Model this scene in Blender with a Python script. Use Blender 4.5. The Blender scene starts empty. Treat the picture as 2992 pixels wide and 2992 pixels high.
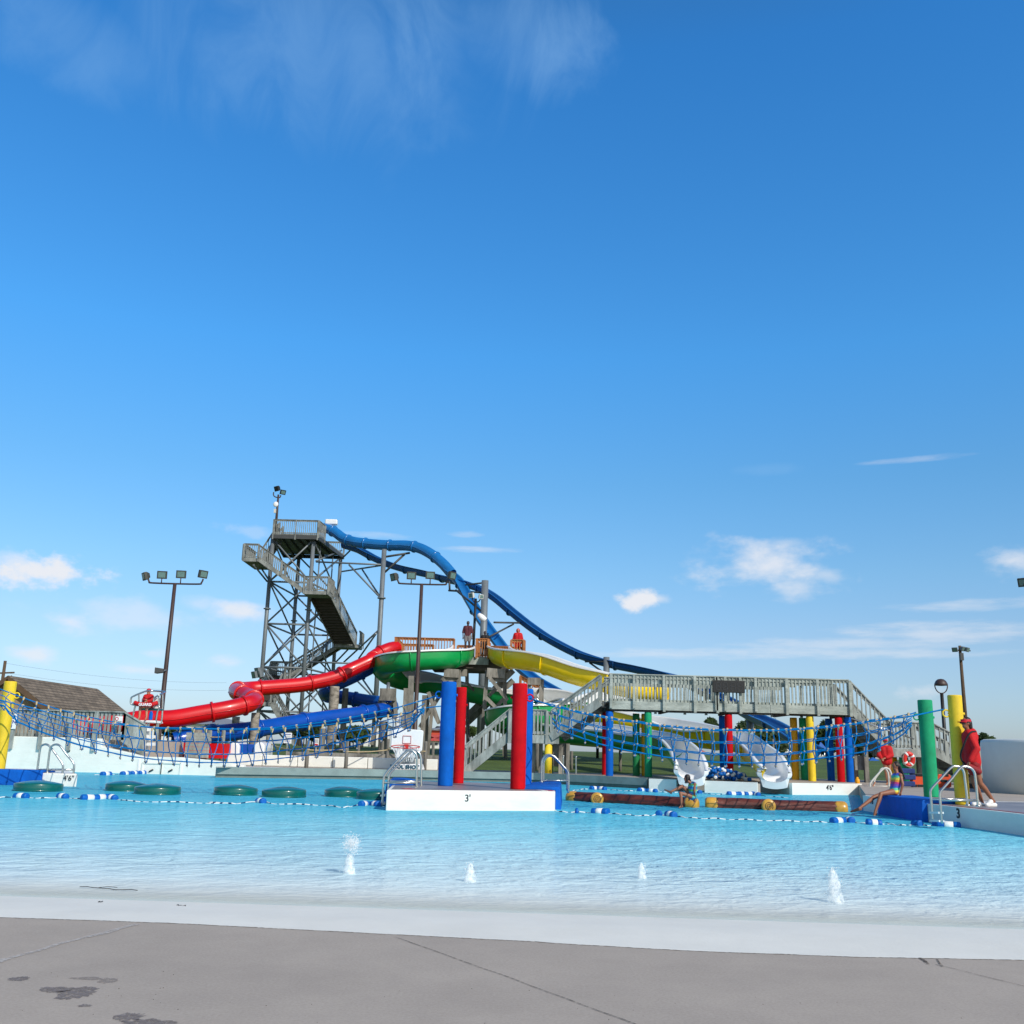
import bpy, bmesh, math, random
from mathutils import Vector as V, Matrix
from mathutils import noise as mnoise
R = math.radians
random.seed(7)
S = bpy.context.scene
COL = S.collection
Z = V((0, 0, 1))
# ------------------------------------------------------------------ camera
H = 1.25
F = 2900.0
PITCH = math.atan(694 / 2900)
ROLL = math.atan(.026)
_f = V((0, math.cos(PITCH), math.sin(PITCH)))
_u0 = V((0, -math.sin(PITCH), math.cos(PITCH)))
_r0 = V((1, 0, 0))
_r = _r0 * math.cos(ROLL) + _u0 * math.sin(ROLL)
_u = _u0 * math.cos(ROLL) - _r0 * math.sin(ROLL)
def ray(px, py):
    return _f + _r * ((px - 1496) / F) + _u * ((1496 - py) / F)
def A(p, Y):
    """world point seen at photo pixel p, at the depth Y"""
    d = ray(*p)
    return V((0, 0, H)) + d * (Y / d.y)
def G(p, z=0.0):
    """world point seen at photo pixel p, on the level z"""
    d = ray(*p)
    return V((0, 0, H)) + d * ((z - H) / d.z)
def zm(x0, y0, s):
    return lambda x, y: (x0 + x * s, y0 + y * s)
R1 = zm(0, 1900, .3623); R2 = zm(650, 1380, .3623); R3 = zm(1000, 1850, .3623)
R4 = zm(1500, 1900, .31056); R5 = zm(2000, 1900, .31056); R6 = zm(2450, 1850, .3106)
R7 = zm(500, 1800, .3623); R8 = zm(1050, 1450, .5176); R9 = zm(1150, 1850, .18116)
R10 = zm(1450, 1950, .20704); R11 = zm(380, 1950, .16563); R12 = zm(700, 1900, .23292)
R13 = zm(2600, 2050, .2029); D = zm(0, 0, 1.54865)
cam = bpy.data.cameras.new('camera')
cam.sensor_fit = 'HORIZONTAL'; cam.sensor_width = 36; cam.lens = 36 * F / 2992
cam.clip_start = .05; cam.clip_end = 9000
co = bpy.data.objects.new('camera', cam); COL.objects.link(co)
m = Matrix.Identity(4)
for i in range(3):
    m[i][0] = _r[i]; m[i][1] = _u[i]; m[i][2] = -_f[i]
m[2][3] = H
co.matrix_world = m
S.camera = co
# ------------------------------------------------------------------ materials
def c(r, g, b):
    return tuple(((x / 255) / 12.92 if x <= 10 else (((x / 255) + .055) / 1.055) ** 2.4) for x in (r, g, b)) + (1,)
M = {}
def mat(name, col, rough=.5, var=.15, scale=6, bump=0, bscale=60, metal=0, spec=.5, stretch=None, col2=None, coat=0):
    m = bpy.data.materials.new(name); m.use_nodes = True
    nt = m.node_tree; b = nt.nodes['Principled BSDF']; L = nt.links
    b.inputs['Roughness'].default_value = rough
    b.inputs['Metallic'].default_value = metal
    b.inputs['Specular IOR Level'].default_value = spec
    if coat: b.inputs['Coat Weight'].default_value = coat; b.inputs['Coat Roughness'].default_value = .12
    tc = nt.nodes.new('ShaderNodeTexCoord'); mp = nt.nodes.new('ShaderNodeMapping')
    L.new(tc.outputs['Object'], mp.inputs[0])
    if stretch: mp.inputs['Scale'].default_value = stretch
    n = nt.nodes.new('ShaderNodeTexNoise'); n.inputs['Scale'].default_value = scale; n.inputs['Detail'].default_value = 6
    n.inputs['Roughness'].default_value = .65
    L.new(mp.outputs[0], n.inputs['Vector'])
    cr = nt.nodes.new('ShaderNodeValToRGB')
    a = tuple(x * (1 - var) for x in col[:3]) + (1,)
    bb = col2 or tuple(min(1, x * (1 + var)) for x in col[:3]) + (1,)
    cr.color_ramp.elements[0].position = .32; cr.color_ramp.elements[1].position = .68
    cr.color_ramp.elements[0].color = a; cr.color_ramp.elements[1].color = bb
    L.new(n.outputs['Fac'], cr.inputs[0]); L.new(cr.outputs[0], b.inputs['Base Color'])
    if bump:
        n2 = nt.nodes.new('ShaderNodeTexNoise'); n2.inputs['Scale'].default_value = bscale; n2.inputs['Detail'].default_value = 4
        L.new(mp.outputs[0], n2.inputs['Vector'])
        bp = nt.nodes.new('ShaderNodeBump'); bp.inputs['Strength'].default_value = bump; bp.inputs['Distance'].default_value = .02
        L.new(n2.outputs['Fac'], bp.inputs['Height']); L.new(bp.outputs[0], b.inputs['Normal'])
    M[name] = m
    return m
mat('white_paint', c(232, 232, 226), .45, .05, 1.5, .1, 30)
mat('wall_white', c(226, 230, 224), .5, .07, .8, .15, 20)
mat('white_gel', c(232, 234, 234), .3, .04, 2, coat=.3)
mat('liner_grey', c(214, 217, 220), .35, .06, 1.2)
mat('foam_blue', c(0, 96, 196), .8, .1, 4, .25, 70, spec=.2)
mat('foam_red', c(196, 6, 22), .8, .12, 4, .25, 70, spec=.2)
mat('foam_green', c(0, 158, 108), .8, .1, 4, .25, 70)
mat('foam_green_dark', c(0, 128, 70), .55, .1, 4, .25, 70)
mat('foam_yellow', c(236, 204, 40), .55, .08, 4, .25, 70)
mat('foam_ochre', c(222, 168, 10), .55, .08, 4, .25, 70)
mat('mat_blue', c(0, 92, 188), .7, .16, 3, .3, 25, spec=.25)
mat('slide_red', c(200, 4, 16), .36, .1, .7, coat=.2)
mat('slide_green', c(0, 152, 76), .33, .08, .7, coat=.25)
mat('slide_yellow', c(255, 214, 4), .33, .07, .7, coat=.25)
mat('slide_blue', c(0, 72, 170), .33, .12, .7, coat=.25)
mat('slide_sky', c(26, 112, 182), .28, .14, .6, coat=.5)
mat('slide_deep', c(16, 84, 150), .32, .14, .6, coat=.3)
mat('wood_grey', c(136, 142, 138), .9, .30, 3, .4, 30, stretch=(1, 1, .35), col2=c(172, 178, 174), spec=.2)
mat('wood_pale', c(146, 156, 150), .9, .26, 3, .4, 30, stretch=(.35, 1, 1), col2=c(182, 190, 184), spec=.2)
mat('wood_tower', c(116, 120, 118), .9, .28, 2, .3, 20, col2=c(156, 160, 158), spec=.2)
mat('wood_dark', c(72, 66, 60), .9, .25, 3, .3, 30)
mat('wood_brown', c(150, 92, 48), .75, .22, 3, .3, 30, col2=c(186, 122, 70))
mat('timber', c(114, 112, 106), .95, .40, 2.5, .5, 25, stretch=(1, 1, .3), col2=c(158, 154, 146), spec=.15)
mat('log_pillar', c(126, 120, 110), .9, .45, 3, .6, 14, stretch=(1, 1, 2.2), col2=c(176, 168, 156))
mat('steel_grey', c(112, 120, 126), .5, .15, 1.2, metal=.2)
mat('steel_dark', c(66, 68, 70), .55, .15, 2)
mat('stainless', c(200, 202, 200), .28, .06, 8, metal=.95)
mat('pole_brown', c(66, 50, 48), .5, .18, 3)
mat('lamp_body', c(64, 66, 60), .5, .15, 5)
mat('lamp_glass', c(104, 134, 132), .12, .12, 8, spec=.9)
mat('black', c(22, 23, 25), .5, .2, 8)
mat('dark_under', c(60, 60, 58), .9, .2, 3)
mat('rope_blue', c(0, 112, 178), .9, .15, 20, spec=.1)
mat('rope_tan', c(186, 168, 130), .8, .2, 20)
mat('rope_grey', c(150, 146, 136), .8, .2, 20)
mat('pad_green', c(0, 94, 88), .3, .16, 3, coat=.4)
mat('log_bark', c(78, 34, 24), .45, .5, 5, .9, 9, stretch=(.4, 1, 1), col2=c(116, 54, 40), coat=.25)
mat('log_end', c(198, 150, 58), .35, .22, 5, .2, 20, coat=.3)
mat('float_blue', c(0, 96, 180), .5, .08, 10, spec=.3)
mat('float_white', c(232, 236, 236), .4, .04, 10)
mat('concrete', c(162, 154, 146), .95, .05, 60, .25, 220, spec=.2, col2=c(172, 164, 156))
mat('deck_wet', c(136, 128, 126), .4, .3, .8, .15, 30, spec=.6)
mat('coping', c(126, 142, 140), .7, .18, 1.5, .3, 20)
mat('coping_face', c(104, 116, 112), .8, .25, 1.5, .4, 12)
mat('red_stripe', c(176, 40, 60), .6, .15, 5)
mat('ink', c(28, 34, 44), .7, .1, 10)
mat('ink_teal', c(20, 80, 104), .7, .1, 10)
mat('ink_blue', c(26, 52, 130), .7, .1, 10)
mat('ink_red', c(190, 30, 30), .7, .1, 10)
mat('sign_white', c(232, 234, 236), .5, .03, 10)
mat('shingle', c(118, 106, 92), .95, .3, 2.2, .6, 8, stretch=(1, .3, 1), col2=c(142, 128, 112))
mat('siding', c(150, 132, 112), .9, .1, 3)
mat('trim_brown', c(92, 74, 58), .8, .1, 3)
mat('metal_roof', c(132, 132, 134), .6, .1, .4)
mat('pale_wall', c(222, 222, 218), .8, .05, .3)
mat('roof_red', c(196, 74, 54), .8, .1, 1)
mat('window_dark', c(54, 62, 74), .2, .1, 3, spec=.8)
mat('orange_plastic', c(222, 84, 46), .4, .08, 5)
mat('orange_ball', c(238, 122, 30), .5, .08, 8)
mat('red_plastic', c(212, 48, 40), .4, .08, 5)
mat('blue_strap', c(34, 58, 118), .8, .2, 12)
mat('yellow_bottle', c(240, 164, 20), .4, .06, 8)
mat('fabric_red', c(190, 12, 22), .8, .14, 9, .3, 40)
mat('fabric_darkred', c(132, 14, 24), .7, .14, 9, .3, 40)
mat('fabric_maroon', c(84, 36, 46), .85, .14, 9)
mat('fabric_grey', c(120, 116, 118), .85, .14, 9)
mat('fabric_black', c(24, 24, 30), .8, .14, 9)
mat('skin', c(178, 122, 94), .5, .08, 12)
mat('skin_tan', c(142, 92, 68), .5, .08, 12)
mat('skin_dark', c(66, 44, 38), .5, .08, 12)
mat('hair_dark', c(34, 26, 24), .45, .25, 40, .5, 60)
mat('hair_brown', c(82, 58, 42), .5, .25, 40, .5, 60)
mat('visor_red', c(190, 24, 44), .6, .06, 9)
mat('trunk', c(88, 72, 58), .95, .25, 4, .6, 12)
mat('blue_tarp', c(30, 90, 170), .6, .1, 2)
mat('car_white', c(224, 228, 230), .25, .03, 2, coat=.5)
mat('car_dark', c(60, 30, 44), .25, .05, 2, coat=.5)
mat('rubber', c(24, 24, 24), .9, .1, 9)
mat('board_white', c(228, 231, 234), .4, .04, 3)
mat('drum', c(206, 214, 214), .7, .06, .9, .15, 12)
mat('rail_white', c(206, 206, 200), .4, .05, 6)
def mottle(name, scale, lo, hi, stretch=None, f0=.35, f1=.65, blend=1.0):
    m = M[name]; nt = m.node_tree; L = nt.links; b = nt.nodes['Principled BSDF']; old = b.inputs['Base Color'].links[0].from_socket
    tc = nt.nodes.new('ShaderNodeTexCoord'); mp = nt.nodes.new('ShaderNodeMapping'); L.new(tc.outputs['Object'], mp.inputs[0])
    if stretch: mp.inputs['Scale'].default_value = stretch
    n = nt.nodes.new('ShaderNodeTexNoise'); n.inputs['Scale'].default_value = scale; n.inputs['Detail'].default_value = 7; n.inputs['Roughness'].default_value = .7; L.new(mp.outputs[0], n.inputs['Vector'])
    rp = nt.nodes.new('ShaderNodeValToRGB'); rp.color_ramp.elements[0].position = f0; rp.color_ramp.elements[1].position = f1
    rp.color_ramp.elements[0].color = lo + (1,); rp.color_ramp.elements[1].color = hi + (1,); L.new(n.outputs['Fac'], rp.inputs[0])
    mx = nt.nodes.new('ShaderNodeMix'); mx.data_type = 'RGBA'; mx.blend_type = 'MULTIPLY'; mx.inputs[0].default_value = blend
    L.new(old, mx.inputs[6]); L.new(rp.outputs[0], mx.inputs[7]); L.new(mx.outputs[2], b.inputs['Base Color'])
mottle('concrete', .8, (.90, .89, .88), (1.05, 1.04, 1.02)); mottle('concrete', 130, (.82, .82, .82), (1.06, 1.06, 1.06), f0=.30, f1=.42)
for q in ('foam_blue', 'foam_red', 'foam_green', 'foam_yellow', 'foam_ochre', 'foam_green_dark'):
    mottle(q, 3.5, (.80, .80, .80), (1.04, 1.04, 1.04), (1, 1, .35)); mottle(q, 22, (.86, .87, .88), (1, 1, 1), (1, 1, 3), .30, .40)
mottle('white_paint', 1.6, (.90, .90, .88), (1, 1, 1), (.6, .6, 2.5), .32, .5); mottle('wall_white', 1.2, (.88, .90, .89), (1, 1, 1), (.6, .6, 2), .32, .5)
mottle('slide_yellow', 1.1, (.95, .94, .92), (1.03, 1.03, 1.03), (1, 1, 2), .3, .55)
for q in ('slide_red', 'slide_green', 'slide_blue', 'slide_sky', 'slide_deep'): mottle(q, 1.1, (.86, .86, .86), (1.03, 1.03, 1.03), (1, 1, 2), .3, .55)
mottle('wood_pale', 26, (.72, .72, .72), (1.02, 1.02, 1.02), (.15, .15, 1), .32, .5); mottle('wood_grey', 22, (.70, .70, .70), (1.02, 1.02, 1.02), (1, 1, .12), .32, .5); mottle('timber', 20, (.66, .66, .66), (1.02, 1.02, 1.02), (1, 1, .12), .32, .5)
def leafmat(name, a, b):
    m = mat(name, a, .6, .35, 1.1, col2=b)
    nt = m.node_tree; p = nt.nodes['Principled BSDF']
    tr = nt.nodes.new('ShaderNodeBsdfTranslucent'); mx = nt.nodes.new('ShaderNodeMixShader'); mx.inputs[0].default_value = .22
    tr.inputs[0].default_value = b
    nt.links.new(p.outputs[0], mx.inputs[1]); nt.links.new(tr.outputs[0], mx.inputs[2])
    nt.links.new(mx.outputs[0], nt.nodes['Material Output'].inputs[0])
mat('floor_paint', c(226, 224, 214), .6, .05, 1.2, .1, 30)
leafmat('leaf', c(44, 66, 30), c(84, 108, 52))
leafmat('leaf_dark', c(34, 52, 28), c(66, 90, 44))
# grass
def grassmat():
    m = mat('grass', c(58, 84, 30), .9, .3, 9, .8, 30, col2=c(102, 126, 52))
    nt = m.node_tree; L = nt.links; b = nt.nodes['Principled BSDF']
    big = nt.nodes.new('ShaderNodeTexNoise'); big.inputs['Scale'].default_value = .35; big.inputs['Detail'].default_value = 5
    tc = nt.nodes.new('ShaderNodeTexCoord'); L.new(tc.outputs['Object'], big.inputs['Vector'])
    old = b.inputs['Base Color'].links[0].from_socket
    mx = nt.nodes.new('ShaderNodeMix'); mx.data_type = 'RGBA'; mx.blend_type = 'MULTIPLY'; mx.inputs[0].default_value = .8
    rp = nt.nodes.new('ShaderNodeValToRGB'); rp.color_ramp.elements[0].position = .35; rp.color_ramp.elements[1].position = .65
    rp.color_ramp.elements[0].color = (.55, .6, .5, 1); rp.color_ramp.elements[1].color = (1.05, 1, .8, 1)
    L.new(big.outputs['Fac'], rp.inputs[0]); L.new(old, mx.inputs[6]); L.new(rp.outputs[0], mx.inputs[7])
    L.new(mx.outputs[2], b.inputs['Base Color'])
grassmat()
# rainbow and pattern swimsuits
def stripes(name, cols, scale, ax=2):
    m = bpy.data.materials.new(name); m.use_nodes = True; nt = m.node_tree; L = nt.links; b = nt.nodes['Principled BSDF']
    b.inputs['Roughness'].default_value = .6
    tc = nt.nodes.new('ShaderNodeTexCoord'); sp = nt.nodes.new('ShaderNodeSeparateXYZ'); L.new(tc.outputs['Object'], sp.inputs[0])
    ns = nt.nodes.new('ShaderNodeTexNoise'); ns.inputs['Scale'].default_value = 9; L.new(tc.outputs['Object'], ns.inputs['Vector'])
    ad = nt.nodes.new('ShaderNodeMath'); ad.operation = 'MULTIPLY_ADD'; ad.inputs[1].default_value = .07
    L.new(ns.outputs['Fac'], ad.inputs[0]); L.new(sp.outputs[ax], ad.inputs[2])
    mu = nt.nodes.new('ShaderNodeMath'); mu.operation = 'MULTIPLY'; mu.inputs[1].default_value = scale; L.new(ad.outputs[0], mu.inputs[0])
    fr = nt.nodes.new('ShaderNodeMath'); fr.operation = 'FRACT'; L.new(mu.outputs[0], fr.inputs[0])
    rp = nt.nodes.new('ShaderNodeValToRGB'); rp.color_ramp.interpolation = 'CONSTANT'
    e = rp.color_ramp.elements
    while len(e) < len(cols): e.new(.5)
    for i, cc in enumerate(cols): e[i].position = i / len(cols); e[i].color = cc
    L.new(fr.outputs[0], rp.inputs[0]); L.new(rp.outputs[0], b.inputs['Base Color']); M[name] = m
stripes('rainbow', [c(200, 60, 120), c(240, 150, 50), c(230, 220, 80), c(80, 190, 150), c(60, 90, 190), c(130, 70, 170)], 3.6)
stripes('aqua', [c(40, 110, 190), c(80, 190, 180), c(120, 200, 90), c(50, 150, 200)], 8)
stripes('rope_stripe', [c(226, 232, 232), c(226, 232, 232), c(20, 50, 100)], 5.5, 0)
# ------------------------------------------------------------------ mesh builder
class MB:
    def __init__(s): s.v = []; s.f = []; s.sm = []
    def add(s, vs, fs, smooth=False):
        o = len(s.v); s.v += [V(x) for x in vs]; s.f += [tuple(i + o for i in f) for f in fs]; s.sm += [smooth] * len(fs); return s
    def box(s, ce, d, rz=0):
        ce = V(ce); a = math.cos(rz); b = math.sin(rz); vs = []
        for z in (-.5, .5):
            for x, y in ((-.5, -.5), (.5, -.5), (.5, .5), (-.5, .5)):
                X = x * d[0]; Y = y * d[1]
                vs.append((ce.x + X * a - Y * b, ce.y + X * b + Y * a, ce.z + z * d[2]))
        return s.add(vs, [(3, 2, 1, 0), (4, 5, 6, 7), (0, 1, 5, 4), (1, 2, 6, 5), (2, 3, 7, 6), (3, 0, 4, 7)])
    def beam(s, p0, p1, w, h, up=Z):
        p0 = V(p0); p1 = V(p1); t = (p1 - p0).normalized(); sd = t.cross(V(up))
        if sd.length < 1e-3: sd = V((1, 0, 0)) if abs(t.x) < .9 else V((0, 1, 0)); sd = (sd - t * sd.dot(t))
        sd.normalize(); u = sd.cross(t); vs = []
        for p in (p0, p1):
            for a, b in ((-.5, -.5), (.5, -.5), (.5, .5), (-.5, .5)): vs.append(p + sd * (a * w) + u * (b * h))
        return s.add(vs, [(0, 1, 2, 3), (7, 6, 5, 4), (1, 0, 4, 5), (2, 1, 5, 6), (3, 2, 6, 7), (0, 3, 7, 4)])
    def tube(s, pts, r, n=8, caps=True, closed=False):
        P = [V(p) for p in pts]; N = len(P)
        if N < 2: return s
        rr = r if isinstance(r, (list, tuple)) else [r] * N
        T = []
        for i in range(N):
            if closed: t = P[(i + 1) % N] - P[i - 1]
            else: t = P[min(i + 1, N - 1)] - P[max(i - 1, 0)]
            T.append(t.normalized() if t.length > 1e-9 else V((0, 0, 1)))
        a = T[0].cross(Z)
        if a.length < .05: a = T[0].cross(V((0, 1, 0)))
        a.normalize(); vs = []
        for i in range(N):
            a = a - T[i] * a.dot(T[i])
            if a.length < 1e-6: a = T[i].orthogonal()
            a.normalize(); b = T[i].cross(a)
            for k in range(n):
                an = 2 * math.pi * k / n
                vs.append(P[i] + (a * math.cos(an) + b * math.sin(an)) * rr[i])
        fs = []
        for i in range(N if closed else N - 1):
            j = (i + 1) % N
            for k in range(n):
                l = (k + 1) % n
                fs.append((i * n + k, i * n + l, j * n + l, j * n + k))
        s.add(vs, fs, n > 4)
        if caps and not closed:
            o = len(s.v) - N * n
            s.f.append(tuple(o + k for k in range(n))[::-1]); s.sm.append(False)
            s.f.append(tuple(o + (N - 1) * n + k for k in range(n))); s.sm.append(False)
        return s
    def lathe(s, ce, prof, n=28, ax=Z, smooth=True):
        ce = V(ce); ax = V(ax).normalized(); a = ax.orthogonal().normalized(); b = ax.cross(a); vs = []; fs = []
        for r, z in prof:
            for k in range(n):
                an = 2 * math.pi * k / n
                vs.append(ce + ax * z + (a * math.cos(an) + b * math.sin(an)) * max(r, 1e-4))
        for i in range(len(prof) - 1):
            for k in range(n):
                l = (k + 1) % n
                fs.append((i * n + k, i * n + l, (i + 1) * n + l, (i + 1) * n + k))
        s.add(vs, fs, smooth)
        o = len(s.v) - len(vs)
        s.f.append(tuple(o + k for k in range(n))[::-1]); s.sm.append(False)
        s.f.append(tuple(o + (len(prof) - 1) * n + k for k in range(n))); s.sm.append(False)
        return s
    def ell(s, ce, rad, n=14, mm=9, X=None):
        ce = V(ce); vs = []; fs = []
        X = X or Matrix.Identity(3)
        for i in range(mm + 1):
            th = math.pi * i / mm
            for k in range(n):
                an = 2 * math.pi * k / n
                q = V((rad[0] * math.sin(th) * math.cos(an), rad[1] * math.sin(th) * math.sin(an), rad[2] * math.cos(th)))
                vs.append(ce + X @ q)
        for i in range(mm):
            for k in range(n):
                l = (k + 1) % n
                fs.append((i * n + k, (i + 1) * n + k, (i + 1) * n + l, i * n + l))
        return s.add(vs, fs, True)
    def caps(s, p0, p1, r0, r1, n=10):
        p0 = V(p0); p1 = V(p1); ax = p1 - p0; L = ax.length
        if L < 1e-5: return s.ell(p0, (r0,) * 3)
        pr = [(r0 * math.sin(a), -r0 * math.cos(a)) for a in (0.05, .5, 1.0, 1.57)]
        pr += [(r1 * math.cos(a), L + r1 * math.sin(a)) for a in (0, .55, 1.05, 1.52)]
        return s.lathe(p0, pr, n, ax)
    def prism(s, poly, z0, z1):
        n = len(poly)
        vs = [(p[0], p[1], z0) for p in poly] + [(p[0], p[1], z1) for p in poly]
        ar = sum(poly[i][0] * poly[(i + 1) % n][1] - poly[(i + 1) % n][0] * poly[i][1] for i in range(n))
        fs = [tuple(range(n))[::-1], tuple(range(n, 2 * n))] + [(i, (i + 1) % n, n + (i + 1) % n, n + i) for i in range(n)]
        if ar < 0: fs = [f[::-1] for f in fs]
        return s.add(vs, fs)
    def sheet(s, rows, smooth=True):
        n = len(rows[0]); vs = [p for r in rows for p in r]; fs = []
        for i in range(len(rows) - 1):
            for k in range(n - 1): fs.append((i * n + k, i * n + k + 1, (i + 1) * n + k + 1, (i + 1) * n + k))
        return s.add(vs, fs, smooth)
    def build(s, name, material, parent=None, origin=None):
        me = bpy.data.meshes.new(name)
        if parent is not None: off = wloc(parent)
        elif origin is not None: off = V(origin)
        else:
            n = max(1, len(s.v)); off = V((sum(p.x for p in s.v) / n, sum(p.y for p in s.v) / n, min(p.z for p in s.v)))
        me.from_pydata([tuple(p - off) for p in s.v], [], s.f)
        me.polygons.foreach_set('use_smooth', s.sm)
        me.materials.append(M[material]); me.update()
        o = bpy.data.objects.new(name, me); COL.objects.link(o)
        if parent is not None: o.parent = parent
        else: o.location = off
        return o
def wloc(o):
    p = V(o.location)
    while o.parent: o = o.parent; p += V(o.location)
    return p
def tag(o, label=None, cat=None, group=None, kind=None):
    if label: o['label'] = label
    if cat: o['category'] = cat
    if group: o['group'] = group
    if kind: o['kind'] = kind
    return o
def thing(name, label, cat, loc, group=None):
    o = bpy.data.objects.new(name, None); COL.objects.link(o); o.location = V(loc); o.empty_display_size = .2
    return tag(o, label, cat, group)
def struct(o): o['kind'] = 'structure'; return o
def copy_tree(o, parent=None):
    q = o.copy(); COL.objects.link(q)
    if parent: q.parent = parent
    for ch in list(o.children): copy_tree(ch, q)
    return q
def text(s, name, size, loc, xd, up, material, parent, align='CENTER', space=1.0, bold=0.0):
    cu = bpy.data.curves.new('t', 'FONT'); cu.body = s; cu.size = size; cu.extrude = .004; cu.align_x = align; cu.align_y = 'CENTER'
    cu.space_line = .95; cu.space_character = space; cu.offset = bold
    o = bpy.data.objects.new('t', cu); COL.objects.link(o)
    dg = bpy.context.evaluated_depsgraph_get(); me = bpy.data.meshes.new_from_object(o.evaluated_get(dg))
    xd = V(xd).normalized(); up = V(up); up = (up - xd * up.dot(xd)).normalized(); nn = xd.cross(up)
    mb = MB(); mb.add([V(loc) + xd * v.co.x + up * v.co.y + nn * v.co.z for v in me.vertices], [tuple(p.vertices) for p in me.polygons])
    bpy.data.objects.remove(o); bpy.data.curves.remove(cu); bpy.data.meshes.remove(me)
    return mb.build(name, material, parent)
def spline(pts, k=8):
    P = [V(p) if len(p) == 3 else tuple(p) for p in pts]; P = [tuple(p) for p in P]; out = []
    n = len(P)
    for i in range(n - 1):
        a = P[max(i - 1, 0)]; b = P[i]; cc = P[i + 1]; d = P[min(i + 2, n - 1)]
        for j in range(k):
            t = j / k
            out.append(tuple(.5 * (2 * b[q] + (cc[q] - a[q]) * t + (2 * a[q] - 5 * b[q] + 4 * cc[q] - d[q]) * t * t + (3 * b[q] - a[q] - 3 * cc[q] + d[q]) * t ** 3) for q in range(len(b))))
    out.append(P[-1])
    return out
def lerp(a, b, t): return a + (b - a) * t
def polyat(pts, t):
    """point at fraction t of a list of (u, point) pairs"""
    for i in range(len(pts) - 1):
        if t <= pts[i + 1][0] or i == len(pts) - 2:
            a, b = pts[i], pts[i + 1]
            return lerp(a[1], b[1], (t - a[0]) / (b[0] - a[0]))
def gz(Y):
    """level of the lawn"""
    return .33 + (1.12 - .33) * min(1, max(0, (Y - 45) / 25))

def onplane(p, a, b):
    d = ray(*p); o = V((0, 0, H)); t = (b - a); nn = V((t.y, -t.x, 0)); k = (a - o).dot(nn) / d.dot(nn); return o + d * k
def roofmat():
    m = M['shingle']; nt = m.node_tree; L = nt.links; b = nt.nodes['Principled BSDF']; old = b.inputs['Base Color'].links[0].from_socket
    tc = nt.nodes.new('ShaderNodeTexCoord'); sp = nt.nodes.new('ShaderNodeSeparateXYZ'); cb = nt.nodes.new('ShaderNodeCombineXYZ'); L.new(tc.outputs['Object'], sp.inputs[0]); L.new(sp.outputs[1], cb.inputs[0]); L.new(sp.outputs[0], cb.inputs[1])
    br = nt.nodes.new('ShaderNodeTexBrick'); br.inputs['Scale'].default_value = 1; br.inputs['Brick Width'].default_value = .8; br.inputs['Row Height'].default_value = .30; br.inputs['Mortar Size'].default_value = .05; br.inputs['Mortar Smooth'].default_value = .4; br.inputs['Bias'].default_value = 0
    br.inputs['Color1'].default_value = (.8, .8, .8, 1); br.inputs['Color2'].default_value = (1.1, 1.1, 1.1, 1); br.inputs['Mortar'].default_value = (.42, .42, .42, 1); L.new(cb.outputs[0], br.inputs['Vector'])  # row tones vary; dark course lines put the rows' shadow into the colour
    mx = nt.nodes.new('ShaderNodeMix'); mx.data_type = 'RGBA'; mx.blend_type = 'MULTIPLY'; mx.inputs[0].default_value = 1; L.new(old, mx.inputs[6]); L.new(br.outputs['Color'], mx.inputs[7]); L.new(mx.outputs[2], b.inputs['Base Color'])
roofmat()
# ------------------------------------------------------------------ sky and sun
SUN_EL = R(37)
SUN_DIR = V((.60, -.80, 0)).normalized()            # horizontal direction towards the sun
W = bpy.data.worlds.new('World'); S.world = W; W.use_nodes = True
nt = W.node_tree; L = nt.links; bg = nt.nodes['Background']
sky = nt.nodes.new('ShaderNodeTexSky'); sky.sky_type = 'NISHITA'; sky.sun_disc = False
sky.sun_elevation = SUN_EL; sky.sun_rotation = math.atan2(SUN_DIR.x, SUN_DIR.y)
sky.altitude = 100; sky.air_density = 1.0; sky.dust_density = .6; sky.ozone_density = 3.0
sky_done = False
def nd(t, **k):
    n = nt.nodes.new(t)
    for a, b in k.items(): setattr(n, a, b)
    return n
def mth(op, a, b=None, cc=None, clamp=False):
    n = nd('ShaderNodeMath', operation=op); n.use_clamp = clamp
    for i, x in enumerate((a, b, cc)):
        if x is None: continue
        if isinstance(x, (int, float)): n.inputs[i].default_value = x
        else: L.new(x, n.inputs[i])
    return n.outputs[0]
tcw = nd('ShaderNodeTexCoord'); vec = tcw.outputs['Generated']
def noise(scale, stretch=None, detail=7, rough=.6, rot=0, dis=0):
    mp = nd('ShaderNodeMapping'); L.new(vec, mp.inputs[0])
    if stretch: mp.inputs['Scale'].default_value = stretch
    mp.inputs['Rotation'].default_value = (0, rot, 0)
    n = nd('ShaderNodeTexNoise'); n.inputs['Scale'].default_value = scale; n.inputs['Detail'].default_value = detail; n.inputs['Roughness'].default_value = rough; n.inputs['Distortion'].default_value = dis
    L.new(mp.outputs[0], n.inputs['Vector']); return n.outputs['Fac']
n_cum = noise(34, (1, 1, 1.5)); n_wisp = noise(7, (1.9, 1, .75), 8, .6, R(24), 1.2); n_strk = noise(20, (1, 1, 6)); n_soft = noise(19, (1, 1, 1.9), 6, .55)
def dot(v):
    n = nd('ShaderNodeVectorMath', operation='DOT_PRODUCT'); L.new(vec, n.inputs[0]); n.inputs[1].default_value = v; return n.outputs['Value']
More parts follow.
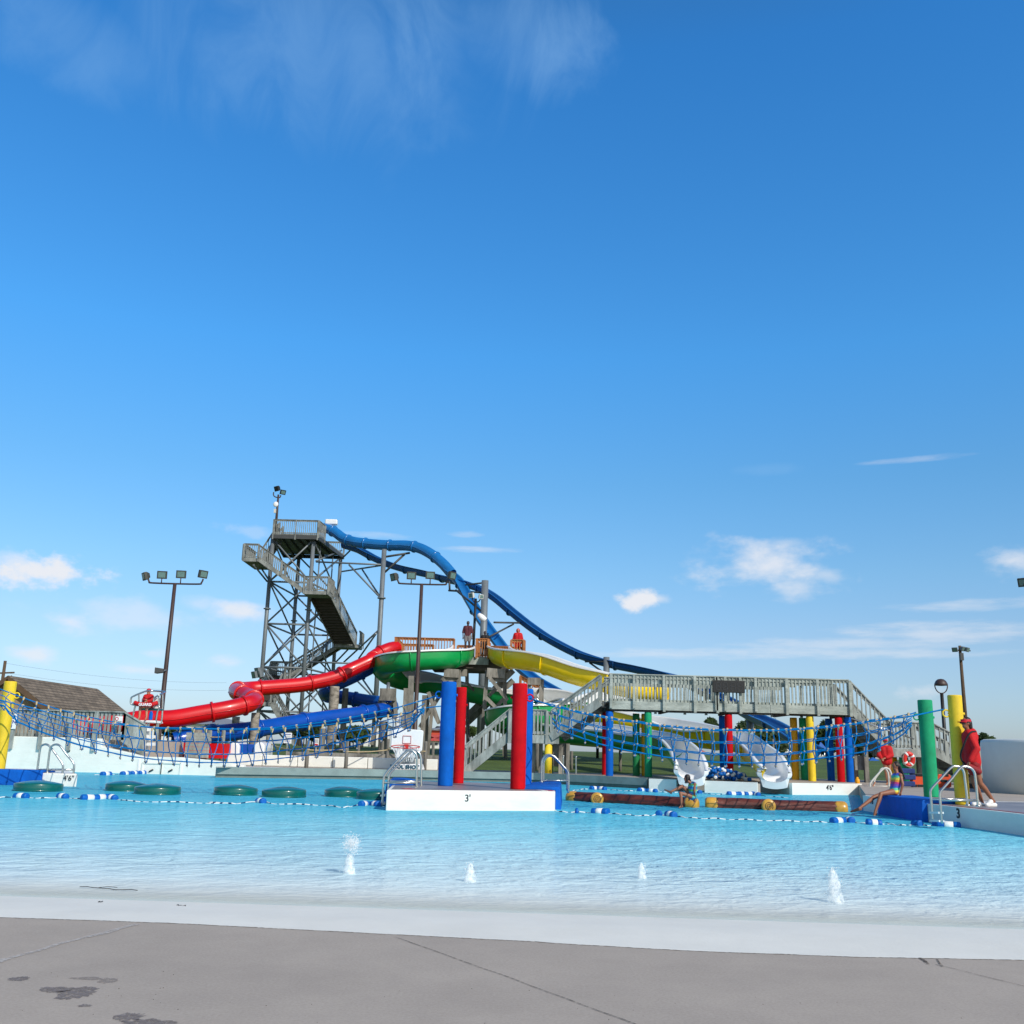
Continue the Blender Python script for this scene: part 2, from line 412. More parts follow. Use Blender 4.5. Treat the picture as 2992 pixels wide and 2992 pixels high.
clouds = [(78, 1080, 88, 36, .95, 0), (135, 1174, 46, 20, .7, 3), (240, 1166, 120, 30, .42, 3), (455, 1157, 62, 22, .85, 3), (62, 1234, 34, 15, .7, 3), (372, 1140, 40, 14, .35, 3), (20, 1075, 40, 26, .8, 3),
          (255, 1265, 46, 12, .6, 3), (418, 1247, 38, 14, .6, 3), (290, 1232, 26, 10, .4, 3), (1208, 1132, 40, 22, .95, 0), (1240, 1130, 22, 9, .6, 3), (1450, 1068, 105, 48, .82, 3),
          (1490, 1108, 60, 22, .6, 3), (1560, 1086, 34, 16, .45, 3), (1480, 1026, 50, 12, .35, 3), (1912, 1058, 52, 24, .7, 3), (1850, 1140, 190, 13, .4, 2), (1800, 1195, 240, 26, .5, 2), (1600, 1215, 260, 16, .4, 2),
          (905, 1037, 85, 8, .5, 2), (880, 1008, 42, 8, .35, 2), (470, 1000, 50, 14, .22, 0), (130, 75, 130, 70, .24, 1), (610, 80, 310, 160, .28, 1), (700, 130, 120, 110, .27, 1), (800, 85, 90, 110, .36, 1), (480, 90, 110, 80, .27, 1), (60, 95, 50, 40, .22, 1),
          (1060, 95, 90, 85, .38, 1), (980, 70, 140, 85, .26, 1), (1740, 865, 110, 7, .3, 2), (1500, 1232, 420, 14, .45, 2), (700, 1010, 90, 8, .3, 2), (1740, 1305, 44, 16, .35, 0), (1450, 886, 60, 12, .25, 1)]
tot = None; cir = None
for (dx, dy, w_, h_, op, kind) in clouds:
    cx, cy = dx * 1.54865, dy * 1.54865
    dv = ray(cx, cy).normalized()
    rt = dv.cross(Z).normalized(); up = rt.cross(dv)
    sc = 1.54865 / 2900
    a = mth('MULTIPLY', dot(rt), 1 / (w_ * sc)); b = mth('MULTIPLY', dot(up), 1 / (h_ * sc))
    r2 = mth('ADD', mth('MULTIPLY', a, a), mth('MULTIPLY', b, b))
    r1 = mth('SQRT', r2)
    nz = (n_cum, n_wisp, n_strk, n_soft)[kind]
    # ragged edge: noise pushes the rim of the cloud in and out
    k = mth('SUBTRACT', mth('MULTIPLY', nz, (3.0, 3.6, 2.6, 3.4)[kind]), (.75, 1.1, .9, .85)[kind])
    e = mth('SUBTRACT', k, r1 if kind in (0, 3) else r2)
    sm = nd('ShaderNodeMapRange', interpolation_type='SMOOTHSTEP'); L.new(e, sm.inputs[0])
    sm.inputs[1].default_value = (-.4, -.9, -.6, -.45)[kind]; sm.inputs[2].default_value = (.6, 1.5, .9, .95)[kind]; sm.inputs[3].default_value = 0; sm.inputs[4].default_value = op
    fr = mth('GREATER_THAN', dot(dv), .5)
    o = mth('MULTIPLY', sm.outputs[0], fr)
    if kind == 1: cir = o if cir is None else mth('MAXIMUM', cir, o)
    else: tot = o if tot is None else mth('MAXIMUM', tot, o)
mixc = nd('ShaderNodeMix', data_type='RGBA'); L.new(tot, mixc.inputs[0])
# the clear sky away from the sun is a deep azure that pales to the horizon; behind the camera, unseen, it is kept neutral to make the fill light brighter and less blue
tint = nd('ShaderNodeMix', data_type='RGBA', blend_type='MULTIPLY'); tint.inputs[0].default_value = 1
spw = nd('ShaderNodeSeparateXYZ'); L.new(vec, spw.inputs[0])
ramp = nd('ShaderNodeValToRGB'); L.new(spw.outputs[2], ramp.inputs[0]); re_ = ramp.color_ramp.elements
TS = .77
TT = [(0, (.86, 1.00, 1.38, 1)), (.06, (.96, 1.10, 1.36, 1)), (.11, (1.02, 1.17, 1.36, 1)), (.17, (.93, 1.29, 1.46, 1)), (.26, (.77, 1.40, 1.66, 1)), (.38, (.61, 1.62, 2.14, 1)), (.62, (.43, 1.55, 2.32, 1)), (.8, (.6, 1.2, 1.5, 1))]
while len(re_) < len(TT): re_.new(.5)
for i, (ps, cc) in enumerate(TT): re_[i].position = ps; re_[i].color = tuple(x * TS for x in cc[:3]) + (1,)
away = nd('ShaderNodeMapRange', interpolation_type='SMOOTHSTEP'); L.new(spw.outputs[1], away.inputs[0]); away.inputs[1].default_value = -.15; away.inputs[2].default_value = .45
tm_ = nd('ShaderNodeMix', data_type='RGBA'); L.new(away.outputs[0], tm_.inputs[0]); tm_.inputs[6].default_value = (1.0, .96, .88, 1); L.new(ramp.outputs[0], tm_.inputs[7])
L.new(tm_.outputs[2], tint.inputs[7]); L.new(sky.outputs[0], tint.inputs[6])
mixr = nd('ShaderNodeMix', data_type='RGBA'); L.new(cir, mixr.inputs[0]); L.new(tint.outputs[2], mixr.inputs[6]); mixr.inputs[7].default_value = (2.3, 4.2, 6.6, 1)
L.new(mixr.outputs[2], mixc.inputs[6]); mixc.inputs[7].default_value = (6.5, 6.6, 6.95, 1)
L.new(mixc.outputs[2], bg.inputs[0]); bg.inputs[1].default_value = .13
sl = bpy.data.lights.new('sun', 'SUN'); sl.energy = 3.7; sl.angle = R(.5); sl.color = (1, .93, .82)
so = bpy.data.objects.new('sun', sl); COL.objects.link(so)
sd = V((SUN_DIR.x * math.cos(SUN_EL), SUN_DIR.y * math.cos(SUN_EL), math.sin(SUN_EL)))
so.rotation_euler = sd.to_track_quat('Z', 'Y').to_euler(); so.location = (10, -10, 30)
vs = S.view_settings; vs.view_transform = 'Standard'; vs.look = 'None'; vs.exposure = 0; vs.gamma = 1
S.render.engine = 'CYCLES'
S.cycles.max_bounces = 6; S.cycles.transparent_max_bounces = 12
# ------------------------------------------------------------------ ground, decks, pool basin, water
EDGE = [(0, 2680), (500, 2697), (951, 2720), (1500, 2748), (1985, 2777), (2500, 2796), (2992, 2805)]
def edge_px(x):
    for i in range(len(EDGE) - 1):
        a, b = EDGE[i], EDGE[i + 1]
        if x <= b[0] or i == len(EDGE) - 2: return a[1] + (b[1] - a[1]) * (x - a[0]) / (b[0] - a[0])
def shore_px(x): return 2618 + (2716 - 2618) * x / 2992
SP0, SP1 = G((0, 2618)), G((2992, 2716))
def yshore(X): return SP0.y + (SP1.y - SP0.y) * (X - SP0.x) / (SP1.x - SP0.x)
def zfloor(X, Y):
    d = Y - yshore(X)
    if d < 0: return min(.035, -d * .045)
    return -min(1.15, d * .042 + d * d * .0022)
# ground with a hole for the pool
mb = MB()
ys = [44.4, 50, 58, 70, 110, 400, 4000]; xs = [-4000, -200, -60, -41, -20, 0, 20, 41, 60, 200, 4000]
mb.sheet([[V((x, y, gz(y))) for x in xs] for y in ys])
for xa, xb in ((-4000, -41), (41, 4000)): mb.add([(xa, -400, .3), (xb, -400, .3), (xb, 44.4, .33), (xa, 44.4, .33)], [(0, 1, 2, 3)])
mb.add([(-41, -400, .3), (41, -400, .3), (41, -6, .045), (-41, -6, .045)], [(0, 1, 2, 3)])
struct(mb.build('ground', 'grass', origin=(0, 0, 0)))
# near concrete deck: its edge runs along the white beach strip
pxs = [-3500, -2200, -1200, -500] + list(range(0, 2993, 60)) + [3600, 4600, 6000, 8000]
E = []
for x in pxs:
    p = G((x, edge_px(min(max(x, 0), 2992)) + (0 if 0 <= x <= 2992 else (x if x < 0 else x - 2992) * .03)), .05)
    w = .012 * mnoise.noise(V((p.x * 3.1, 0, 0))) + .006 * mnoise.noise(V((p.x * 17, 3, 0)))
    E.append(V((p.x, p.y + w, .05)))
E = [p for p in E if -41 <= p.x <= 41]
mb = MB()
mb.sheet([[V((p.x, -6, .05)) for p in E], [V((p.x, p.y - .5, .05)) for p in E], E, [V((p.x, p.y, -.05)) for p in E]], False)
deckn = struct(mb.build('pool_deck', 'concrete', origin=(0, 0, 0)))
# pool basin: white painted floor that slopes from a dry beach
mb = MB(); rows = []
for k in range(60):
    t = k / 59; row = []
    for i, p in enumerate(E):
        if k == 0: y = p.y + .012
        else: y = p.y + .012 + (47 - p.y) * t ** 2.0
        row.append(V((p.x, y, zfloor(p.x, y))))
    rows.append(row)
mb.sheet(rows); struct(mb.build('pool_floor', 'floor_paint', origin=(0, 0, 0)))
# water sheet with its true depth stored per vertex
mb = MB(); rows = []
NX, NY = 130, 150
for j in range(NY):
    y = 3.0 + 43 * (j / (NY - 1)) ** 1.8
    rows.append([V((-42 + 84 * i / (NX - 1), y, 0)) for i in range(NX)])
mb.sheet(rows)
M['water'] = wm = bpy.data.materials.new('water'); wm.use_nodes = True
water = struct(mb.build('water', 'water', origin=(0, 0, 0)))
at = water.data.attributes.new('depth', 'FLOAT', 'POINT')
at.data.foreach_set('value', [max(0.0, -zfloor(v.co.x, v.co.y)) for v in water.data.vertices])
nt = wm.node_tree; L = nt.links
for n in list(nt.nodes): nt.nodes.remove(n)
out = nd('ShaderNodeOutputMaterial'); av = nd('ShaderNodeAttribute', attribute_name='depth'); dep = av.outputs['Fac']
tc = nd('ShaderNodeTexCoord')
def wn(scale, st, det, rough=.5, dist=0):
    mp = nd('ShaderNodeMapping'); L.new(tc.outputs['Object'], mp.inputs[0]); mp.inputs['Scale'].default_value = st; mp.inputs['Rotation'].default_value = (0, 0, R(8))
    n = nd('ShaderNodeTexNoise'); n.inputs['Scale'].default_value = scale; n.inputs['Detail'].default_value = det; n.inputs['Roughness'].default_value = rough; n.inputs['Distortion'].default_value = dist
    L.new(mp.outputs[0], n.inputs['Vector']); return n.outputs['Fac']
w1 = wn(2.6, (1, 1.4, 1), 3, .55, .6); w2 = wn(9, (1, 1.5, 1), 3, .6, .4); w3 = wn(.9, (1, 1.3, 1), 2)
hh = mth('ADD', mth('ADD', mth('MULTIPLY', w1, .8), mth('MULTIPLY', w2, .30)), mth('MULTIPLY', w3, .7))
# ripples die out where the film of water runs up the beach
amp = nd('ShaderNodeMapRange'); L.new(dep, amp.inputs[0]); amp.inputs[1].default_value = 0; amp.inputs[2].default_value = .14; amp.inputs[3].default_value = .25; amp.inputs[4].default_value = 1
bp = nd('ShaderNodeBump'); bp.inputs['Distance'].default_value = .14; L.new(amp.outputs[0], bp.inputs['Strength']); L.new(hh, bp.inputs['Height'])
body = nd('ShaderNodeBsdfDiffuse'); rp = nd('ShaderNodeValToRGB')
wl_ = wn(.16, (1, 1.6, 1), 3); dn = mth('MULTIPLY', mth('MULTIPLY', dep, mth('ADD', mth('MULTIPLY', wl_, 1.1), .45)), 1 / 1.2, clamp=True); L.new(dn, rp.inputs[0])  # broad noise patches: cyan water, and blue sky reflection put into the colour
el = rp.color_ramp.elements
el[0].position = 0; el[0].color = c(222, 224, 218); el[1].position = 1; el[1].color = c(70, 182, 214)
for ps, cc in ((.06, c(208, 230, 235)), (.17, c(176, 224, 239)), (.40, c(138, 216, 236)), (.66, c(98, 202, 228))):
    e = el.new(ps); e.color = cc
L.new(rp.outputs[0], body.inputs[0]); L.new(bp.outputs[0], body.inputs['Normal'])
tr = nd('ShaderNodeBsdfTransparent'); tr.inputs[0].default_value = (.93, .985, .99, 1)
fac = mth('SUBTRACT', 1, mth('POWER', 2.718, mth('MULTIPLY', dep, -70.0)))
m1 = nd('ShaderNodeMixShader'); L.new(fac, m1.inputs[0]); L.new(tr.outputs[0], m1.inputs[1]); L.new(body.outputs[0], m1.inputs[2])
gl = nd('ShaderNodeBsdfGlossy'); gl.inputs['Roughness'].default_value = .07; L.new(bp.outputs[0], gl.inputs['Normal'])
fz = nd('ShaderNodeFresnel'); fz.inputs[0].default_value = 1.33; L.new(bp.outputs[0], fz.inputs['Normal'])
m2 = nd('ShaderNodeMixShader'); gf = nd('ShaderNodeMapRange', interpolation_type='SMOOTHSTEP'); L.new(dep, gf.inputs[0]); gf.inputs[1].default_value = 0; gf.inputs[2].default_value = .10; gf.inputs[3].default_value = .04; gf.inputs[4].default_value = .40
L.new(mth('MULTIPLY', fz.outputs[0], gf.outputs[0], clamp=True), m2.inputs[0]); L.new(m1.outputs[0], m2.inputs[1]); L.new(gl.outputs[0], m2.inputs[2])
L.new(m2.outputs[0], out.inputs[0])
# far deck behind the pool: concrete walk with a grey green coping
DZ = .35
fe = [G(p, DZ) for p in (R1(1740, 945), R7(1700, 1243), R4(200, 1160), R4(1280, 1210))]
YL0 = G(R1(900, 990)).y
fe0 = [V((-41, YL0 + .3, DZ)), V((fe[0].x, YL0 + .3, DZ)), V((fe[0].x + .01, fe[0].y, DZ))] + fe[1:]
wl = [G(R4(1285, 1218), DZ), G(R5(690, 1255), DZ), G(R5(1640, 1265), DZ)]     # top edge of the white wall
tp = fe0 + wl + [G(R6(265, 1525), DZ + .02), V((9.6, 24, DZ)), V((41, 24, DZ)), V((41, 44.5, DZ)), V((-41, 44.5, DZ))]
# slots in the deck and wall where the two slide chutes come through
def slot(pa_, pb_, a, b):
    q0, q1 = onplane(pa_, a, b), onplane(pb_, a, b); t = (b - a).normalized(); nb = V((-t.y, t.x, 0)); nb = nb if nb.y > 0 else -nb
    return q0, q1, [(q0.x, q0.y), (q0 + nb * 1.7)[:2], (q1 + nb * 1.7)[:2], (q1.x, q1.y)]
s1a, s1b, sl1 = slot(R4(1540, 1240), R4(1806, 1240), wl[0], wl[1]); s2a, s2b, sl2 = slot(R5(712, 1260), R5(984, 1260), wl[1], wl[2])
pts_ = [(p.x, p.y) for p in tp]; k0 = len(fe0)
poly = pts_[:k0 + 1] + [tuple(x) for x in sl1] + [pts_[k0 + 1]] + [tuple(x) for x in sl2] + pts_[k0 + 2:]
mb = MB()
mb.prism(poly, -1.3, DZ); struct(mb.build('far_deck', 'concrete', origin=(0, 0, 0)))
def wall_along(pts, z0, z1, th, name, material, parent=None):
    """a band th thick in front (towards the pool) of a polyline"""
    mb = MB()
    for i in range(len(pts) - 1):
        a, b = V(pts[i]), V(pts[i + 1]); t = (b - a); t.z = 0; t.normalize(); nrm = V((t.y, -t.x, 0))
        vs = [V((p.x, p.y, z)) for p in (a, b, b + nrm * th, a + nrm * th) for z in (z0, z1)]
        mb.add(vs, [(0, 2, 3, 1), (4, 6, 7, 5), (6, 0, 1, 7), (2, 4, 5, 3), (1, 3, 5, 7), (0, 6, 4, 2)])
    return mb.build(name, material, parent)
cop = thing('pool_coping', 'long grey green concrete coping along the far pool edge', 'pool coping', fe0[2])
wall_along(fe0[2:], .12, DZ + .03, .16, 'nosing', 'coping', cop)
wall_along(fe0[2:], -1.2, .12, .09, 'face', 'coping_face', cop)
pw = thing('pool_wall', 'low white pool wall under the footbridge marked 4 6', 'pool wall', wl[1])
for seg in ([wl[0], s1a], [s1b, wl[1]], [s2b, wl[2]]): wall_along(seg, -1.2, DZ + .04, .14, 'wall', 'white_paint', pw)
# side deck at the right, walled in pale green white
sdk = [G(R6(265, 1525), .37), G(R6(880, 1605), .37), G(R6(1180, 1637), .37), G(R6(1480, 1668), .37), G(R6(1745, 1698), .37)]
ex = sdk[-1] + (sdk[-1] - sdk[-2]) * 3.5
sdk.append(ex)
poly = [(p.x, p.y) for p in sdk] + [(41, ex.y - 3), (41, 24.05), (9.55, 24.05)]
mb = MB(); mb.prism(poly, -.3, .37); struct(mb.build('side_deck', 'deck_wet', origin=(0, 0, 0)))
sw = thing('pool_wall', 'pale green white pool wall marked 3 under the standing guard', 'pool wall', sdk[2])
wall_along(sdk, -1.1, .365, .10, 'wall', 'wall_white', sw)
mb = MB()
for i in range(1, len(sdk) - 1):
    a, b = sdk[i], sdk[i + 1]; t = (b - a).normalized(); nr = V((-t.y, t.x, 0))
    mb.beam(a + nr * .07 + Z * .003, b + nr * .07 + Z * .003, .05, .004)
mb.build('edge_stripe', 'red_stripe', sw)
SDK = sdk
# painted white line across the side deck
a, b = G(R6(1330, 1582), .372), G(R6(1745, 1588), .372)
mb = MB(); mb.beam(a, b + (b - a) * 3, .06, .004); struct(mb.build('deck_line', 'white_paint'))
# near deck: joints, patch line, puddle stains, debris
def soften(name, fac):
    m_ = M[name]; nt_ = m_.node_tree; t_ = nt_.nodes.new('ShaderNodeBsdfTransparent'); x_ = nt_.nodes.new('ShaderNodeMixShader'); n_ = nt_.nodes.new('ShaderNodeTexNoise'); n_.inputs['Scale'].default_value = 30; n_.inputs['Detail'].default_value = 5
    tc_ = nt_.nodes.new('ShaderNodeTexCoord'); nt_.links.new(tc_.outputs['Object'], n_.inputs['Vector']); r_ = nt_.nodes.new('ShaderNodeMapRange'); r_.inputs[1].default_value = .3; r_.inputs[2].default_value = .6; r_.inputs[4].default_value = fac
    nt_.links.new(n_.outputs['Fac'], r_.inputs[0]); nt_.links.new(r_.outputs[0], x_.inputs[0]); nt_.links.new(t_.outputs[0], x_.inputs[1]); nt_.links.new(nt_.nodes['Principled BSDF'].outputs[0], x_.inputs[2]); nt_.links.new(x_.outputs[0], nt_.nodes['Material Output'].inputs[0])
def strip(pts, w, name, material, z=.054, jit=.0):
    P = [G(p, .05) for p in pts]; Q = []
    for i in range(len(P) - 1):
        for k in range(12): Q.append(lerp(P[i], P[i + 1], k / 12))
    Q.append(P[-1]); mb = MB(); rows = []
    for i, p in enumerate(Q):
        t = (Q[min(i + 1, len(Q) - 1)] - Q[max(i - 1, 0)]); t.normalize(); nn = V((-t.y, t.x, 0))
        ww = w * (1 + .5 * mnoise.noise(p * 9)); o = nn * jit * mnoise.noise(p * 5 + V((7, 0, 0)))
        rows.append([V((p.x, p.y, z)) + o + nn * ww, V((p.x, p.y, z)) + o - nn * ww])
    mb.sheet(rows, False); return struct(mb.build(name, material))
ZA = zm(0, 2400, .7764); ZB = zm(1492, 2400, .7764)
mat('joint_dark', c(104, 98, 92), .95, .3, 20); mat('joint_pale', c(190, 186, 182), .9, .1, 8); mat('stain', c(124, 112, 104), .6, .2, 14); mat('stain_dry', c(146, 138, 132), .9, .1, 10); soften('stain', .92); soften('stain_dry', .7); soften('joint_pale', .8); soften('joint_dark', .85); mat('gap_dark', c(70, 64, 58), .95, .3, 20); soften('gap_dark', .95)
strip([ZA(1490, 437), ZA(1932, 595), ZB(470, 765), ZB(560, 800)], .0045, 'deck_joint', 'joint_dark', jit=.01)
strip([ZB(1600, 540), ZB(1932, 622), ZB(2200, 690)], .004, 'deck_joint', 'joint_dark', jit=.01)
strip([ZA(-120, 580), ZA(0, 528), ZA(250, 455), ZA(380, 425), ZA(510, 388)], .022, 'deck_patch', 'joint_pale', jit=.02)
def blob(px, rw, rd, seed, name='water_stain', material='stain', z=.0516):
    p = G(px, .05); mb = MB(); n = 90; vs = []
    for k in range(n):
        a = 2 * math.pi * k / n
        q = 1 + .45 * mnoise.noise(V((math.cos(a) * 1.4, math.sin(a) * 1.4, seed))) + .3 * mnoise.noise(V((math.cos(a) * 4, math.sin(a) * 4, seed))) + .15 * mnoise.noise(V((math.cos(a) * 12, math.sin(a) * 12, seed)))
        vs.append((p.x + rw * q * math.cos(a), p.y + rd * q * math.sin(a), z))
    mb.add(vs, [tuple(range(n))]); return struct(mb.build(name, material))
for i, (x, y, w_, d_) in enumerate([(72, 594, .055, .045), (210, 633, .085, .06), (292, 645, .10, .11), (318, 694, .03, .025), (485, 738, .055, .09), (560, 757, .10, .06), (330, 592, .09, .03), (405, 600, .05, .05)]):
    blob(ZA(x, y), w_, d_, i * 3.1, material='stain' if i not in (6, 7) else 'stain_dry' if 'stain_dry' in M else 'stain')
# broken dark gap where the white beach paint meets the concrete, with chips of paint
def edge_band(w0, w1, z, name, material, jit, sd):
    mb = MB(); rows = []
    for p in E:
        if not -6 < p.x < 8: continue
        for k in range(6): pass
    Q = [p for p in E if -9 < p.x < 12]; P = []
    for i in range(len(Q) - 1):
        for k in range(14): P.append(lerp(Q[i], Q[i + 1], k / 14))
    for p in P:
        o = jit * mnoise.noise(V((p.x * 7, sd, 0))) + jit * .6 * mnoise.noise(V((p.x * 29, sd, 3))); rows.append([V((p.x, p.y + w0 + o * .4, z)), V((p.x, p.y + w1 + o, z))])
    mb.sheet(rows, False); return struct(mb.build(name, material))
edge_band(-.016, -.004, .0518, 'edge_gap', 'gap_dark', .012, 2.0); edge_band(-.006, .03, .0535, 'edge_paint', 'floor_paint', .016, 7.0)
# grit on the near concrete
mb = MB()
for i in range(420):
    x = random.uniform(-3.4, 3.4); y = random.uniform(3.2, 6.6); s_ = random.uniform(.001, .0035)
    if y > 5.6 - .25 * x * .3: continue
    mb.ell((x, y, .052), (s_, s_, s_ * .5), 5, 3)
g = mb.build('grit', 'joint_dark', origin=(0, 0, 0)); tag(g, 'specks of grit scattered over the near concrete deck', 'grit', kind='stuff')
# cracked open pit at the deck joint, twig and leaf litter on the wet beach
strip([ZB(1540, 515), ZB(1560, 528), ZB(1575, 540)], .010, 'deck_crack', 'gap_dark', jit=.012)
strip([ZB(1605, 520), ZB(1625, 548)], .007, 'deck_crack', 'gap_dark', jit=.012)
for (pa, pb, lab) in ((ZA(300, 246), ZA(520, 260), 'long thin dark twig lying in the shallow water'), (ZA(665, 315), ZA(700, 318), 'short dark twig on the white beach strip'),
                 (ZA(370, 303), ZA(386, 302), 'tiny dark leaf scrap on the white beach near the edge')):
    a, b = G(pa, .012), G(pb, .012); mb = MB()
    mb.tube([lerp(a, b, t / 8) + V((0, .02 * math.sin(t * 2.1), .003 * math.sin(t))) for t in range(9)], .003, 5)
    if (b - a).length > .3: mb.tube([lerp(a, b, .3), lerp(a, b, .45) + V((0, .05, .01)), lerp(a, b, .6) + V((0, .06, .005))], .002, 5)
    tag(mb.build('twig', 'hair_dark'), lab, 'twig')
def hole(): pass
# ------------------------------------------------------------------ water jets
mj = mat('jet_foam', c(238, 244, 247), .35, .03, 8)
ntj = mj.node_tree; p_ = ntj.nodes['Principled BSDF']
trj = ntj.nodes.new('ShaderNodeBsdfTransparent'); mxj = ntj.nodes.new('ShaderNodeMixShader'); nj = ntj.nodes.new('ShaderNodeTexNoise'); nj.inputs['Scale'].default_value = 28; nj.inputs['Detail'].default_value = 5
tj = ntj.nodes.new('ShaderNodeTexCoord'); ntj.links.new(tj.outputs['Object'], nj.inputs['Vector'])
rj = ntj.nodes.new('ShaderNodeMapRange'); rj.inputs[1].default_value = .25; rj.inputs[2].default_value = .62; ntj.links.new(nj.outputs['Fac'], rj.inputs[0])
lwj = ntj.nodes.new('ShaderNodeLayerWeight'); lwj.inputs[0].default_value = .35; muj = ntj.nodes.new('ShaderNodeMath'); muj.operation = 'SUBTRACT'; muj.use_clamp = True; ntj.links.new(rj.outputs[0], muj.inputs[0]); ntj.links.new(lwj.outputs['Facing'], muj.inputs[1]); mu2 = ntj.nodes.new('ShaderNodeMath'); mu2.operation = 'MULTIPLY'; mu2.inputs[1].default_value = .66; ntj.links.new(muj.outputs[0], mu2.inputs[0]); ntj.links.new(mu2.outputs[0], mxj.inputs[0]); ntj.links.new(trj.outputs[0], mxj.inputs[1]); ntj.links.new(p_.outputs[0], mxj.inputs[2]); ntj.links.new(mxj.outputs[0], ntj.nodes['Material Output'].inputs[0])
def jet(base, top, hw, lab, seed):
    b = G(base, 0); t = A(top, b.y); hh_ = t.z; dxx = t.x - b.x; w_ = hw / 2982 * b.y
    mb = MB(); rows = []; n = 18; mm_ = 16
    for i in range(mm_ + 1):
        q = i / mm_; rr = w_ * 1.1 * (1.0 - .4 * q) * math.sqrt(max(0, 1 - q ** 4))
        row = []
        for k in range(n + 1):
            a = 2 * math.pi * (k % n) / n
            e = 1 + .22 * mnoise.noise(V((math.cos(a) * 2.2, math.sin(a) * 2.2, q * 1.8 + seed))) + .14 * mnoise.noise(V((math.cos(a) * 5, math.sin(a) * 5, q * 7 + seed)))
            row.append(V((b.x + dxx * q + rr * e * math.cos(a), b.y + rr * e * math.sin(a), -.02 + (hh_ + .02) * q)))
        rows.append(row)
    mb.sheet(rows)
    rnd = random.Random(seed)
    for i in range(24):
        q = rnd.random() ** .6; a = rnd.uniform(0, 6.28); rr = w_ * rnd.uniform(.6, 1.5) * (1.1 - .5 * q); s_ = rnd.uniform(.002, .006)
        mb.ell((b.x + dxx * q + rr * math.cos(a), b.y + rr * math.sin(a), hh_ * q * 1.02), (s_, s_, s_ * 1.5), 6, 4)
    o = mb.build('water_jet', 'jet_foam'); tag(o, lab, 'water jet', 'white water jets bubbling up in the shallows')
jet(D(660, 1648), D(660, 1609), 19, 'low white water jet in the shallows farthest left, with spray above it', 1)
jet(D(887, 1664), D(888, 1627), 18, 'stubby white water jet in the shallows in front of the island', 2)
jet(D(1211, 1657), D(1210, 1627), 14, 'smallest white water jet bubbling in the shallows', 3)
jet(D(1578, 1703), D(1570, 1634), 22, 'tall leaning white water jet, rightmost in the shallows', 4)
# spray thrown up above the first jet
b = G(D(662, 1650)); mb = MB(); rnd = random.Random(9); t = A(D(664, 1592), b.y)
for i in range(900):
    x = rnd.gauss(0, .04); z = rnd.gauss(0, .04); s_ = rnd.uniform(.002, .0055)
    mb.ell((t.x + x, b.y + rnd.gauss(0, .05), t.z + z), (s_, s_, s_ * 1.3), 6, 4)
tag(mb.build('water_spray', 'jet_foam'), 'burst of spray hanging above the left water jet', 'spray', kind='stuff')
def onplane_(p, a, b, off=.108):
    t = (b - a); t.z = 0; t.normalize(); nn = V((t.y, -t.x, 0)); d = ray(*p); o = V((0, 0, H)); k = (a + nn * off - o).dot(nn) / d.dot(nn); return o + d * k
def bevel(o, w, seg=2):
    m_ = o.modifiers.new('bevel', 'BEVEL'); m_.width = w; m_.segments = seg; m_.limit_method = 'ANGLE'; m_.angle_limit = R(40); return o
# ------------------------------------------------------------------ island in the pool
IZ = .40
ip = [V((-2.56, 20.9, 0)), V((.90, 20.7, 0)), V((1.36, 26.6, 0)), V((-2.80, 26.6, 0))]
a = G(R3(358, 1263), IZ); b = G(R3(1716, 1277), IZ); ip[0] = V((a.x, a.y, 0)); ip[1] = V((b.x, b.y, 0))
isl = thing('pool_island', 'white walled pool island with wet grey top marked 3', 'pool island', (ip[0].x, ip[0].y, -1))
mb = MB(); mb.prism([(p.x, p.y) for p in ip], -1.1, IZ); bevel(mb.build('wall', 'white_paint', isl), .03)
cen = sum(ip, V()) / 4
mb = MB(); q = [cen + (p - cen) * .955 for p in ip]; mb.prism([(p.x, p.y) for p in q], IZ - .02, IZ + .006); mb.build('deck_top', 'deck_wet', isl)
text("3'", 'depth_number', .19, A(R3(1012, 1333), ip[0].y) * 1 + V((0, -.05, 0)), ip[1] - ip[0], Z, 'ink', isl, bold=.003)
mb = MB(); mb2 = MB()
def isq(x0, x1, y0=1266, y1=1275): pass
for xa, xb, w_ in ((475, 560, 'r'), (1590, 1640, 'w'), (1640, 1690, 'r')):
    a = G(R3(xa, 1262 + (xa - 360) * .011), IZ) + Z * .009; b = G(R3(xb, 1262 + (xb - 360) * .011), IZ) + Z * .009
    mb = MB(); mb.beam(a + V((0, .32, 0)), b + V((0, .32, 0)), .36, .004); mb.build('warning_stripe', 'red_stripe' if w_ == 'r' else 'white_paint', isl)
# foam mats lying over the edges
mb = MB()
e0, e1 = ip[1], ip[2]
ed = (e1 - e0).normalized(); en = V((ed.y, -ed.x, 0))
s0 = e0 + ed * .55; s1 = e1 - ed * .1
def mat_strip(a, b, inn, outw, ztop, zbot, nrm, name='foam_mat', thick=.07):
    mb = MB()
    prof = [(-inn, ztop), (-inn, ztop + .03), (-inn + .35, ztop + thick), (outw - .03, ztop + thick), (outw, ztop + thick - .04), (outw + .05, zbot), (.0, zbot), (.0, ztop)]
    vs = [];
    for p in (a, b):
        for x, z in prof: vs.append(V((p.x, p.y, z)) + nrm * x)
    n = len(prof); fs = [tuple(range(n)), tuple(range(2 * n - 1, n - 1, -1))] + [(i, n + i, n + (i + 1) % n, (i + 1) % n) for i in range(n)]
    mb.add(vs, fs); o = mb.build('foam_mat', 'mat_blue'); bevel(o, .025); return o
tag(mat_strip(s0, s1, .72, .10, IZ + .004, -.35, en), 'blue foam mat folded over the island edge beside the floating logs', 'foam mat', 'blue foam mats on the pool edges')
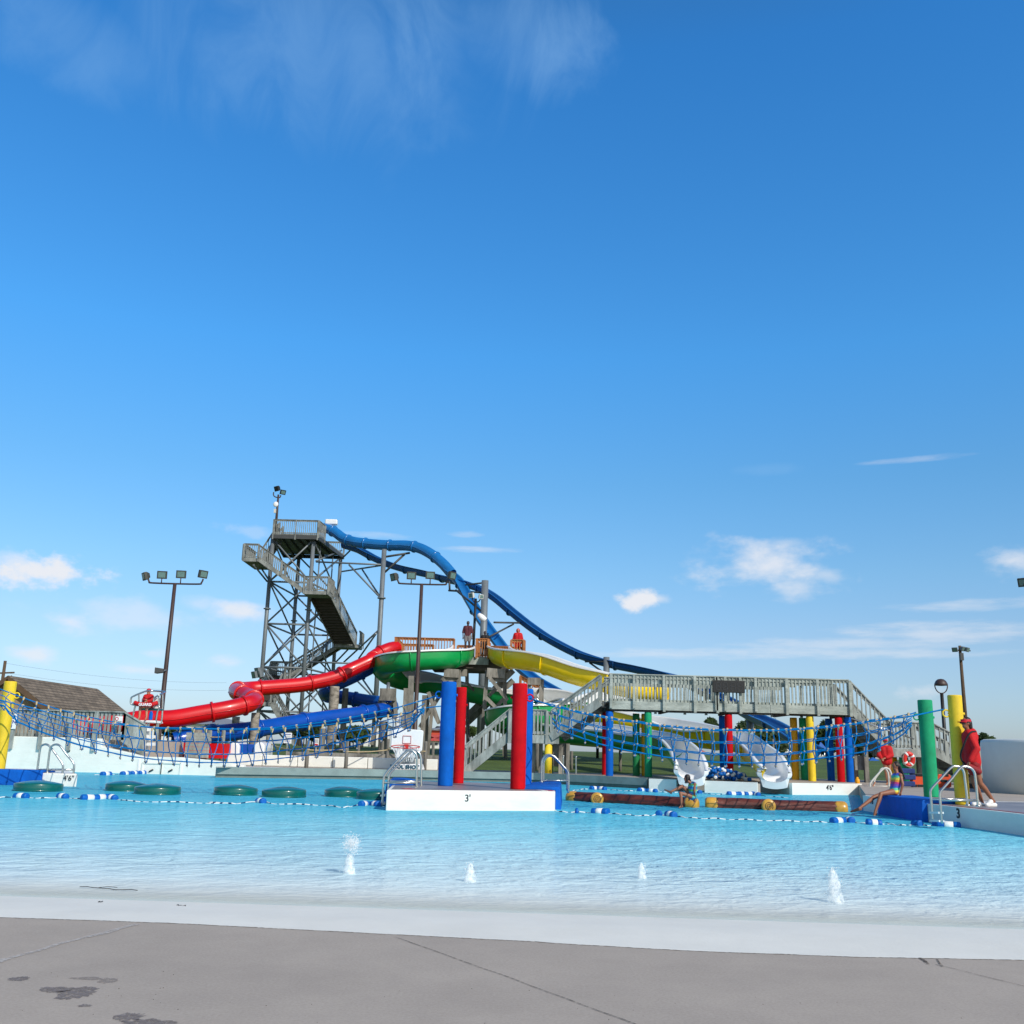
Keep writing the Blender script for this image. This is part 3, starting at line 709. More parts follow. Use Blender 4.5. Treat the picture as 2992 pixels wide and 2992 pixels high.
e0, e1 = ip[3], ip[0]; ed = (e1 - e0).normalized(); en2 = V((ed.y, -ed.x, 0))
if en2.x > 0: en2 = -en2
tag(mat_strip(e0 + ed * .1, e0 + ed * 3.4, .55, .12, IZ + .004, -.3, en2), 'blue foam mat on the island edge beside the green lily pads', 'foam mat', 'blue foam mats on the pool edges')
# right hand mat over the side deck corner
t = (sdk[1] - sdk[0]).normalized(); nr = V((t.y, -t.x, 0))
if nr.x > 0: nr = -nr
pa = G(R6(425, 1535), .37); pb = G(R6(880, 1605), .37); pa = onplane_(R6(455, 1545), sdk[0], sdk[1], 0); pa.z = .37
tag(mat_strip(pa, pb, .95, .21, .374, -.4, nr), 'blue foam mat over the pool corner under the seated girl', 'foam mat', 'blue foam mats on the pool edges')
# left block with its mat
lb = thing('pool_block', 'white concrete pool block with handrails at left, marked 4 6', 'pool block', G(R1(480, 1130)))
fr = G(R1(615, 1100)); a = A(R1(-200, 985), fr.y + .5)
zt = A(R1(480, 993), fr.y).z
mb = MB(); mb.prism([(-16.5, fr.y + .0), (fr.x, fr.y + .0), ((222 - 1496) / 2982 * (fr.y + 3.4), fr.y + 3.4), (-16.5, fr.y + 3.4)], -1.1, zt); bevel(mb.build('wall', 'white_paint', lb), .03)
text("4'6\"", 'depth_number', .19, A(R1(556, 1033), fr.y) + V((0, -.02, 0)), (1, 0, 0), Z, 'ink', lb)
mb = MB(); xm = A(R1(350, 1000), fr.y).x
prof = [(0, -.35), (-.14, -.35), (-.10, zt + .03), (-.06, zt + .075), (.7, zt + .06), (.75, zt + .003), (0, zt + .003)]
vs = []
for x in (-16.4, xm):
    for yy, z in prof: vs.append((x, fr.y + yy, z))
n = len(prof); mb.add(vs, [tuple(range(n))[::-1], tuple(range(n, 2 * n))] + [(i, (i + 1) % n, n + (i + 1) % n, n + i) for i in range(n)])
tag(bevel(mb.build('foam_mat', 'mat_blue'), .025), 'blue foam mat over the white block under the left yellow post', 'foam mat', 'blue foam mats on the pool edges')
text("4'6\"", 'depth_number', .20, onplane_(R6(313, 1582), SDK[0], SDK[1]), SDK[1] - SDK[0], Z, 'ink', sw)
text('3', 'depth_number', .26, onplane_(R6(1125, 1700), SDK[2], SDK[3]), SDK[3] - SDK[2], Z, 'ink', sw, bold=.006)
# ------------------------------------------------------------------ padded posts
def post(pb, pt, z0, material, lab, r=.17, ring=None, ringm=None, ringside=1):
    b = G(pb, z0); b2 = A(pb, b.y + r); b = V((b2.x, b2.y, z0)); top = A(pt, b.y).z
    t = thing('padded_post', lab, 'padded post', b, 'padded posts that hold the rope nets')
    mb = MB(); rnd = random.Random(int(pb[0]))
    prof = [(r * .98, 0.003)]
    n = 14
    for i in range(n + 1):
        prof.append((r * (1 + .008 * rnd.uniform(-1, 1)), .03 + (top - z0 - .06) * i / n))
    prof += [(r * .985, top - z0 - .012), (r * .90, top - z0)]
    mb.lathe(b, prof, 32); mb.build('padding', material, t)
    if ring is not None:
        zr = ring; mb = MB(); d = V((ringside, 0, 0)); cc = b + Z * (zr - z0) + d * (r + .06)
        mb.tube([cc + V((.075 * math.cos(q * .4488) * abs(ringside) , 0, .075 * math.sin(q * .4488))) for q in range(14)], .018, 7, closed=True)
        mb.tube([b + Z * (zr - z0) + d * r * .9, b + Z * (zr - z0) + d * (r + .02)], .022, 7)
        mb.build('eye_bolt', ringm, t)
        mb = MB(); mb.tube([b + Z * (zr - z0) - d * (r * .95), b + Z * (zr - z0) - d * (r + .035)], .03, 8); mb.build('bolt_cap', ringm, t)
    return t, b, top
pB, bB, tB = post(R3(830, 1236), R3(861, 393), IZ, 'foam_blue', 'tall blue padded post on the island beside the red one, nearer the ladder', .172, A(R3(780, 505), 24).z, 'foam_blue', -1)
pRb, bRb, _ = post(R3(935, 1214), R3(961, 437), IZ, 'foam_red', 'red padded post on the island just behind the blue post', .13, A(R3(795, 575), 25.5).z, 'foam_red', -1)
pR, bR, tR = post(R3(1415, 1262), R3(1437, 406), IZ, 'foam_red', 'tall red padded post at the front of the island beside the mat', .168, A(R3(1505, 525), 22.9).z, 'foam_red', 1)
pBb, bBb, _ = post(R3(1480, 1231), R3(1496, 450), IZ, 'foam_blue', 'blue padded post half hidden behind the tall red island post', .14, A(R3(1540, 550), 25.2).z, 'stainless', 1)
pG, bG, _ = post(R6(875, 1545), R6(805, 628), .37, 'foam_green', 'tall green padded post at the pool corner by the seated girl', .175, A(R6(715, 745), 23).z, 'foam_green', -1)
pY, bY, _ = post(R6(1170, 1618), R6(1077, 583), .37, 'foam_yellow', 'tall yellow padded post that the guard leans on', .145, A(R6(985, 718), 19.8).z, 'foam_yellow', -1)
pYl, bYl, _ = post(R1(-15, 975), R1(50, 250), zt, 'foam_yellow', 'yellow padded post cut by the left edge of the photo', .165, A(R1(110, 355), 27.3).z, 'foam_yellow', 1)
# ------------------------------------------------------------------ rope nets
def curve(pts):
    P = sorted(pts)
    def f(x):
        for i in range(len(P) - 1):
            if x <= P[i + 1][0] or i == len(P) - 2:
                a, b = P[i], P[i + 1]; return a[1] + (b[1] - a[1]) * (x - a[0]) / (b[0] - a[0])
    return f
def net(lab, Fp, Bp, Bo, x0, x1, Yf, Yb, n, lf, lb_, slant=.5):
    fF, fB, fO = curve(Fp), curve(Bp), curve(Bo)
    t = thing('cargo_net', lab, 'cargo net', A((.5 * (x0 + x1), fO(.5 * (x0 + x1))), .5 * (Yf[0] + Yf[1])), 'blue rope nets over the pool')
    def pt(u, v):
        x = x0 + (x1 - x0) * u
        yf = lerp(Yf[0], Yf[1], u); yb = lerp(Yb[0], Yb[1], u); ym = .5 * (yf + yb)
        pf = A((x, fF(x)), yf); pb = A((x, fB(x)), yb); po = A((x, fO(x)), ym)
        md = (pf + pb) * .5; w_ = 1 - abs(2 * v - 1) ** 1.12
        q = lerp(pf, pb, v); q = q + (po - md) * w_
        return q
    N = 90
    mbm = MB()
    for v, ld in ((0, lf), (1, lb_)):
        pts = [pt(i / N, v) for i in range(N + 1)]
        if ld[0] is not None: pts = [ld[0]] + pts
        if ld[1] is not None: pts = pts + [ld[1]]
        mbm.tube(pts, .017, 6)
    mbm.build('main_rope', 'rope_blue', t)
    mr = MB(); vv = [1 / 6, 1 / 3, .46, .54, 2 / 3, 5 / 6]
    for v in vv:
        mr.tube([pt(i / N, v) + Z * .012 * mnoise.noise(V((i * .7, v * 9, 1))) for i in range(N + 1)], .0125, 5)
    mc = MB(); mk = MB()
    for k in range(n):
        u = (k + .3) / n
        pts = []
        for j in range(21):
            v = j / 20; uu = min(1, max(0, u + slant * (v if v < .5 else v) / n + .10 / n * math.sin(v * 12 + k)))
            p = pt(uu, v)
            if .4 < v < .6: p = p - Z * .07 * math.cos((v - .5) * 15.7)
            pts.append(p)
        mc.tube(pts, .0125, 5)
        for e, s_ in ((0, 1), (20, -1)):
            a_, b_ = pts[e], pts[e + s_]; d = (b_ - a_).normalized()
            mt = MB(); mt.tube([a_ + Z * .015, a_ + d * .05, a_ + d * .14], [.032, .026, .016], 7); mt.build('rope_tie', 'rope_tan', t)
        for v in vv:
            j = v * 20; j0 = int(j); mk.ell(lerp(pts[j0], pts[min(20, j0 + 1)], j - j0) + (V((0, 0, -.03)) if .4 < v < .6 else V()), (.026, .026, .024), 7, 5)
    mr.build('net_rope', 'rope_blue', t); mc.build('cross_rope', 'rope_blue', t)
    tag(mk.build('knot', 'rope_grey', t), kind='stuff')
    return t
ringB = V((bB.x - .27, bB.y, A(R3(780, 505), bB.y).z)); ringRb = V((bRb.x - .2, bRb.y, A(R3(795, 575), bRb.y).z))
Fp = [R1(-500, 330), R1(-100, 385), R1(0, 400), R1(150, 440), R1(260, 465), R1(360, 495), R1(510, 535), R1(680, 572), R1(850, 588), R1(1050, 608), R1(1280, 625), R12(0, 990), R12(400, 975), R12(770, 940), R12(1120, 890), R12(1480, 830), R12(1830, 750), R3(465, 595), R3(620, 550)]
Bp = [R1(-100, 275), R1(110, 355), R1(260, 410), R1(450, 470), R1(640, 522), R1(850, 566), R1(1050, 604), R1(1280, 632), R12(130, 1000), R12(470, 990), R12(810, 965), R12(1150, 930), R12(1490, 880), R12(1840, 825), R3(545, 640), R3(675, 600)]
Bo = [R1(-300, 420), R1(30, 452), R1(75, 520), R1(150, 590), R1(280, 650), R1(470, 720), R1(630, 775), R1(820, 825), R1(1030, 868), R1(1250, 897), R1(1580, 922), R1(1900, 922), R12(120, 1420), R12(470, 1385), R12(820, 1345), R12(1150, 1285), R12(1500, 1205), R12(1660, 1155), R9(90, 1620), R9(280, 1520), R9(420, 1330), R9(520, 1215)]
net('long blue rope net sagging over the green lily pads', Fp, Bp, Bo, -60, R9(500, 0)[0], (24.6, 24.0), (27.2, 25.6), 34, (A(R1(-500, 330), 24.6), ringB), (None, ringRb), 1.0)
ringR = V((bR.x + .22, bR.y, A(R3(1505, 525), bR.y).z)); ringBb = V((bBb.x + .2, bBb.y, A(R3(1545, 550), bBb.y).z))
Fp = [R4(205, 490), R4(380, 528), R4(500, 555), R4(620, 590), R4(760, 615), R4(900, 642), R4(1020, 665), R4(1180, 680), R4(1320, 708), R4(1600, 732), R4(1900, 757), R5(130, 742), R5(400, 752), R5(560, 757), R5(850, 757), R5(1000, 748), R5(1130, 742), R5(1280, 730), R5(1420, 722), R5(1540, 702), R5(1700, 672), R6(250, 845), R6(330, 830), R6(500, 803), R6(640, 788), R6(720, 775)]
Bp = [R4(205, 478), R4(380, 512), R4(500, 545), R4(620, 578), R4(760, 604), R4(900, 630), R4(1020, 655), R4(1180, 668), R4(1320, 698), R4(1600, 722), R4(1900, 748), R5(130, 734), R5(400, 744), R5(560, 749), R5(850, 749), R5(1000, 740), R5(1130, 734), R5(1280, 718), R5(1420, 708), R5(1540, 694), R5(1700, 662), R6(250, 832), R6(330, 815), R6(500, 795), R6(640, 768), R6(720, 752)]
Bo = [R4(365, 690), R4(440, 765), R4(550, 808), R4(690, 856), R4(800, 896), R4(930, 926), R4(1060, 956), R4(1200, 985), R4(1330, 1005), R4(1440, 1024), R4(1600, 1044), R4(1740, 1058), R4(1900, 1072), R5(400, 1076), R5(540, 1078), R5(660, 1080), R5(820, 1076), R5(950, 1068), R5(1090, 1055), R5(1230, 1038), R5(1365, 1023), R5(1500, 1004), R5(1600, 988), R5(1790, 952), R6(350, 1095), R6(430, 1066), R6(540, 1010), R6(620, 950), R6(690, 870)]
net('blue rope net stretched over the brown floating logs', Fp, Bp, Bo, R4(365, 0)[0], R6(690, 0)[0], (22.7, 20.4), (25.2, 23.2), 28, (ringR, V((bY.x - .26, bY.y, A(R6(985, 718), bY.y).z))), (ringBb, V((bG.x - .25, bG.y, A(R6(715, 745), bG.y).z))), .35)
# ------------------------------------------------------------------ lily pads
def lily(pbot, half, lab, first=[None]):
    b = G(pbot, 0); r = half / 2982 * b.y; ce = V((b.x, b.y + r * .96, 0))
    if first[0] is None:
        mb = MB(); mb.lathe((0, 0, 0), [(.50, -.12), (.535, -.02), (.54, .06), (.54, .14), (.532, .16), (.51, .172), (.34, .208), (.16, .234), (0.001, .24)], 40)
        rb = [(.545, -.005), (.55, .01), (.545, .03)]
        mb.lathe((0, 0, 0), rb, 40)
        o = mb.build('lily_pad', 'pad_green', origin=(0, 0, 0)); first[0] = o
    else:
        o = first[0].copy(); COL.objects.link(o)
    o.location = ce; o.scale = (r / .54,) * 2 + (1.0,); o.rotation_euler = (R(random.uniform(-1.5, 1.5)), R(random.uniform(-1.5, 1.5)), random.random())
    tag(o, lab, 'lily pad', 'green floating lily pads')
lily(R1(222, 1140), 68, 'dark green lily pad float in front of the left blue mat')
lily(R1(955, 1138), 57, 'green lily pad float half hidden behind its left neighbour, left pair')
lily(R1(1207, 1166), 66, 'green lily pad float overlapping the one behind it, left pair')
lily(R7(474, 1448), 63, 'green lily pad float alone under the middle of the net')
lily(R7(872, 1466), 64, 'green lily pad float behind the single blue and white rope float')
lily(R7(1366, 1462), 56, 'green lily pad float farther back of the pair next to the island')
lily(R7(1620, 1482), 53, 'green lily pad float touching the island ladder')
# ------------------------------------------------------------------ floating logs
def log(p0, p1, stub, lab, r, knots):
    a = G(p0, .07); b = G(p1, .07); ax = (b - a).normalized(); L_ = (b - a).length
    t = thing('floating_log', lab, 'floating log', (a + b) / 2 + V((0, 0, -.1)), 'brown floating foam logs')
    mb = MB(); n = 22; N = 60; rows = []
    sd_ = ax.cross(Z).normalized(); up = sd_.cross(ax)
    e = .26
    for i in range(N + 1):
        s_ = e + (L_ - 2 * e) * i / N; row = []
        for k in range(n + 1):
            an = 2 * math.pi * (k % n) / n
            rr = r * (1 + .10 * mnoise.noise(V((s_ * .8, math.cos(an) * 2.2, math.sin(an) * 2.2 + knots))) + .05 * mnoise.noise(V((s_ * 3, math.cos(an) * 6, math.sin(an) * 6))))
            g = math.sin(an * 7 + 1.6 * math.sin(s_ * 2.1 + knots)) ** 8
            rr *= 1 - .10 * g
            row.append(a + ax * s_ + (sd_ * math.cos(an) + up * math.sin(an)) * rr)
        rows.append(row)
    mb.sheet(rows); mb.build('trunk', 'log_bark', t)
    for q, d in ((a, ax), (b, -ax)):
        mb = MB(); mb.lathe(q, [(.04, 0), (r * .75, .005), (r * .98, .05), (r * 1.04, .12), (r * 1.02, .24), (r * .96, .30)], 24, d); mb.build('log_end', 'log_end', t)
    s0 = G(stub, .06); fwd = V((-.12, -1, .05)).normalized()
    axc = a + ax * (s0 - a).dot(ax)
    mb = MB(); mb.lathe(axc, [(r * .8, 0), (r * .85, .2), (r * .98, r + .14), (r * 1.0, r + .22), (r * .93, r + .25), (r * .7, r + .262), (.01, r + .268)], 24, fwd); st = mb.build('branch_stub', 'log_end', t)
    mb = MB(); pts = []
    f0 = axc + fwd * (r + .272); s1 = fwd.cross(Z).normalized(); u1 = s1.cross(fwd)
    for i in range(40): pts.append(f0 + (s1 * math.cos(i * .42) + u1 * math.sin(i * .42)) * (r * .62 * i / 40))
    mb.tube(pts, .006, 5); mb.build('ring_mark', 'log_bark', st)
    return t
log(R4(510, 1385), R4(1735, 1452), R4(866, 1400), 'brown floating log that the child in the aqua swimsuit sits on', .165, 3)
log(R5(192, 1448), R5(1532, 1492), R5(780, 1475), 'brown floating log with three yellow ends and no rider', .17, 8)
# ------------------------------------------------------------------ lane ropes with floats
FL = []
def lane(pts, floats, lab, half=.17, r=.072):
    P = [G(p, .02) for p in pts]
    t = thing('lane_rope', lab, 'lane rope', sum(P, V()) / len(P), 'blue and white lane ropes')
    Q = spline(P, 6); mb = MB(); mb.tube([(q[0], q[1], .006 + .012 * math.sin(i * 1.1)) for i, q in enumerate(Q)], .012, 6); mb.build('rope', 'rope_stripe', t)
    for f in floats:
        p = G(f[0], .03); w_ = f[1] if len(f) > 1 else 1.0
        i = min(range(len(Q)), key=lambda i: (V(Q[i]) - p).length); d = V(Q[min(i + 1, len(Q) - 1)]) - V(Q[max(0, i - 1)]); d.z = 0; d.normalize()
        d = (d + V((0, random.uniform(-.15, .15), random.uniform(-.06, .06)))).normalized()
        h_ = half * w_
        for s_ in ((-1, 1) if w_ > .7 else (1,)):
            mb = MB(); o_ = 0 if w_ <= .7 else h_ * .36
            mb.lathe(p + d * s_ * o_, [(r * .55, 0), (r * .97, .012), (r, .03), (r, h_ * .5), (r * .95, h_ * .58), (r * .6, h_ * .64)], 16, d * s_); mb.build('float', 'float_blue', t)
        if w_ > .7:
            mb = MB(); mb.lathe(p - d * h_ * .37, [(r * .9, 0), (r * .99, .01), (r * .99, h_ * .73), (r * .9, h_ * .74)], 16, d); mb.build('float', 'float_white', t)
    return t
lane([R1(-120, 1190), R1(0, 1183), R1(170, 1178), R1(340, 1188), R1(505, 1180), R1(640, 1194), R1(815, 1190), R1(905, 1190), R1(1060, 1211), R1(1500, 1222), R1(1900, 1233), R7(300, 1499), R7(490, 1507), R7(720, 1494), R7(840, 1508), R7(1200, 1520), R3(0, 1398), R3(80, 1390), R3(175, 1379), R3(265, 1380), R3(335, 1392)],
     [(R1(170, 1178), 1.15), (R1(505, 1180), 1.15), (R1(725, 1191), 1.15), (R1(817, 1188), 1.15), (R1(905, 1189), 1.15), (R7(722, 1494), 1.15), (R3(175, 1379), 1.15), (R3(265, 1380), 1.15)], 'lane rope with eight blue and white floats in front of the lily pads')
lane([R4(372, 1492), R4(440, 1512), R4(580, 1517), R4(810, 1520), R4(960, 1532), R4(1080, 1543), R4(1250, 1550), R4(1360, 1541), R4(1480, 1546), R4(1600, 1565), R5(120, 1573), R5(370, 1581), R5(700, 1592), R5(1100, 1604), R5(1340, 1610), R5(1445, 1606), R5(1550, 1602), R5(1640, 1618), R5(1740, 1625), R5(1780, 1625), R6(480, 1790), R6(570, 1801), R6(710, 1795), R6(800, 1803), R6(905, 1800), R6(1035, 1806), R6(1130, 1808), R6(1205, 1787)],
     [(R4(580, 1517), .6), (R4(812, 1520), 1.1), (R4(870, 1518), .65), (R4(1362, 1540), .65), (R4(1482, 1547), 1.2), (R5(1445, 1606), 1.25), (R5(1550, 1602), 1.1), (R5(1782, 1625), .9), (R6(708, 1793), .7), (R6(752, 1795), .7), (R6(905, 1799), .7), (R6(1036, 1806), 1.3)], 'lane rope running from the island past both logs to the 3 wall', .17, .075)
lane([R4(560, 1318), R4(640, 1305), R4(760, 1301), R4(832, 1303), R4(950, 1311), R4(1100, 1320), R4(1205, 1316), R4(1302, 1325), R4(1420, 1331), R4(1600, 1334), R4(1740, 1336), R5(250, 1348), R5(452, 1352), R5(540, 1352), R5(610, 1353), R5(682, 1357), R5(800, 1372), R5(1000, 1385)],
     [(R4(762, 1300), 1.1), (R4(832, 1303), 1.1), (R4(1205, 1316), 1.1), (R4(1302, 1325), 1.1), (R4(1738, 1336), 1.1), (R5(455, 1352), 1.1), (R5(540, 1352), 1.1), (R5(610, 1353), 1.1), (R5(682, 1357), 1.1)], 'lane rope with blue and white floats behind the logs near the slide ends', .19, .08)
lane([R1(760, 1003), R1(855, 1001), R1(1010, 996), R1(1080, 993), R1(1142, 991), R1(1180, 988), R1(1222, 984)],
     [(R1(855, 1001), 1.1), (R1(1010, 996), 1.1), (R1(1080, 993), 1.1), (R1(1142, 991), .9)], 'short lane rope tied to the far white wall under the guard chair', .22, .1)
# ------------------------------------------------------------------ ladders and handrails
def rails(lab, rl, bars=(), treads=(), r=.024, material='stainless', tm=None, deckz=None):
    """rl: list of (points, depth); each rail a bent pipe"""
    P = [[A(p, Y if not isinstance(Y, tuple) else lerp(Y[0], Y[1], i / (len(pp) - 1))) for i, p in enumerate(pp)] for pp, Y in rl]
    cen = sum(P[0], V()) / len(P[0])
    t = thing('pool_ladder', lab, 'pool ladder', (cen.x, cen.y, 0), 'stainless pool ladders and handrails')
    for pts in P:
        mb = MB(); mb.tube(spline(pts, 5), r, 10); rr = mb.build('rail', material, t)
        mb = MB(); q = V(pts[0]); mb.lathe(q - Z * .01, [(r * 2, 0), (r * 2.1, .015), (r * 1.2, .03)], 14); mb.build('foot_plate', material, rr)
    for (p0, Y0, p1, Y1) in bars:
        mb = MB(); mb.tube([A(p0, Y0), A(p1, Y1)], r * .9, 8); mb.build('crossbar', material, t)
    for (p0, Y0, p1, Y1) in treads:
        mb = MB(); mb.beam(A(p0, Y0), A(p1, Y1), .10, .035); mb.build('tread', tm or material, t)
    return t
Yl = 22.3; Yl2 = Yl + .75
rails('pair of steel handrails climbing onto the left corner of the island', [([R3(600, 1250), R3(600, 1130), R3(602, 1010), R3(585, 963), R3(550, 945), R3(508, 962), R3(420, 1055), R3(350, 1135), R3(333, 1190), R3(328, 1290), R3(322, 1395)], Yl),
      ([R3(638, 1246), R3(636, 1130), R3(636, 1020), R3(622, 968), R3(590, 948), R3(552, 960), R3(470, 1045), R3(390, 1125), R3(374, 1180), R3(370, 1262), R3(366, 1330)], Yl2)],
      [(R3(333, 1207), Yl, R3(602, 1207), Yl), (R3(374, 1195), Yl2, R3(636, 1197), Yl2)], [(R3(325, 1310), Yl, R3(370, 1300), Yl2), (R3(323, 1375), Yl, R3(367, 1362), Yl2)], r=.026)
Yr = 25.0
rails('bent steel handrail behind the blue mat on the island', [([R3(1606, 1200), R3(1608, 1100), R3(1612, 1030), R3(1640, 988), R3(1680, 982), R3(1720, 1004), R3(1780, 1070), R3(1820, 1120), R3(1826, 1180), R3(1824, 1290)], Yr),
      ([R3(1622, 1196), R3(1624, 1100), R3(1627, 1035), R3(1652, 998), R3(1688, 992), R3(1725, 1016), R3(1785, 1082), R3(1812, 1125), R3(1816, 1180), R3(1814, 1270)], Yr + .5)],
      [(R3(1610, 1190), Yr, R3(1822, 1190), Yr)], [], r=.026)
ya = fr.y + .25
rails('pair of steel handrails on the white block by the left blue mat', [([R1(298, 985), R1(312, 880), R1(325, 790), R1(345, 764), R1(375, 760), R1(405, 780), R1(455, 845), R1(500, 910), R1(508, 950), R1(495, 1040), R1(478, 1140)], ya),
      ([R1(380, 985), R1(392, 880), R1(405, 795), R1(425, 768), R1(455, 760), R1(487, 775), R1(540, 845), R1(590, 905), R1(597, 950), R1(585, 1050), R1(568, 1130)], ya - .12)],
      [(R1(305, 962), ya, R1(505, 962), ya), (R1(385, 964), ya - .12, R1(595, 964), ya - .12)], [(R1(495, 1055), ya, R1(585, 1055), ya - .12), (R1(485, 1105), ya, R1(577, 1103), ya - .12)], r=.028)
yp = 19.4
rails('large pair of steel handrails in front of the standing guard', [([R6(1215, 1618), R6(1205, 1500), R6(1190, 1380), R6(1180, 1310), R6(1155, 1268), R6(1110, 1252), R6(1060, 1265), R6(960, 1370), R6(885, 1450), R6(866, 1490), R6(872, 1580), R6(888, 1770)], yp + .55),
      ([R6(1312, 1625), R6(1302, 1500), R6(1290, 1380), R6(1278, 1310), R6(1245, 1270), R6(1190, 1255), R6(1145, 1270), R6(1060, 1375), R6(975, 1470), R6(955, 1510), R6(960, 1620), R6(975, 1790)], yp)],
      [(R6(872, 1560), yp + .55, R6(1205, 1562), yp + .55), (R6(958, 1570), yp, R6(1305, 1572), yp)], [(R6(875, 1688), yp + .5, R6(965, 1690), yp), (R6(880, 1765), yp + .5, R6(970, 1768), yp)], r=.024, tm='float_white')
yk = G(R6(340, 1440), DZ).y
rails('white rimmed ladder beside the swimmer behind the seated girl', [([R6(505, 1440), R6(500, 1340), R6(478, 1285), R6(450, 1270), R6(420, 1278), R6(350, 1350), R6(302, 1410), R6(298, 1440), R6(300, 1500)], yk - .6),
      ([R6(475, 1440), R6(470, 1335), R6(450, 1285), R6(425, 1272), R6(400, 1282), R6(380, 1320), R6(345, 1370), R6(335, 1420), R6(345, 1525)], yk)],
      [(R6(335, 1442), yk, R6(500, 1442), yk)], [(R6(298, 1490), yk - .6, R6(345, 1510), yk)], r=.03, material='rail_white')
yf = G(R7(1100, 1275), 0).y
rails('pool ladder with a white tread at the far coping', [([R7(1190, 1228), R7(1188, 1140), R7(1192, 1095), R7(1185, 1085), R7(1172, 1100), R7(1155, 1150), R7(1148, 1210), R7(1146, 1295)], yf), ([R7(1088, 1228), R7(1090, 1140), R7(1094, 1100), R7(1084, 1090), R7(1072, 1104), R7(1056, 1155), R7(1050, 1215), R7(1045, 1295)], yf)],
      [], [(R7(1046, 1267), yf, R7(1147, 1267), yf)], r=.03, tm='float_white')
yf = G(R4(560, 1262), 0).y
rails('pool ladder of two upright rails at the far coping by the orange ball', [([R4(590, 1000), R4(590, 1100), R4(592, 1270)], yf), ([R4(470, 995), R4(469, 1100), R4(466, 1215)], yf)], [], [(R4(466, 1220), yf, R4(592, 1222), yf)], r=.03)
# orange ball in the pool
p = G(R10(585, 1612), 0); r = 34 / 2982 * p.y * .2070
mb = MB(); mb.ell((p.x, p.y + r * .5, r * .8), (r, r, r), 24, 14); o = mb.build('ball', 'orange_ball')
tag(o, 'orange ball floating beside the island handrail', 'ball')
# ------------------------------------------------------------------ timber and railings
def onplane(p, a, b):
    d = ray(*p); o = V((0, 0, H)); t = (b - a); nn = V((t.y, -t.x, 0)); k = (a - o).dot(nn) / d.dot(nn); return o + d * k
def railing(parent, p0, p1, h, material, bal=.14, posts=1.5, below=.25, name='railing', bw=.045, ends=True, low=.10, fb=.13):
    p0 = V(p0); p1 = V(p1); L_ = (V((p1.x - p0.x, p1.y - p0.y, 0))).length; mb = MB()
    sl_ = p1 - p0; side = V((sl_.y, -sl_.x, 0)).normalized()
    mb.beam(p0 + Z * h, p1 + Z * h, .15, .04)
    mb.beam(p0 + Z * (h - .02 - fb / 2), p1 + Z * (h - .02 - fb / 2), .035, fb)
    mb.beam(p0 + Z * low, p1 + Z * low, .035, .09)
    n = max(1, int(L_ / bal))
    for i in range(n + 1):
        p = lerp(p0, p1, (i + .5) / (n + 1)) + side * .038
        mb.beam(p + Z * (low - .06), p + Z * (h - .05), bw, .038, up=side)
    if posts:
        k = max(1, int(round(L_ / posts)))
        for i in range(0 if ends else 1, k + (1 if ends else 0)):
            p = lerp(p0, p1, i / k) + side * .08
            mb.beam(p - Z * below, p + Z * (h - .03), .10, .09, up=side)
    return mb.build(name, material, parent)
def stairs(parent, top, bot, width, material, h=1.0, bal=.14, under=None, rails_=(1, -1), rm=None):
    top = V(top); bot = V(bot); d = V((bot.x - top.x, bot.y - top.y, 0)); run = d.length; d.normalize(); s = V((-d.y, d.x, 0))
    rise = top.z - bot.z; n = max(3, int(rise / .19)); mb = MB()
    for i in range(n):
        q = (i + .5) / n; p = lerp(top, bot, q); p.z = top.z - rise * (i + 1) / n
        mb.beam(p - s * width / 2, p + s * width / 2, run / n + .03, .045)
        mb.beam(p - s * width / 2 - d * run / n * .45 + Z * (rise / n * .5), p + s * width / 2 - d * run / n * .45 + Z * (rise / n * .5), .02, rise / n * .85)
    mb.build('stair_treads', under or material, parent)
    for k in (1, -1):
        mb = MB(); o = s * k * (width / 2 + .03) - Z * .08
        mb.beam(top + o, bot + o, .06, .30); mb.build('stringer', material, parent)
        if k in rails_: railing(parent, top + s * k * (width / 2 + .02), bot + s * k * (width / 2 + .02), h, rm or material, bal, 1.6, .12)
def fbox(parent, name, material, p0, p1, d0, z0, z1):
    """box from plan point p0 to p1 with depth d0 behind that line, between two levels"""
    t = (p1 - p0); t.z = 0; t.normalize(); nb = V((-t.y, t.x, 0)); mb = MB()
    mb.prism([((p0).x, (p0).y), (p1.x, p1.y), ((p1 + nb * d0).x, (p1 + nb * d0).y), ((p0 + nb * d0).x, (p0 + nb * d0).y)], z0, z1)
    return mb.build(name, material, parent)
# ------------------------------------------------------------------ footbridge on coloured columns
ca = G(R4(908, 1183), DZ); cb = A(R5(1565, 1258), ca.y - .1); ca = A(R4(908, 1183), ca.y - .1)
br = thing('wooden_footbridge', 'weathered grey wooden footbridge on coloured columns with stairs at both ends', 'footbridge', (ca + cb) / 2)
bl = onplane(R4(900, 300), ca, cb); brr = onplane(R5(1548, 400), ca, cb)
bd = V((brr.x - bl.x, brr.y - bl.y, 0)).normalized(); bn = V((-bd.y, bd.x, 0)); BW = 2.0
zt_ = .5 * (onplane(R4(910, 217), ca, cb).z + onplane(R5(1530, 285), ca, cb).z)
zs1 = .5 * (onplane(R4(910, 470), ca, cb).z + onplane(R5(1530, 530), ca, cb).z)
zs0 = .5 * (onplane(R4(910, 552), ca, cb).z + onplane(R5(1530, 612), ca, cb).z)
bl.z = brr.z = zs1
fl = V((bl.x, bl.y, 0)) - bn * .12; fr_ = V((brr.x, brr.y, 0)) - bn * .12
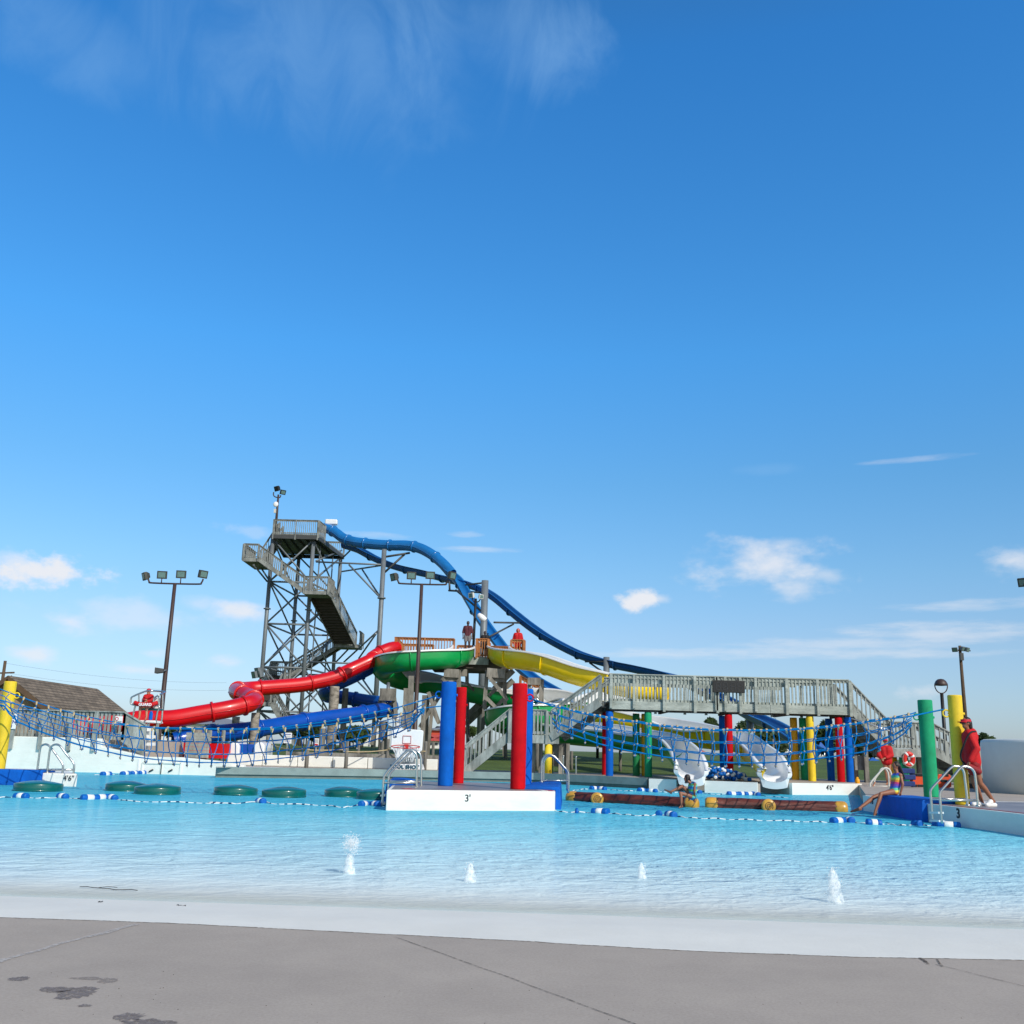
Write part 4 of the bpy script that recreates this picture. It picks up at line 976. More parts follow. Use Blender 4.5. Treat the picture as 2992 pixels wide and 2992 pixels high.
for k in range(3):
    a, b = lerp(fl, fr_, k / 3), lerp(fl, fr_, (k + 1) / 3)
    fbox(br, 'fascia_board', 'wood_pale', a + bd * .006, b - bd * .006, .06, zs0, zs1 - .015)
    fbox(br, 'fascia_board', 'wood_pale', a + bn * (BW + .14) + bd * .006, b + bn * (BW + .14) - bd * .006, .06, zs0, zs1 - .015)
mb = MB(); n = int((fr_ - fl).length / .15)
for i in range(n):
    p = lerp(fl, fr_, (i + .5) / n) + bn * .065; mb.beam(p + Z * (zs1 - .03), p + bn * (BW + .07) + Z * (zs1 - .03), .14, .035)
mb.build('deck_boards', 'wood_grey', br)
mb = MB()
for q in (.25, .5, .75): mb.beam(fl + bn * (BW * q + .1) + Z * (zs0 + .12), fr_ + bn * (BW * q + .1) + Z * (zs0 + .12), .06, .22)
for q in (.02, .24, .5, .74, .985):
    p = lerp(fl, fr_, q); mb.beam(p + bn * .1 + Z * (zs0 - .02), p + bn * (BW + .1) + Z * (zs0 - .02), .1, .12)
mb.build('joists', 'wood_dark', br)
hr = zt_ - zs1
for off in (0, BW):
    o = bn * off
    railing(br, bl + o, brr + o, hr, 'wood_pale', .148, 0, name='railing', low=.03, fb=.11)
    mb = MB(); mb.beam(bl + o + Z * (hr - .27), lerp(bl, brr, .78) + o + Z * (hr - .27), .03, .15); mb.build('rail_board', 'wood_pale', br)
for xx in (R4(915, 0), R4(1130, 0), R4(1410, 0), R4(1700, 0), R4(1900, 0), R5(300, 0), R5(375, 0), R5(515, 0), R5(660, 0), R5(950, 0), R5(1240, 0), R5(1543, 0)):
    p = onplane((xx[0], 2030), ca, cb); p.z = 0
    for k, o in ((1, -bn * .18), (2, bn * (BW + .13))):
        mb = MB(); mb.beam(p + o + Z * (zs0 + .04 - (.1 if int(xx[0]) % 2 else 0)), p + o + Z * (zt_ - .03), .10, .10, up=bn); mb.build('railing_post', 'wood_pale', br)
cols = [(R4(868, 0), 1, 'foam_red'), (R4(1155, 0), 1, 'foam_green_dark'), (R4(1238, 0), 1, 'foam_ochre'), (R5(360, 0), 1, 'foam_blue'), (R5(1030, 0), 1, 'foam_ochre'), (R5(1116, 0), 1, 'foam_green'), (R5(1362, 0), 1, 'foam_blue'),
        (R4(905, 0), 0, 'foam_blue'), (R4(1268, 0), 0, 'foam_green'), (R5(418, 0), 0, 'foam_red'), (R5(1185, 0), 0, 'foam_yellow'), (R5(1455, 0), 0, 'foam_red'), (R5(1540, 0), 0, 'foam_blue')]
for xx, back, mm_ in cols:
    o = bn * (BW * .92 if back else .12)
    p = onplane((xx[0], 2150), ca + o, cb + o)
    mb = MB(); r = .145
    mb.lathe((p.x, p.y, DZ - .02), [(r, 0), (r, .05)] + [(r * (1 + .01 * random.uniform(-1, 1)), .1 + (zs0 - .25 - DZ) * i / 8) for i in range(9)] + [(r * .95, zs0 - DZ - .06)], 24)
    q = mb.build('support_column', mm_, br); q['label'] = {'foam_blue': 'blue', 'foam_red': 'red', 'foam_green': 'green', 'foam_green_dark': 'dark green', 'foam_yellow': 'yellow', 'foam_ochre': 'ochre'}[mm_] + ' padded support column'
# stairs at the left end: upper flight, landing, lower flight
pa = onplane(R4(875, 540), ca, cb); pa.z = zs1
pl = onplane(R4(430, 800), ca, cb); ztl = pl.z
mid = bn * (BW / 2)
stairs(br, V((bl.x, bl.y, zs1)) + mid - bd * .05, V((pl.x, pl.y, ztl)) + mid + bn * .6, BW - .1, 'wood_grey', .98, .145)
cl, cr = ca + bn * .75, cb + bn * .75
p0 = onplane(R4(-40, 830), cl, cr); p1 = onplane(R4(430, 830), cl, cr)
p0.z = p1.z = 0
fbox(br, 'landing', 'wood_grey', p0 - bn * .06, p1 - bn * .06, BW + .12, ztl - .32, ztl)
railing(br, V((p0.x, p0.y, ztl)), V((p1.x, p1.y, ztl)) - bd * .5, .98, 'wood_grey', .15, 2.0, .35)
railing(br, V((p0.x, p0.y, ztl)) + bn * BW, V((p1.x, p1.y, ztl)) + bn * BW, .98, 'wood_grey', .15, 2.0, .3)
pf = onplane(R3(985, 1085), cl, cr)
stairs(br, V((p0.x, p0.y, ztl)) + mid, V((pf.x, pf.y, DZ + .02)) + mid, BW - .1, 'wood_grey', 1.0, .16)
for xx, mm_, o in ((R3(1662, 0), 'foam_yellow', .85), (R3(1672, 0), 'foam_green_dark', BW - .1)):
    p = onplane((xx[0], 2200), ca + bn * o, cb + bn * o)
    mb = MB(); mb.lathe((p.x, p.y, DZ - .02), [(.15, 0), (.15, ztl - .32 - DZ)], 22); mb.build('support_column', mm_, br)
# dark lattice of timber under the landing
mb = MB()
for xx, o in ((1760, 1.4), (1820, 1.5), (1545, 1.5), (1400, 1.6), (1600, 1.8)):
    p = onplane(R3(xx, 950), ca + bn * o, cb + bn * o); mb = MB(); mb.beam((p.x, p.y, DZ), (p.x, p.y, ztl - .3), .14, .14); mb.build('landing_post', 'timber', br)
for y0 in (920, 980, 1040):
    a, b = onplane(R3(1700, y0), ca + bn * 1.6, cb + bn * 1.6), onplane(R3(1830, y0), ca + bn * 1.6, cb + bn * 1.6); mb = MB(); mb.beam(a, b, .04, .30); mb.build('landing_plank', 'timber', br)
# stairs at the right end
pr = onplane(R6(500, 1085), ca, cb); zr_ = pr.z
stairs(br, V((brr.x, brr.y, zs1)) + mid + bd * .05, V((pr.x, pr.y, zr_)) + mid, BW - .1, 'wood_grey', 1.0, .17)
q0 = onplane(R6(500, 1100), ca, cb); q1 = onplane(R6(895, 1130), ca, cb); q0.z = q1.z = 0
fbox(br, 'landing', 'wood_grey', q0 - bn * .06, q1 - bn * .06, BW + .12, zr_ - .30, zr_)
railing(br, V((q0.x, q0.y, zr_)), V((q1.x, q1.y, zr_)), 1.02, 'wood_grey', .15, 2.2, .3)
railing(br, V((q0.x, q0.y, zr_)) + bn * BW, V((q1.x, q1.y, zr_)) + bn * BW, 1.02, 'wood_grey', .15, 2.2, .3)
q2 = onplane(R6(1490, 1420), ca, cb)
stairs(br, V((q1.x, q1.y, zr_)) + mid, V((q2.x + .3, q2.y, DZ + .02)) + mid, BW - .1, 'wood_grey', 1.02, .2)
a, b = onplane(R6(120, 800), ca - bn * .2, cb - bn * .2), onplane(R6(712, 996), ca - bn * .2, cb - bn * .2)
mb = MB(); mb.tube([a, b], .03, 8); mb.build('grab_rail', 'stainless', br)
for xx, mm_, o, r in ((R6(520, 0), 'foam_ochre', .5, .13), (R6(615, 0), 'foam_green', .1, .17)):
    p = onplane((xx[0], 2230), ca + bn * o, cb + bn * o)
    mb = MB(); mb.lathe((p.x, p.y, DZ - .02), [(r, 0), (r, zr_ - .3 - DZ)], 22); mb.build('support_column', mm_, br)
mb = MB()
for xx, o in ((262, .3), (160, 1.4), (760, .8)):
    p = onplane(R6(xx, 1280), ca + bn * o, cb + bn * o); mb.beam((p.x, p.y, DZ), (p.x, p.y, zr_ - .3 if xx > 400 else 1.7), .16, .16); mb.build('landing_post', 'timber', br); mb = MB()
a, b = onplane(R6(150, 1220), ca + bn * .5, cb + bn * .5), onplane(R6(262, 1220), ca + bn * .5, cb + bn * .5); mb.beam(a, b, .04, .55)
mb.build('landing_plank', 'timber', br)
# scoreboard on the bridge rail
o = -bn * .36
a = onplane(R5(266, 280), ca + o, cb + o); b = onplane(R5(570, 397), ca + o, cb + o)
sb = thing('scoreboard', 'black digital scoreboard hung on the footbridge rail', 'scoreboard', (a + b) / 2)
mb = MB(); za, zb = a.z, b.z - .02; a0 = V((a.x, a.y, 0)); b0 = V((b.x, b.y, 0)); w_ = (b0 - a0).length
mb.prism([(q.x, q.y) for q in (a0, b0, b0 + bn * .14, a0 + bn * .14)], zb, za); bevel(mb.build('casing', 'black', sb), .012)
mat('digit', c(44, 46, 50), .4, .1, 5)
for k in range(4):
    mb = MB(); x0 = w_ * (.10 + .215 * k + (.03 if k > 1 else 0)); hh_ = (za - zb); dw = w_ * .13; z1 = za - hh_ * .2; z0_ = zb + hh_ * .2; zm_ = (z1 + z0_) / 2; f0 = a0 - bn * .006
    for (xa, za_, xb, zb_) in ((0, z1, dw, z1), (0, zm_, dw, zm_), (0, z0_, dw, z0_), (0, z1, 0, zm_), (0, zm_, 0, z0_), (dw, z1, dw, zm_), (dw, zm_, dw, z0_)):
        d = V((xb - xa, 0, zb_ - za_)); d.normalize(); d *= .012
        mb.beam(f0 + bd * (x0 + xa + d.x) + Z * (za_ + d.z), f0 + bd * (x0 + xb - d.x) + Z * (zb_ - d.z), .03, .006, up=bn)
    mb.build('digit', 'digit', sb)
mb = MB(); mb.beam(a0 + bn * .2 + bd * w_ * .12 + Z * zb, a0 + bn * .2 + bd * w_ * .12 + Z * (za + .1), .08, .08); mb.beam(a0 + bn * .2 + bd * w_ * .82 + Z * zb, a0 + bn * .2 + bd * w_ * .82 + Z * (za + .1), .08, .08); mb.build('bracket', 'steel_dark', sb)
wt = A(R5(1368, 1293), wl[2].y - .3)
q = onplane(R5(1368, 1295), wl[1] + V((0, -.16, 0)), wl[2] + V((0, -.16, 0)))
text("4'6\"", 'depth_number', .22, q, wl[2] - wl[1], Z, 'ink', pw, bold=.006)
# ------------------------------------------------------------------ slides
def frames(P, k0=0):
    out = []
    for i, p in enumerate(P):
        a = V(P[max(0, i - 1)][:3]); b = V(P[min(len(P) - 1, i + 1)][:3]); t = (b - a).normalized()
        bk = R(p[3]) if len(p) > 3 else 0
        up = Z * math.cos(bk) - V((0, 1, 0)) * math.sin(bk); up = (up - t * up.dot(t)).normalized(); sd_ = t.cross(up)
        out.append((V(p[:3]), t, sd_, up))
    return out
def chute(name, lab, shellm, ctrl, r, linerm='white_gel', every=10, w0=.42, w1=.05, k=7, cat='water slide', tail=16):
    P = spline(ctrl, k); fr = frames(P); N = len(fr)
    c0 = V(P[N // 2][:3]); t = thing(name, lab, cat, (c0.x, c0.y, gz(c0.y)))
    wh = lambda i: w1 + (w0 - w1) * min(1, (N - 1 - i) / tail)
    rs = lambda i: 1 - .26 * min(1, max(0, (52 - (N - 1 - i)) / 26))
    ff = lambda i: 1 - .45 * min(1, max(0, (46 - (N - 1 - i)) / 34))
    def prof(rr, w_, n=16, fl=1.0):
        sh = (r - w_) / 2; a = [(-rr, w_ + sh), (-rr, w_ * .5 + sh)]
        a += [(rr * math.sin(R(-90 + 180 * i / n)), -rr * fl * math.cos(R(-90 + 180 * i / n)) + sh) for i in range(n + 1)]
        return a + [(rr, w_ * .5 + sh), (rr, w_ + sh)]
    mb = MB(); mb.sheet([[p + s * x + u * y for x, y in prof((r + .035) * rs(i), wh(i), 16, ff(i))] for i, (p, t_, s, u) in enumerate(fr)]); mb.build('shell', shellm, t)
    def lip(rr, w_, fl=1.0):
        a = prof(rr, w_, 16, fl); l = a[0]; q = a[-1]
        return [(l[0] - .13, l[1] - .05), (l[0] - .14, l[1] + .035), (l[0] - .02, l[1] + .05)] + a + [(q[0] + .02, q[1] + .05), (q[0] + .14, q[1] + .035), (q[0] + .13, q[1] - .05)]
    mb = MB(); mb.sheet([[p + s * x + u * y for x, y in lip(r * rs(i), wh(i), ff(i))] for i, (p, t_, s, u) in enumerate(fr)]); mb.build('liner', linerm, t)
    if every:
        for i in range(every, N - tail, every):
            p, t_, s, u = fr[i]; mf = MB(); mf.tube([p + s * x + u * y for x, y in prof((r + .075) * rs(i), wh(i) - .06, 16, ff(i))], .045, 6); mf.build('flange', shellm, t)
    # white horseshoe frame at the pool end
    p, t_, s, u = fr[-1]; t_ = V((t_.x, t_.y, 0)).normalized(); s = t_.cross(Z); mb = MB(); w_ = wh(N - 1)
    inn = prof((r - .01) * rs(N - 1), w_ + .02, 16, ff(N - 1)); out = [(x * (1 + .34 * (1 if abs(x) > .2 else abs(x) / .2)) , y + (.02 if y > .1 else -.22)) for x, y in inn]
    rows = [[p + s * x + Z * y + t_ * d for x, y in q] for q, d in ((inn, -.9), (inn, .10), (out, .04), (out, -.9))]
    mb.sheet(rows, False); o = mb.build('exit_frame', linerm, t)
    return t, fr
def tubeslide(name, lab, m_, ctrl, r, every=10, k=7, seam=True, cat='water slide', group=None):
    P = spline(ctrl, k); pts = [V(p[:3]) for p in P]
    c0 = pts[len(pts) // 2]; t = thing(name, lab, cat, (c0.x, c0.y, gz(c0.y)))
    mb = MB(); mb.tube(pts, r, 22, caps=False); mb.tube(pts, r - .03, 22, caps=False); mb.build('tube', m_, t)
    fr = frames(P)
    for i in range(every, len(fr) - 2, every):
        p, t_, s, u = fr[i]; mf = MB(); mf.tube([p - t_ * .05, p - t_ * .0499, p + t_ * .0499, p + t_ * .05], [r * .98, r + .075, r + .075, r * .98], 22, caps=False); mf.build('flange', m_, t)
    if seam:
        ms = MB()
        for sg in (1, -1): ms = MB(); ms.tube([p + s * sg * (r + .004) - u * .06 for p, t_, s, u in fr], .022, 5); ms.build('seam', m_, t)
    return t, fr
def PX(zf, lst): return [tuple(A(zf(q[0], q[1]), q[2])) + ((q[3],) if len(q) > 3 else ()) for q in lst]
NAT = lambda x, y: (x, y)
ye = onplane(R4(1672, 1260), wl[0], wl[1]).y - .10; ye2 = onplane(R5(855, 1290), wl[1], wl[2]).y - .10
green = [(1354, 1911, 60.4, 0), (1350, 1918, 59.6, 0), (1330, 1924, 58.4, 0), (1290, 1927, 57.4, 0), (1240, 1930, 57, 0), (1175, 1935, 57, 0), (1130, 1945, 58.4, 5), (1122, 1960, 60.5, 20), (1140, 1978, 62.3, 40), (1185, 1992, 63.6, 42), (1245, 2001, 64, 30), (1310, 2015, 63, 10),
         (1400, 2031, 61.5, 0), (1500, 2046, 60.5, 12), (1590, 2053, 60.5, 40), (1650, 2060, 59.5, 42), (1680, 2070, 57.5, 20), (1655, 2080, 55.5, 0), (1590, 2088, 54, 0), (1510, 2092, 54, 0), (1462, 2098, 55.5, 20), (1456, 2109, 57.2, 30), (1490, 2120, 57.8, 25), (1560, 2130, 56, 15), (1660, 2145, 52.5, 32), (1767, 2157, 48.5, 36), (1879, 2177, 44.0, 34), (1945, 2188, 41.6, 14), (1982, 2213, 39.6, 2), (2007, 2246, ye + 1.0, 0), (2018, 2274, ye + .2, 0), (2020, 2281, ye - .25, 0)]
chute('spiral_slide', 'green open spiral slide with white liner, ending in the pool under the footbridge', 'slide_green', PX(NAT, green), .60, every=16)
yellow = [(1456, 1911, 60.4, 0), (1458, 1917, 59.4, 0), (1478, 1924, 58.2, 0), (1520, 1929, 57.0, 0), (1562, 1935, 56.2, 0), (1605, 1946, 55.5, 0), (1680, 1972, 54.5, 0), (1760, 1992, 53.5, 0), (1840, 2010, 53.0, 0), (1900, 2020, 54, 0), (1925, 2030, 56.5, 18), (1895, 2040, 58.8, 36), (1820, 2050, 59.5, 42),
          (1745, 2060, 58.2, 30), (1705, 2072, 56, 15), (1718, 2086, 54, 0), (1790, 2102, 52.5, 0), (1880, 2122, 51.5, 5), (1970, 2143, 50.5, 26), (2062, 2160, 48.5, 36), (2125, 2169, 45.5, 30), (2168, 2185, 42.8, 12), (2205, 2215, 40.6, 2), (2240, 2250, ye2 + 1.1, 0), (2260, 2281, ye2 + .2, 0), (2264, 2288, ye2 - .25, 0)]
chute('spiral_slide', 'yellow open spiral slide with white liner, ending in the pool beside the red bridge column', 'slide_yellow', PX(NAT, yellow), .58, every=17)
red = [tuple(A(p, y)) for p, y in ((R3(440, 118), 60.5), (R3(380, 130), 60), (R3(300, 165), 59.6), (R3(240, 205), 59.2), (R7(1620, 355), 58.8), (R7(1450, 435), 58.2), (R7(1320, 495), 57.6), (R7(1180, 530), 57), (R7(1030, 557), 56.4), (R7(770, 578), 55.4), (R7(620, 590), 54.8), (R7(545, 597), 53.8), (R7(530, 612), 52.2), (R7(580, 632), 50.7), (R7(640, 655), 50), (R7(668, 680), 48.9), (R7(640, 705), 48), (R7(560, 728), 47.6), (R7(440, 755), 47.2), (R7(240, 790), 46.8), (R7(0, 830), 46.4), (R1(1150, 555), 46.2), (R1(950, 590), 46), (R1(750, 612), 45.8), (R1(560, 630), 45.6))]
rt_, rfr = tubeslide('tube_slide', 'glossy red closed tube slide that snakes down to the left', 'slide_red', red, .41, every=13)
blue = [tuple(A(p, y)) for p, y in ((R3(420, 150), 62), (R3(330, 190), 61.5), (R3(240, 235), 61), (R7(1640, 395), 60.5), (R7(1480, 480), 60), (R7(1340, 545), 59.6), (R7(1260, 590), 59.8), (R7(1250, 625), 60.8), (R7(1320, 648), 61.8), (R7(1440, 665), 62), (R7(1600, 690), 61.5), (R7(1720, 705), 60.5), (R7(1775, 725), 58.8), (R7(1760, 748), 57.2), (R7(1680, 765), 56.2), (R7(1520, 790), 55), (R7(1250, 825), 53.5), (R7(1000, 862), 52), (R7(830, 890), 51), (R7(600, 925), 49.5), (R7(400, 945), 48.3), (R7(250, 962), 47.5), (R7(100, 990), 47), (R7(20, 1010), 46.8))]
tubeslide('tube_slide', 'dark royal blue closed tube slide behind the concrete pillars', 'slide_blue', blue, .41, every=13)
skyA = [tuple(A(p, y)) + (0,) for p, y in ((R2(800, 448), 86.5), (R2(850, 455), 86), (R2(910, 485), 85.5), (R2(980, 535), 85), (R2(1060, 560), 84.4), (R2(1140, 572), 84), (R2(1230, 582), 83.6), (R2(1370, 590), 83), (R2(1490, 592), 82.4), (R2(1590, 612), 81.8), (R2(1690, 665), 81), (R2(1780, 740), 80.2), (R2(1850, 820), 79.6))]
ta, fa = tubeslide('speed_slide', 'pale blue speed slide, a tube at the tower top then an open chute', 'slide_sky', skyA, .44, every=12, seam=True)
openA = [tuple(A(p, y)) + (b,) for p, y, b in ((R2(1835, 800), 79.7, 0), (R8(560, 470), 79, 0), (R8(620, 575), 78, 0), (R8(690, 690), 76.6, 0), (R8(770, 800), 75, 0), (R8(850, 900), 73.4, 0), (R8(970, 1012), 71, 0), (R8(1090, 1085), 68.5, 0), (R8(1210, 1155), 66, 0), (R4(800, 600), 63, 0), (R4(1000, 720), 60, 0))]
P = spline(openA, 7); fr = frames(P)
def add_open(t, P, r, m_, every=9, rng=92):
    fr = frames(P)
    def arc(rr, n=14): return [(rr * math.sin(R(-rng + 2 * rng * i / n)), -rr * math.cos(R(-rng + 2 * rng * i / n))) for i in range(n + 1)]
    a = arc(r); b = arc(r - .05)[::-1]
    prof = [(a[0][0] - .10, a[0][1])] + a + [(a[-1][0] + .10, a[-1][1]), (a[-1][0] + .10, a[-1][1] + .05), (a[-1][0] - .03, a[-1][1] + .05)] + b + [(a[0][0] + .03, a[0][1] + .05), (a[0][0] - .10, a[0][1] + .05), (a[0][0] - .10, a[0][1])]
    mb = MB(); mb.sheet([[p + s * x + u * y for x, y in prof] for p, t_, s, u in fr]); mb.build('chute', m_, t)
    for i in range(every, len(fr) - 1, every):
        p, t_, s, u = fr[i]; mf = MB(); mf.tube([p + s * x + u * y for x, y in arc(r + .05)], .05, 6); mf.build('flange', m_, t)
    return fr
add_open(ta, P, .46, 'slide_sky')
slB = [tuple(A(p, y)) + (0,) for p, y in ((R2(985, 575), 88), (R2(1100, 612), 87), (R2(1200, 665), 86), (R2(1330, 722), 85), (R2(1480, 768), 84), (R2(1650, 805), 83), (R2(1780, 838), 82), (R8(580, 478), 80), (R8(680, 510), 79), (R8(770, 565), 78), (R8(860, 640), 77), (R8(950, 712), 76), (R8(1040, 775), 75), (R8(1140, 832), 74), (R8(1240, 880), 73), (R8(1330, 910), 72), (R8(1450, 940), 71), (R8(1600, 970), 70), (R8(1800, 1020), 68.5), (R5(200, 375), 65.5), (R5(400, 462), 63), (R5(640, 600), 60), (R5(820, 680), 57), (R5(980, 775), 54.5), (R5(1100, 860), 53), (R5(1230, 930), 52))]
c0 = V(slB[12][:3]); tb = thing('speed_slide', 'deep blue open speed slide curving away to the right behind the footbridge', 'water slide', (c0.x, c0.y, gz(c0.y)))
fb_ = add_open(tb, spline(slB, 6), .47, 'slide_deep', every=12)
# concrete log pillars that carry the red and blue tubes
def pillar(zf, x0, y0, yb, wpx, Y, parent, m_='log_pillar', base=None):
    t0 = A(zf(x0, y0), Y); r = wpx / 2982 * Y / 2; zb = gz(Y) - .1 if base is None else base
    mb = MB(); n = 14; prof = [(r * 1.02, 0)]
    rnd = random.Random(int(x0))
    for i in range(n + 1): prof.append((r * (1 + .03 * rnd.uniform(-1, 1)), (t0.z - zb) * (i + .3) / (n + .6)))
    prof.append((r * .96, t0.z - zb)); mb.lathe((t0.x, t0.y, zb), prof, 18); return mb.build('support_pillar', m_, parent)
pillar(R7, 1320, 568, 1090, 29, 57.2, rt_); pillar(R7, 682, 780, 1010, 24, 49.2, rt_); pillar(R7, 525, 812, 1010, 22, 52.0, rt_); pillar(R1, 1600, 620, 800, 26, 47, rt_, 'timber')
bs = [o_ for o_ in COL.objects if o_.get('label', '').startswith('dark royal')][0]
pillar(R7, 1408, 582, 1010, 18, 61.2, bs, 'timber'); pillar(R7, 1715, 850, 1000, 26, 56.5, bs, 'timber'); pillar(R12, 1040, 980, 1200, 20, 52.6, bs, 'timber')
# ------------------------------------------------------------------ start platform of the slides
Y0 = 60.0
zf_ = A(R3(1140, 192), Y0).z
pf = thing('slide_platform', 'timber slide platform with brown railings on grey trestles', 'slide platform', A(R3(1000, 200), 62) * V((1, 1, 0)) if False else V((A(R3(1000, 200), 62).x, 62, gz(62))))
xl, xr = A(R3(428, 160), Y0).x, A(R3(1470, 140), Y0).x
mb = MB(); mb.box(((xl + xr) / 2, Y0 + 2.2, zf_ - .05), (xr - xl, 4.4, .1)); mb.build('deck', 'wood_grey', pf)
xa, xb = A(R3(1000, 230), Y0).x, A(R3(1180, 230), Y0).x
mb = MB(); mb.box(((xa + xb) / 2, Y0 - .03, zf_ - .26), (xb - xa, .08, .42)); mb.build('fascia_board', 'wood_grey', pf)
mb = MB(); mb.box(((xl + xr) / 2 + .6, Y0 + 2.2, zf_ - .42), (xr - xl - 3, 4.2, .52))
for k in range(9): mb.box((lerp(xl + 1, xr - .3, k / 8), Y0 + 2.2, zf_ - .2), (.1, 4.3, .2))
mb.build('joists', 'wood_dark', pf)
hr2 = 1.08
def rl(x0, x1, y0, y1, m_='wood_brown'):
    railing(pf, V((A(R3(x0, 0), Y0).x, y0, zf_)), V((A(R3(x1, 0), Y0).x, y1, zf_)), hr2, m_, .17, 2.2, .1, bw=.05)
rl(428, 905, Y0 + .3, Y0 + .3); rl(428, 430, Y0 + .3, Y0 + 4.2); rl(1085, 1180, Y0 - .05, Y0 - .05); rl(1362, 1465, Y0, Y0); rl(1465, 1467, Y0, Y0 + 4.2)
rl(905, 1465, Y0 + 4.2, Y0 + 4.2); rl(1085, 1087, Y0, Y0 + 2); rl(1178, 1180, Y0, Y0 + 2); rl(430, 700, Y0 + 4.2, Y0 + 4.2)
def timber(zf, x0, y0, x1, y1, Y, w_, name, m_='timber', Yb=None, parent=pf):
    a = A(zf(x0, y0), Y); b = A(zf(x1, y1), Yb or Y); mb = MB(); mb.beam(a, b, w_, w_ * (1.6 if name == 'cap_beam' else 1), up=(0, 1, 0) if name != 'cap_beam' else Z); return mb.build(name, m_, parent)
for a in [(1050, 600, 1062, 1500, 59, .24), (1182, 590, 1195, 1400, 62, .22), (835, 690, 800, 1560, 58, .22), (1512, 600, 1440, 1500, 58, .22), (1792, 640, 1800, 1500, 58.2, .22), (1740, 600, 1750, 900, 62, .2), (500, 1000, 455, 1950, 57, .25), (556, 1000, 520, 1800, 59.5, .2), (640, 1010, 560, 1850, 60.5, .2), (1185, 1040, 1212, 1650, 60, .1), (1590, 900, 1560, 1700, 63, .2)]:
    t0 = A(R9(a[0], a[1]), a[4]); b0 = A(R9(a[2], a[3]), a[4]); mb = MB(); k = (gz(a[4]) - .1 - t0.z) / (b0.z - t0.z); mb.beam(t0, lerp(t0, b0, k), a[5], a[5]); mb.build('timber_post', 'timber' if a[5] > .15 else 'steel_dark', pf)
for a in [(815, 640, 1055, 655, 57.6, .30), (1060, 640, 1185, 640, 60, .26), (1505, 635, 1800, 660, 57.7, .32), (1545, 745, 1800, 755, 57.8, .16), (815, 735, 1060, 735, 57.7, .16)]: timber(R9, *a, 'cap_beam')
for a in [(1540, 705, 1840, 1085, 57.6, .2), (1795, 770, 1530, 1010, 58.3, .2), (1490, 1035, 1640, 1190, 57.6, .2), (1800, 1030, 1450, 1420, 58.4, .2), (780, 720, 900, 860, 57.5, .18), (1000, 720, 830, 860, 57.7, .18), (560, 950, 735, 1460, 57.4, .2), (745, 1010, 420, 1520, 58.4, .2), (590, 1160, 720, 1440, 56.9, .18), (650, 960, 560, 1090, 59, .2), (1200, 820, 1300, 930, 61, .15), (1430, 1380, 1530, 1500, 58, .2)]: timber(R9, *a, 'cross_brace')
timber(R9, 1930, 600, 1150, 1370, 62, .34, 'stair_stringer'); timber(R9, 1930, 760, 1160, 1480, 63.4, .34, 'stair_stringer')
for a in [(290, 690, 262, 1560, 52.5, .28), (205, 890, 180, 1560, 55, .26)]:
    t0 = A(R9(a[0], a[1]), a[4]); b0 = A(R9(a[2], a[3]), a[4]); mb = MB(); k = (gz(a[4]) - .1 - t0.z) / (b0.z - t0.z); mb.beam(t0, lerp(t0, b0, k), a[5], a[5]); mb.build('timber_post', 'timber', pf)
# trestle below the green slide bend, and one below the yellow slide
for a in [(312, 520, 238, 900, 56.5, .2), (420, 520, 440, 720, 56.5, .2), (440, 720, 470, 900, 56.5, .2)]:
    t0 = A(R3(a[0], a[1]), a[4]); b0 = A(R3(a[2], a[3]), a[4]); mb = MB(); mb.beam(t0, b0, a[5], a[5]); mb.build('timber_post', 'timber', pf)
for a in [(320, 540, 430, 690, 56.4, .16), (428, 530, 300, 700, 56.6, .16)]: timber(R3, *a, 'cross_brace')
timber(R3, 305, 495, 432, 497, 56.4, .42, 'cap_beam')
mb = MB(); mb.tube([A(R3(372, 405), 57), A(R3(370, 470), 56.5)], .1, 8); mb.build('steel_pin', 'steel_grey', pf)
t0 = A(R10(640, 170), 55.6); mb = MB(); mb.beam(t0, (t0.x, t0.y, gz(55)), .26, .26); mb.build('timber_post', 'timber', pf)
t0 = A(R10(470, 170), 55.6); mb = MB(); mb.beam(t0, (t0.x, t0.y, gz(55)), .2, .2); mb.build('timber_post', 'timber', pf)
timber(R10, 445, 195, 625, 200, 55.4, .24, 'cap_beam'); timber(R10, 470, 280, 600, 470, 55.4, .15, 'cross_brace'); timber(R10, 620, 300, 480, 480, 55.7, .15, 'cross_brace')
# brown access stairs behind
stairs(pf, A(R10(330, 330), 65), A(R10(1250, 860), 65) , 1.3, 'wood_brown', .95, .19)
# ------------------------------------------------------------------ grey steel columns of the speed slides
def column(zf, xt, yt, Y, r, parent, flange=None):
    t0 = A(zf(xt, yt), Y); mb = MB(); mb.lathe((t0.x, t0.y, gz(Y) - .1), [(r, 0), (r, t0.z - gz(Y) + .1)], 22)
    if flange: mb.lathe((t0.x, t0.y, A(zf(xt, flange), Y).z), [(r, -.06), (r + .14, -.05), (r + .14, .05), (r, .06)], 18)
    mb.build('steel_column', 'steel_grey', parent); return t0
def strut(zf, x0, y0, x1, y1, Y, Yb, r, parent, m_='steel_grey', name='strut'):
    mb = MB(); mb.tube([A(zf(x0, y0), Y), A(zf(x1, y1), Yb)], r, 8); return mb.build(name, m_, parent)
column(R2, 1305, 622, 82, .20, ta, 1015)
for a in [(1310, 682, 1512, 650, 82, 82.3), (1310, 805, 1468, 662, 82, 82.4)]: strut(R2, *a, .09, ta, 'steel_dark')
column(R8, 710, 476, 74, .26, ta)
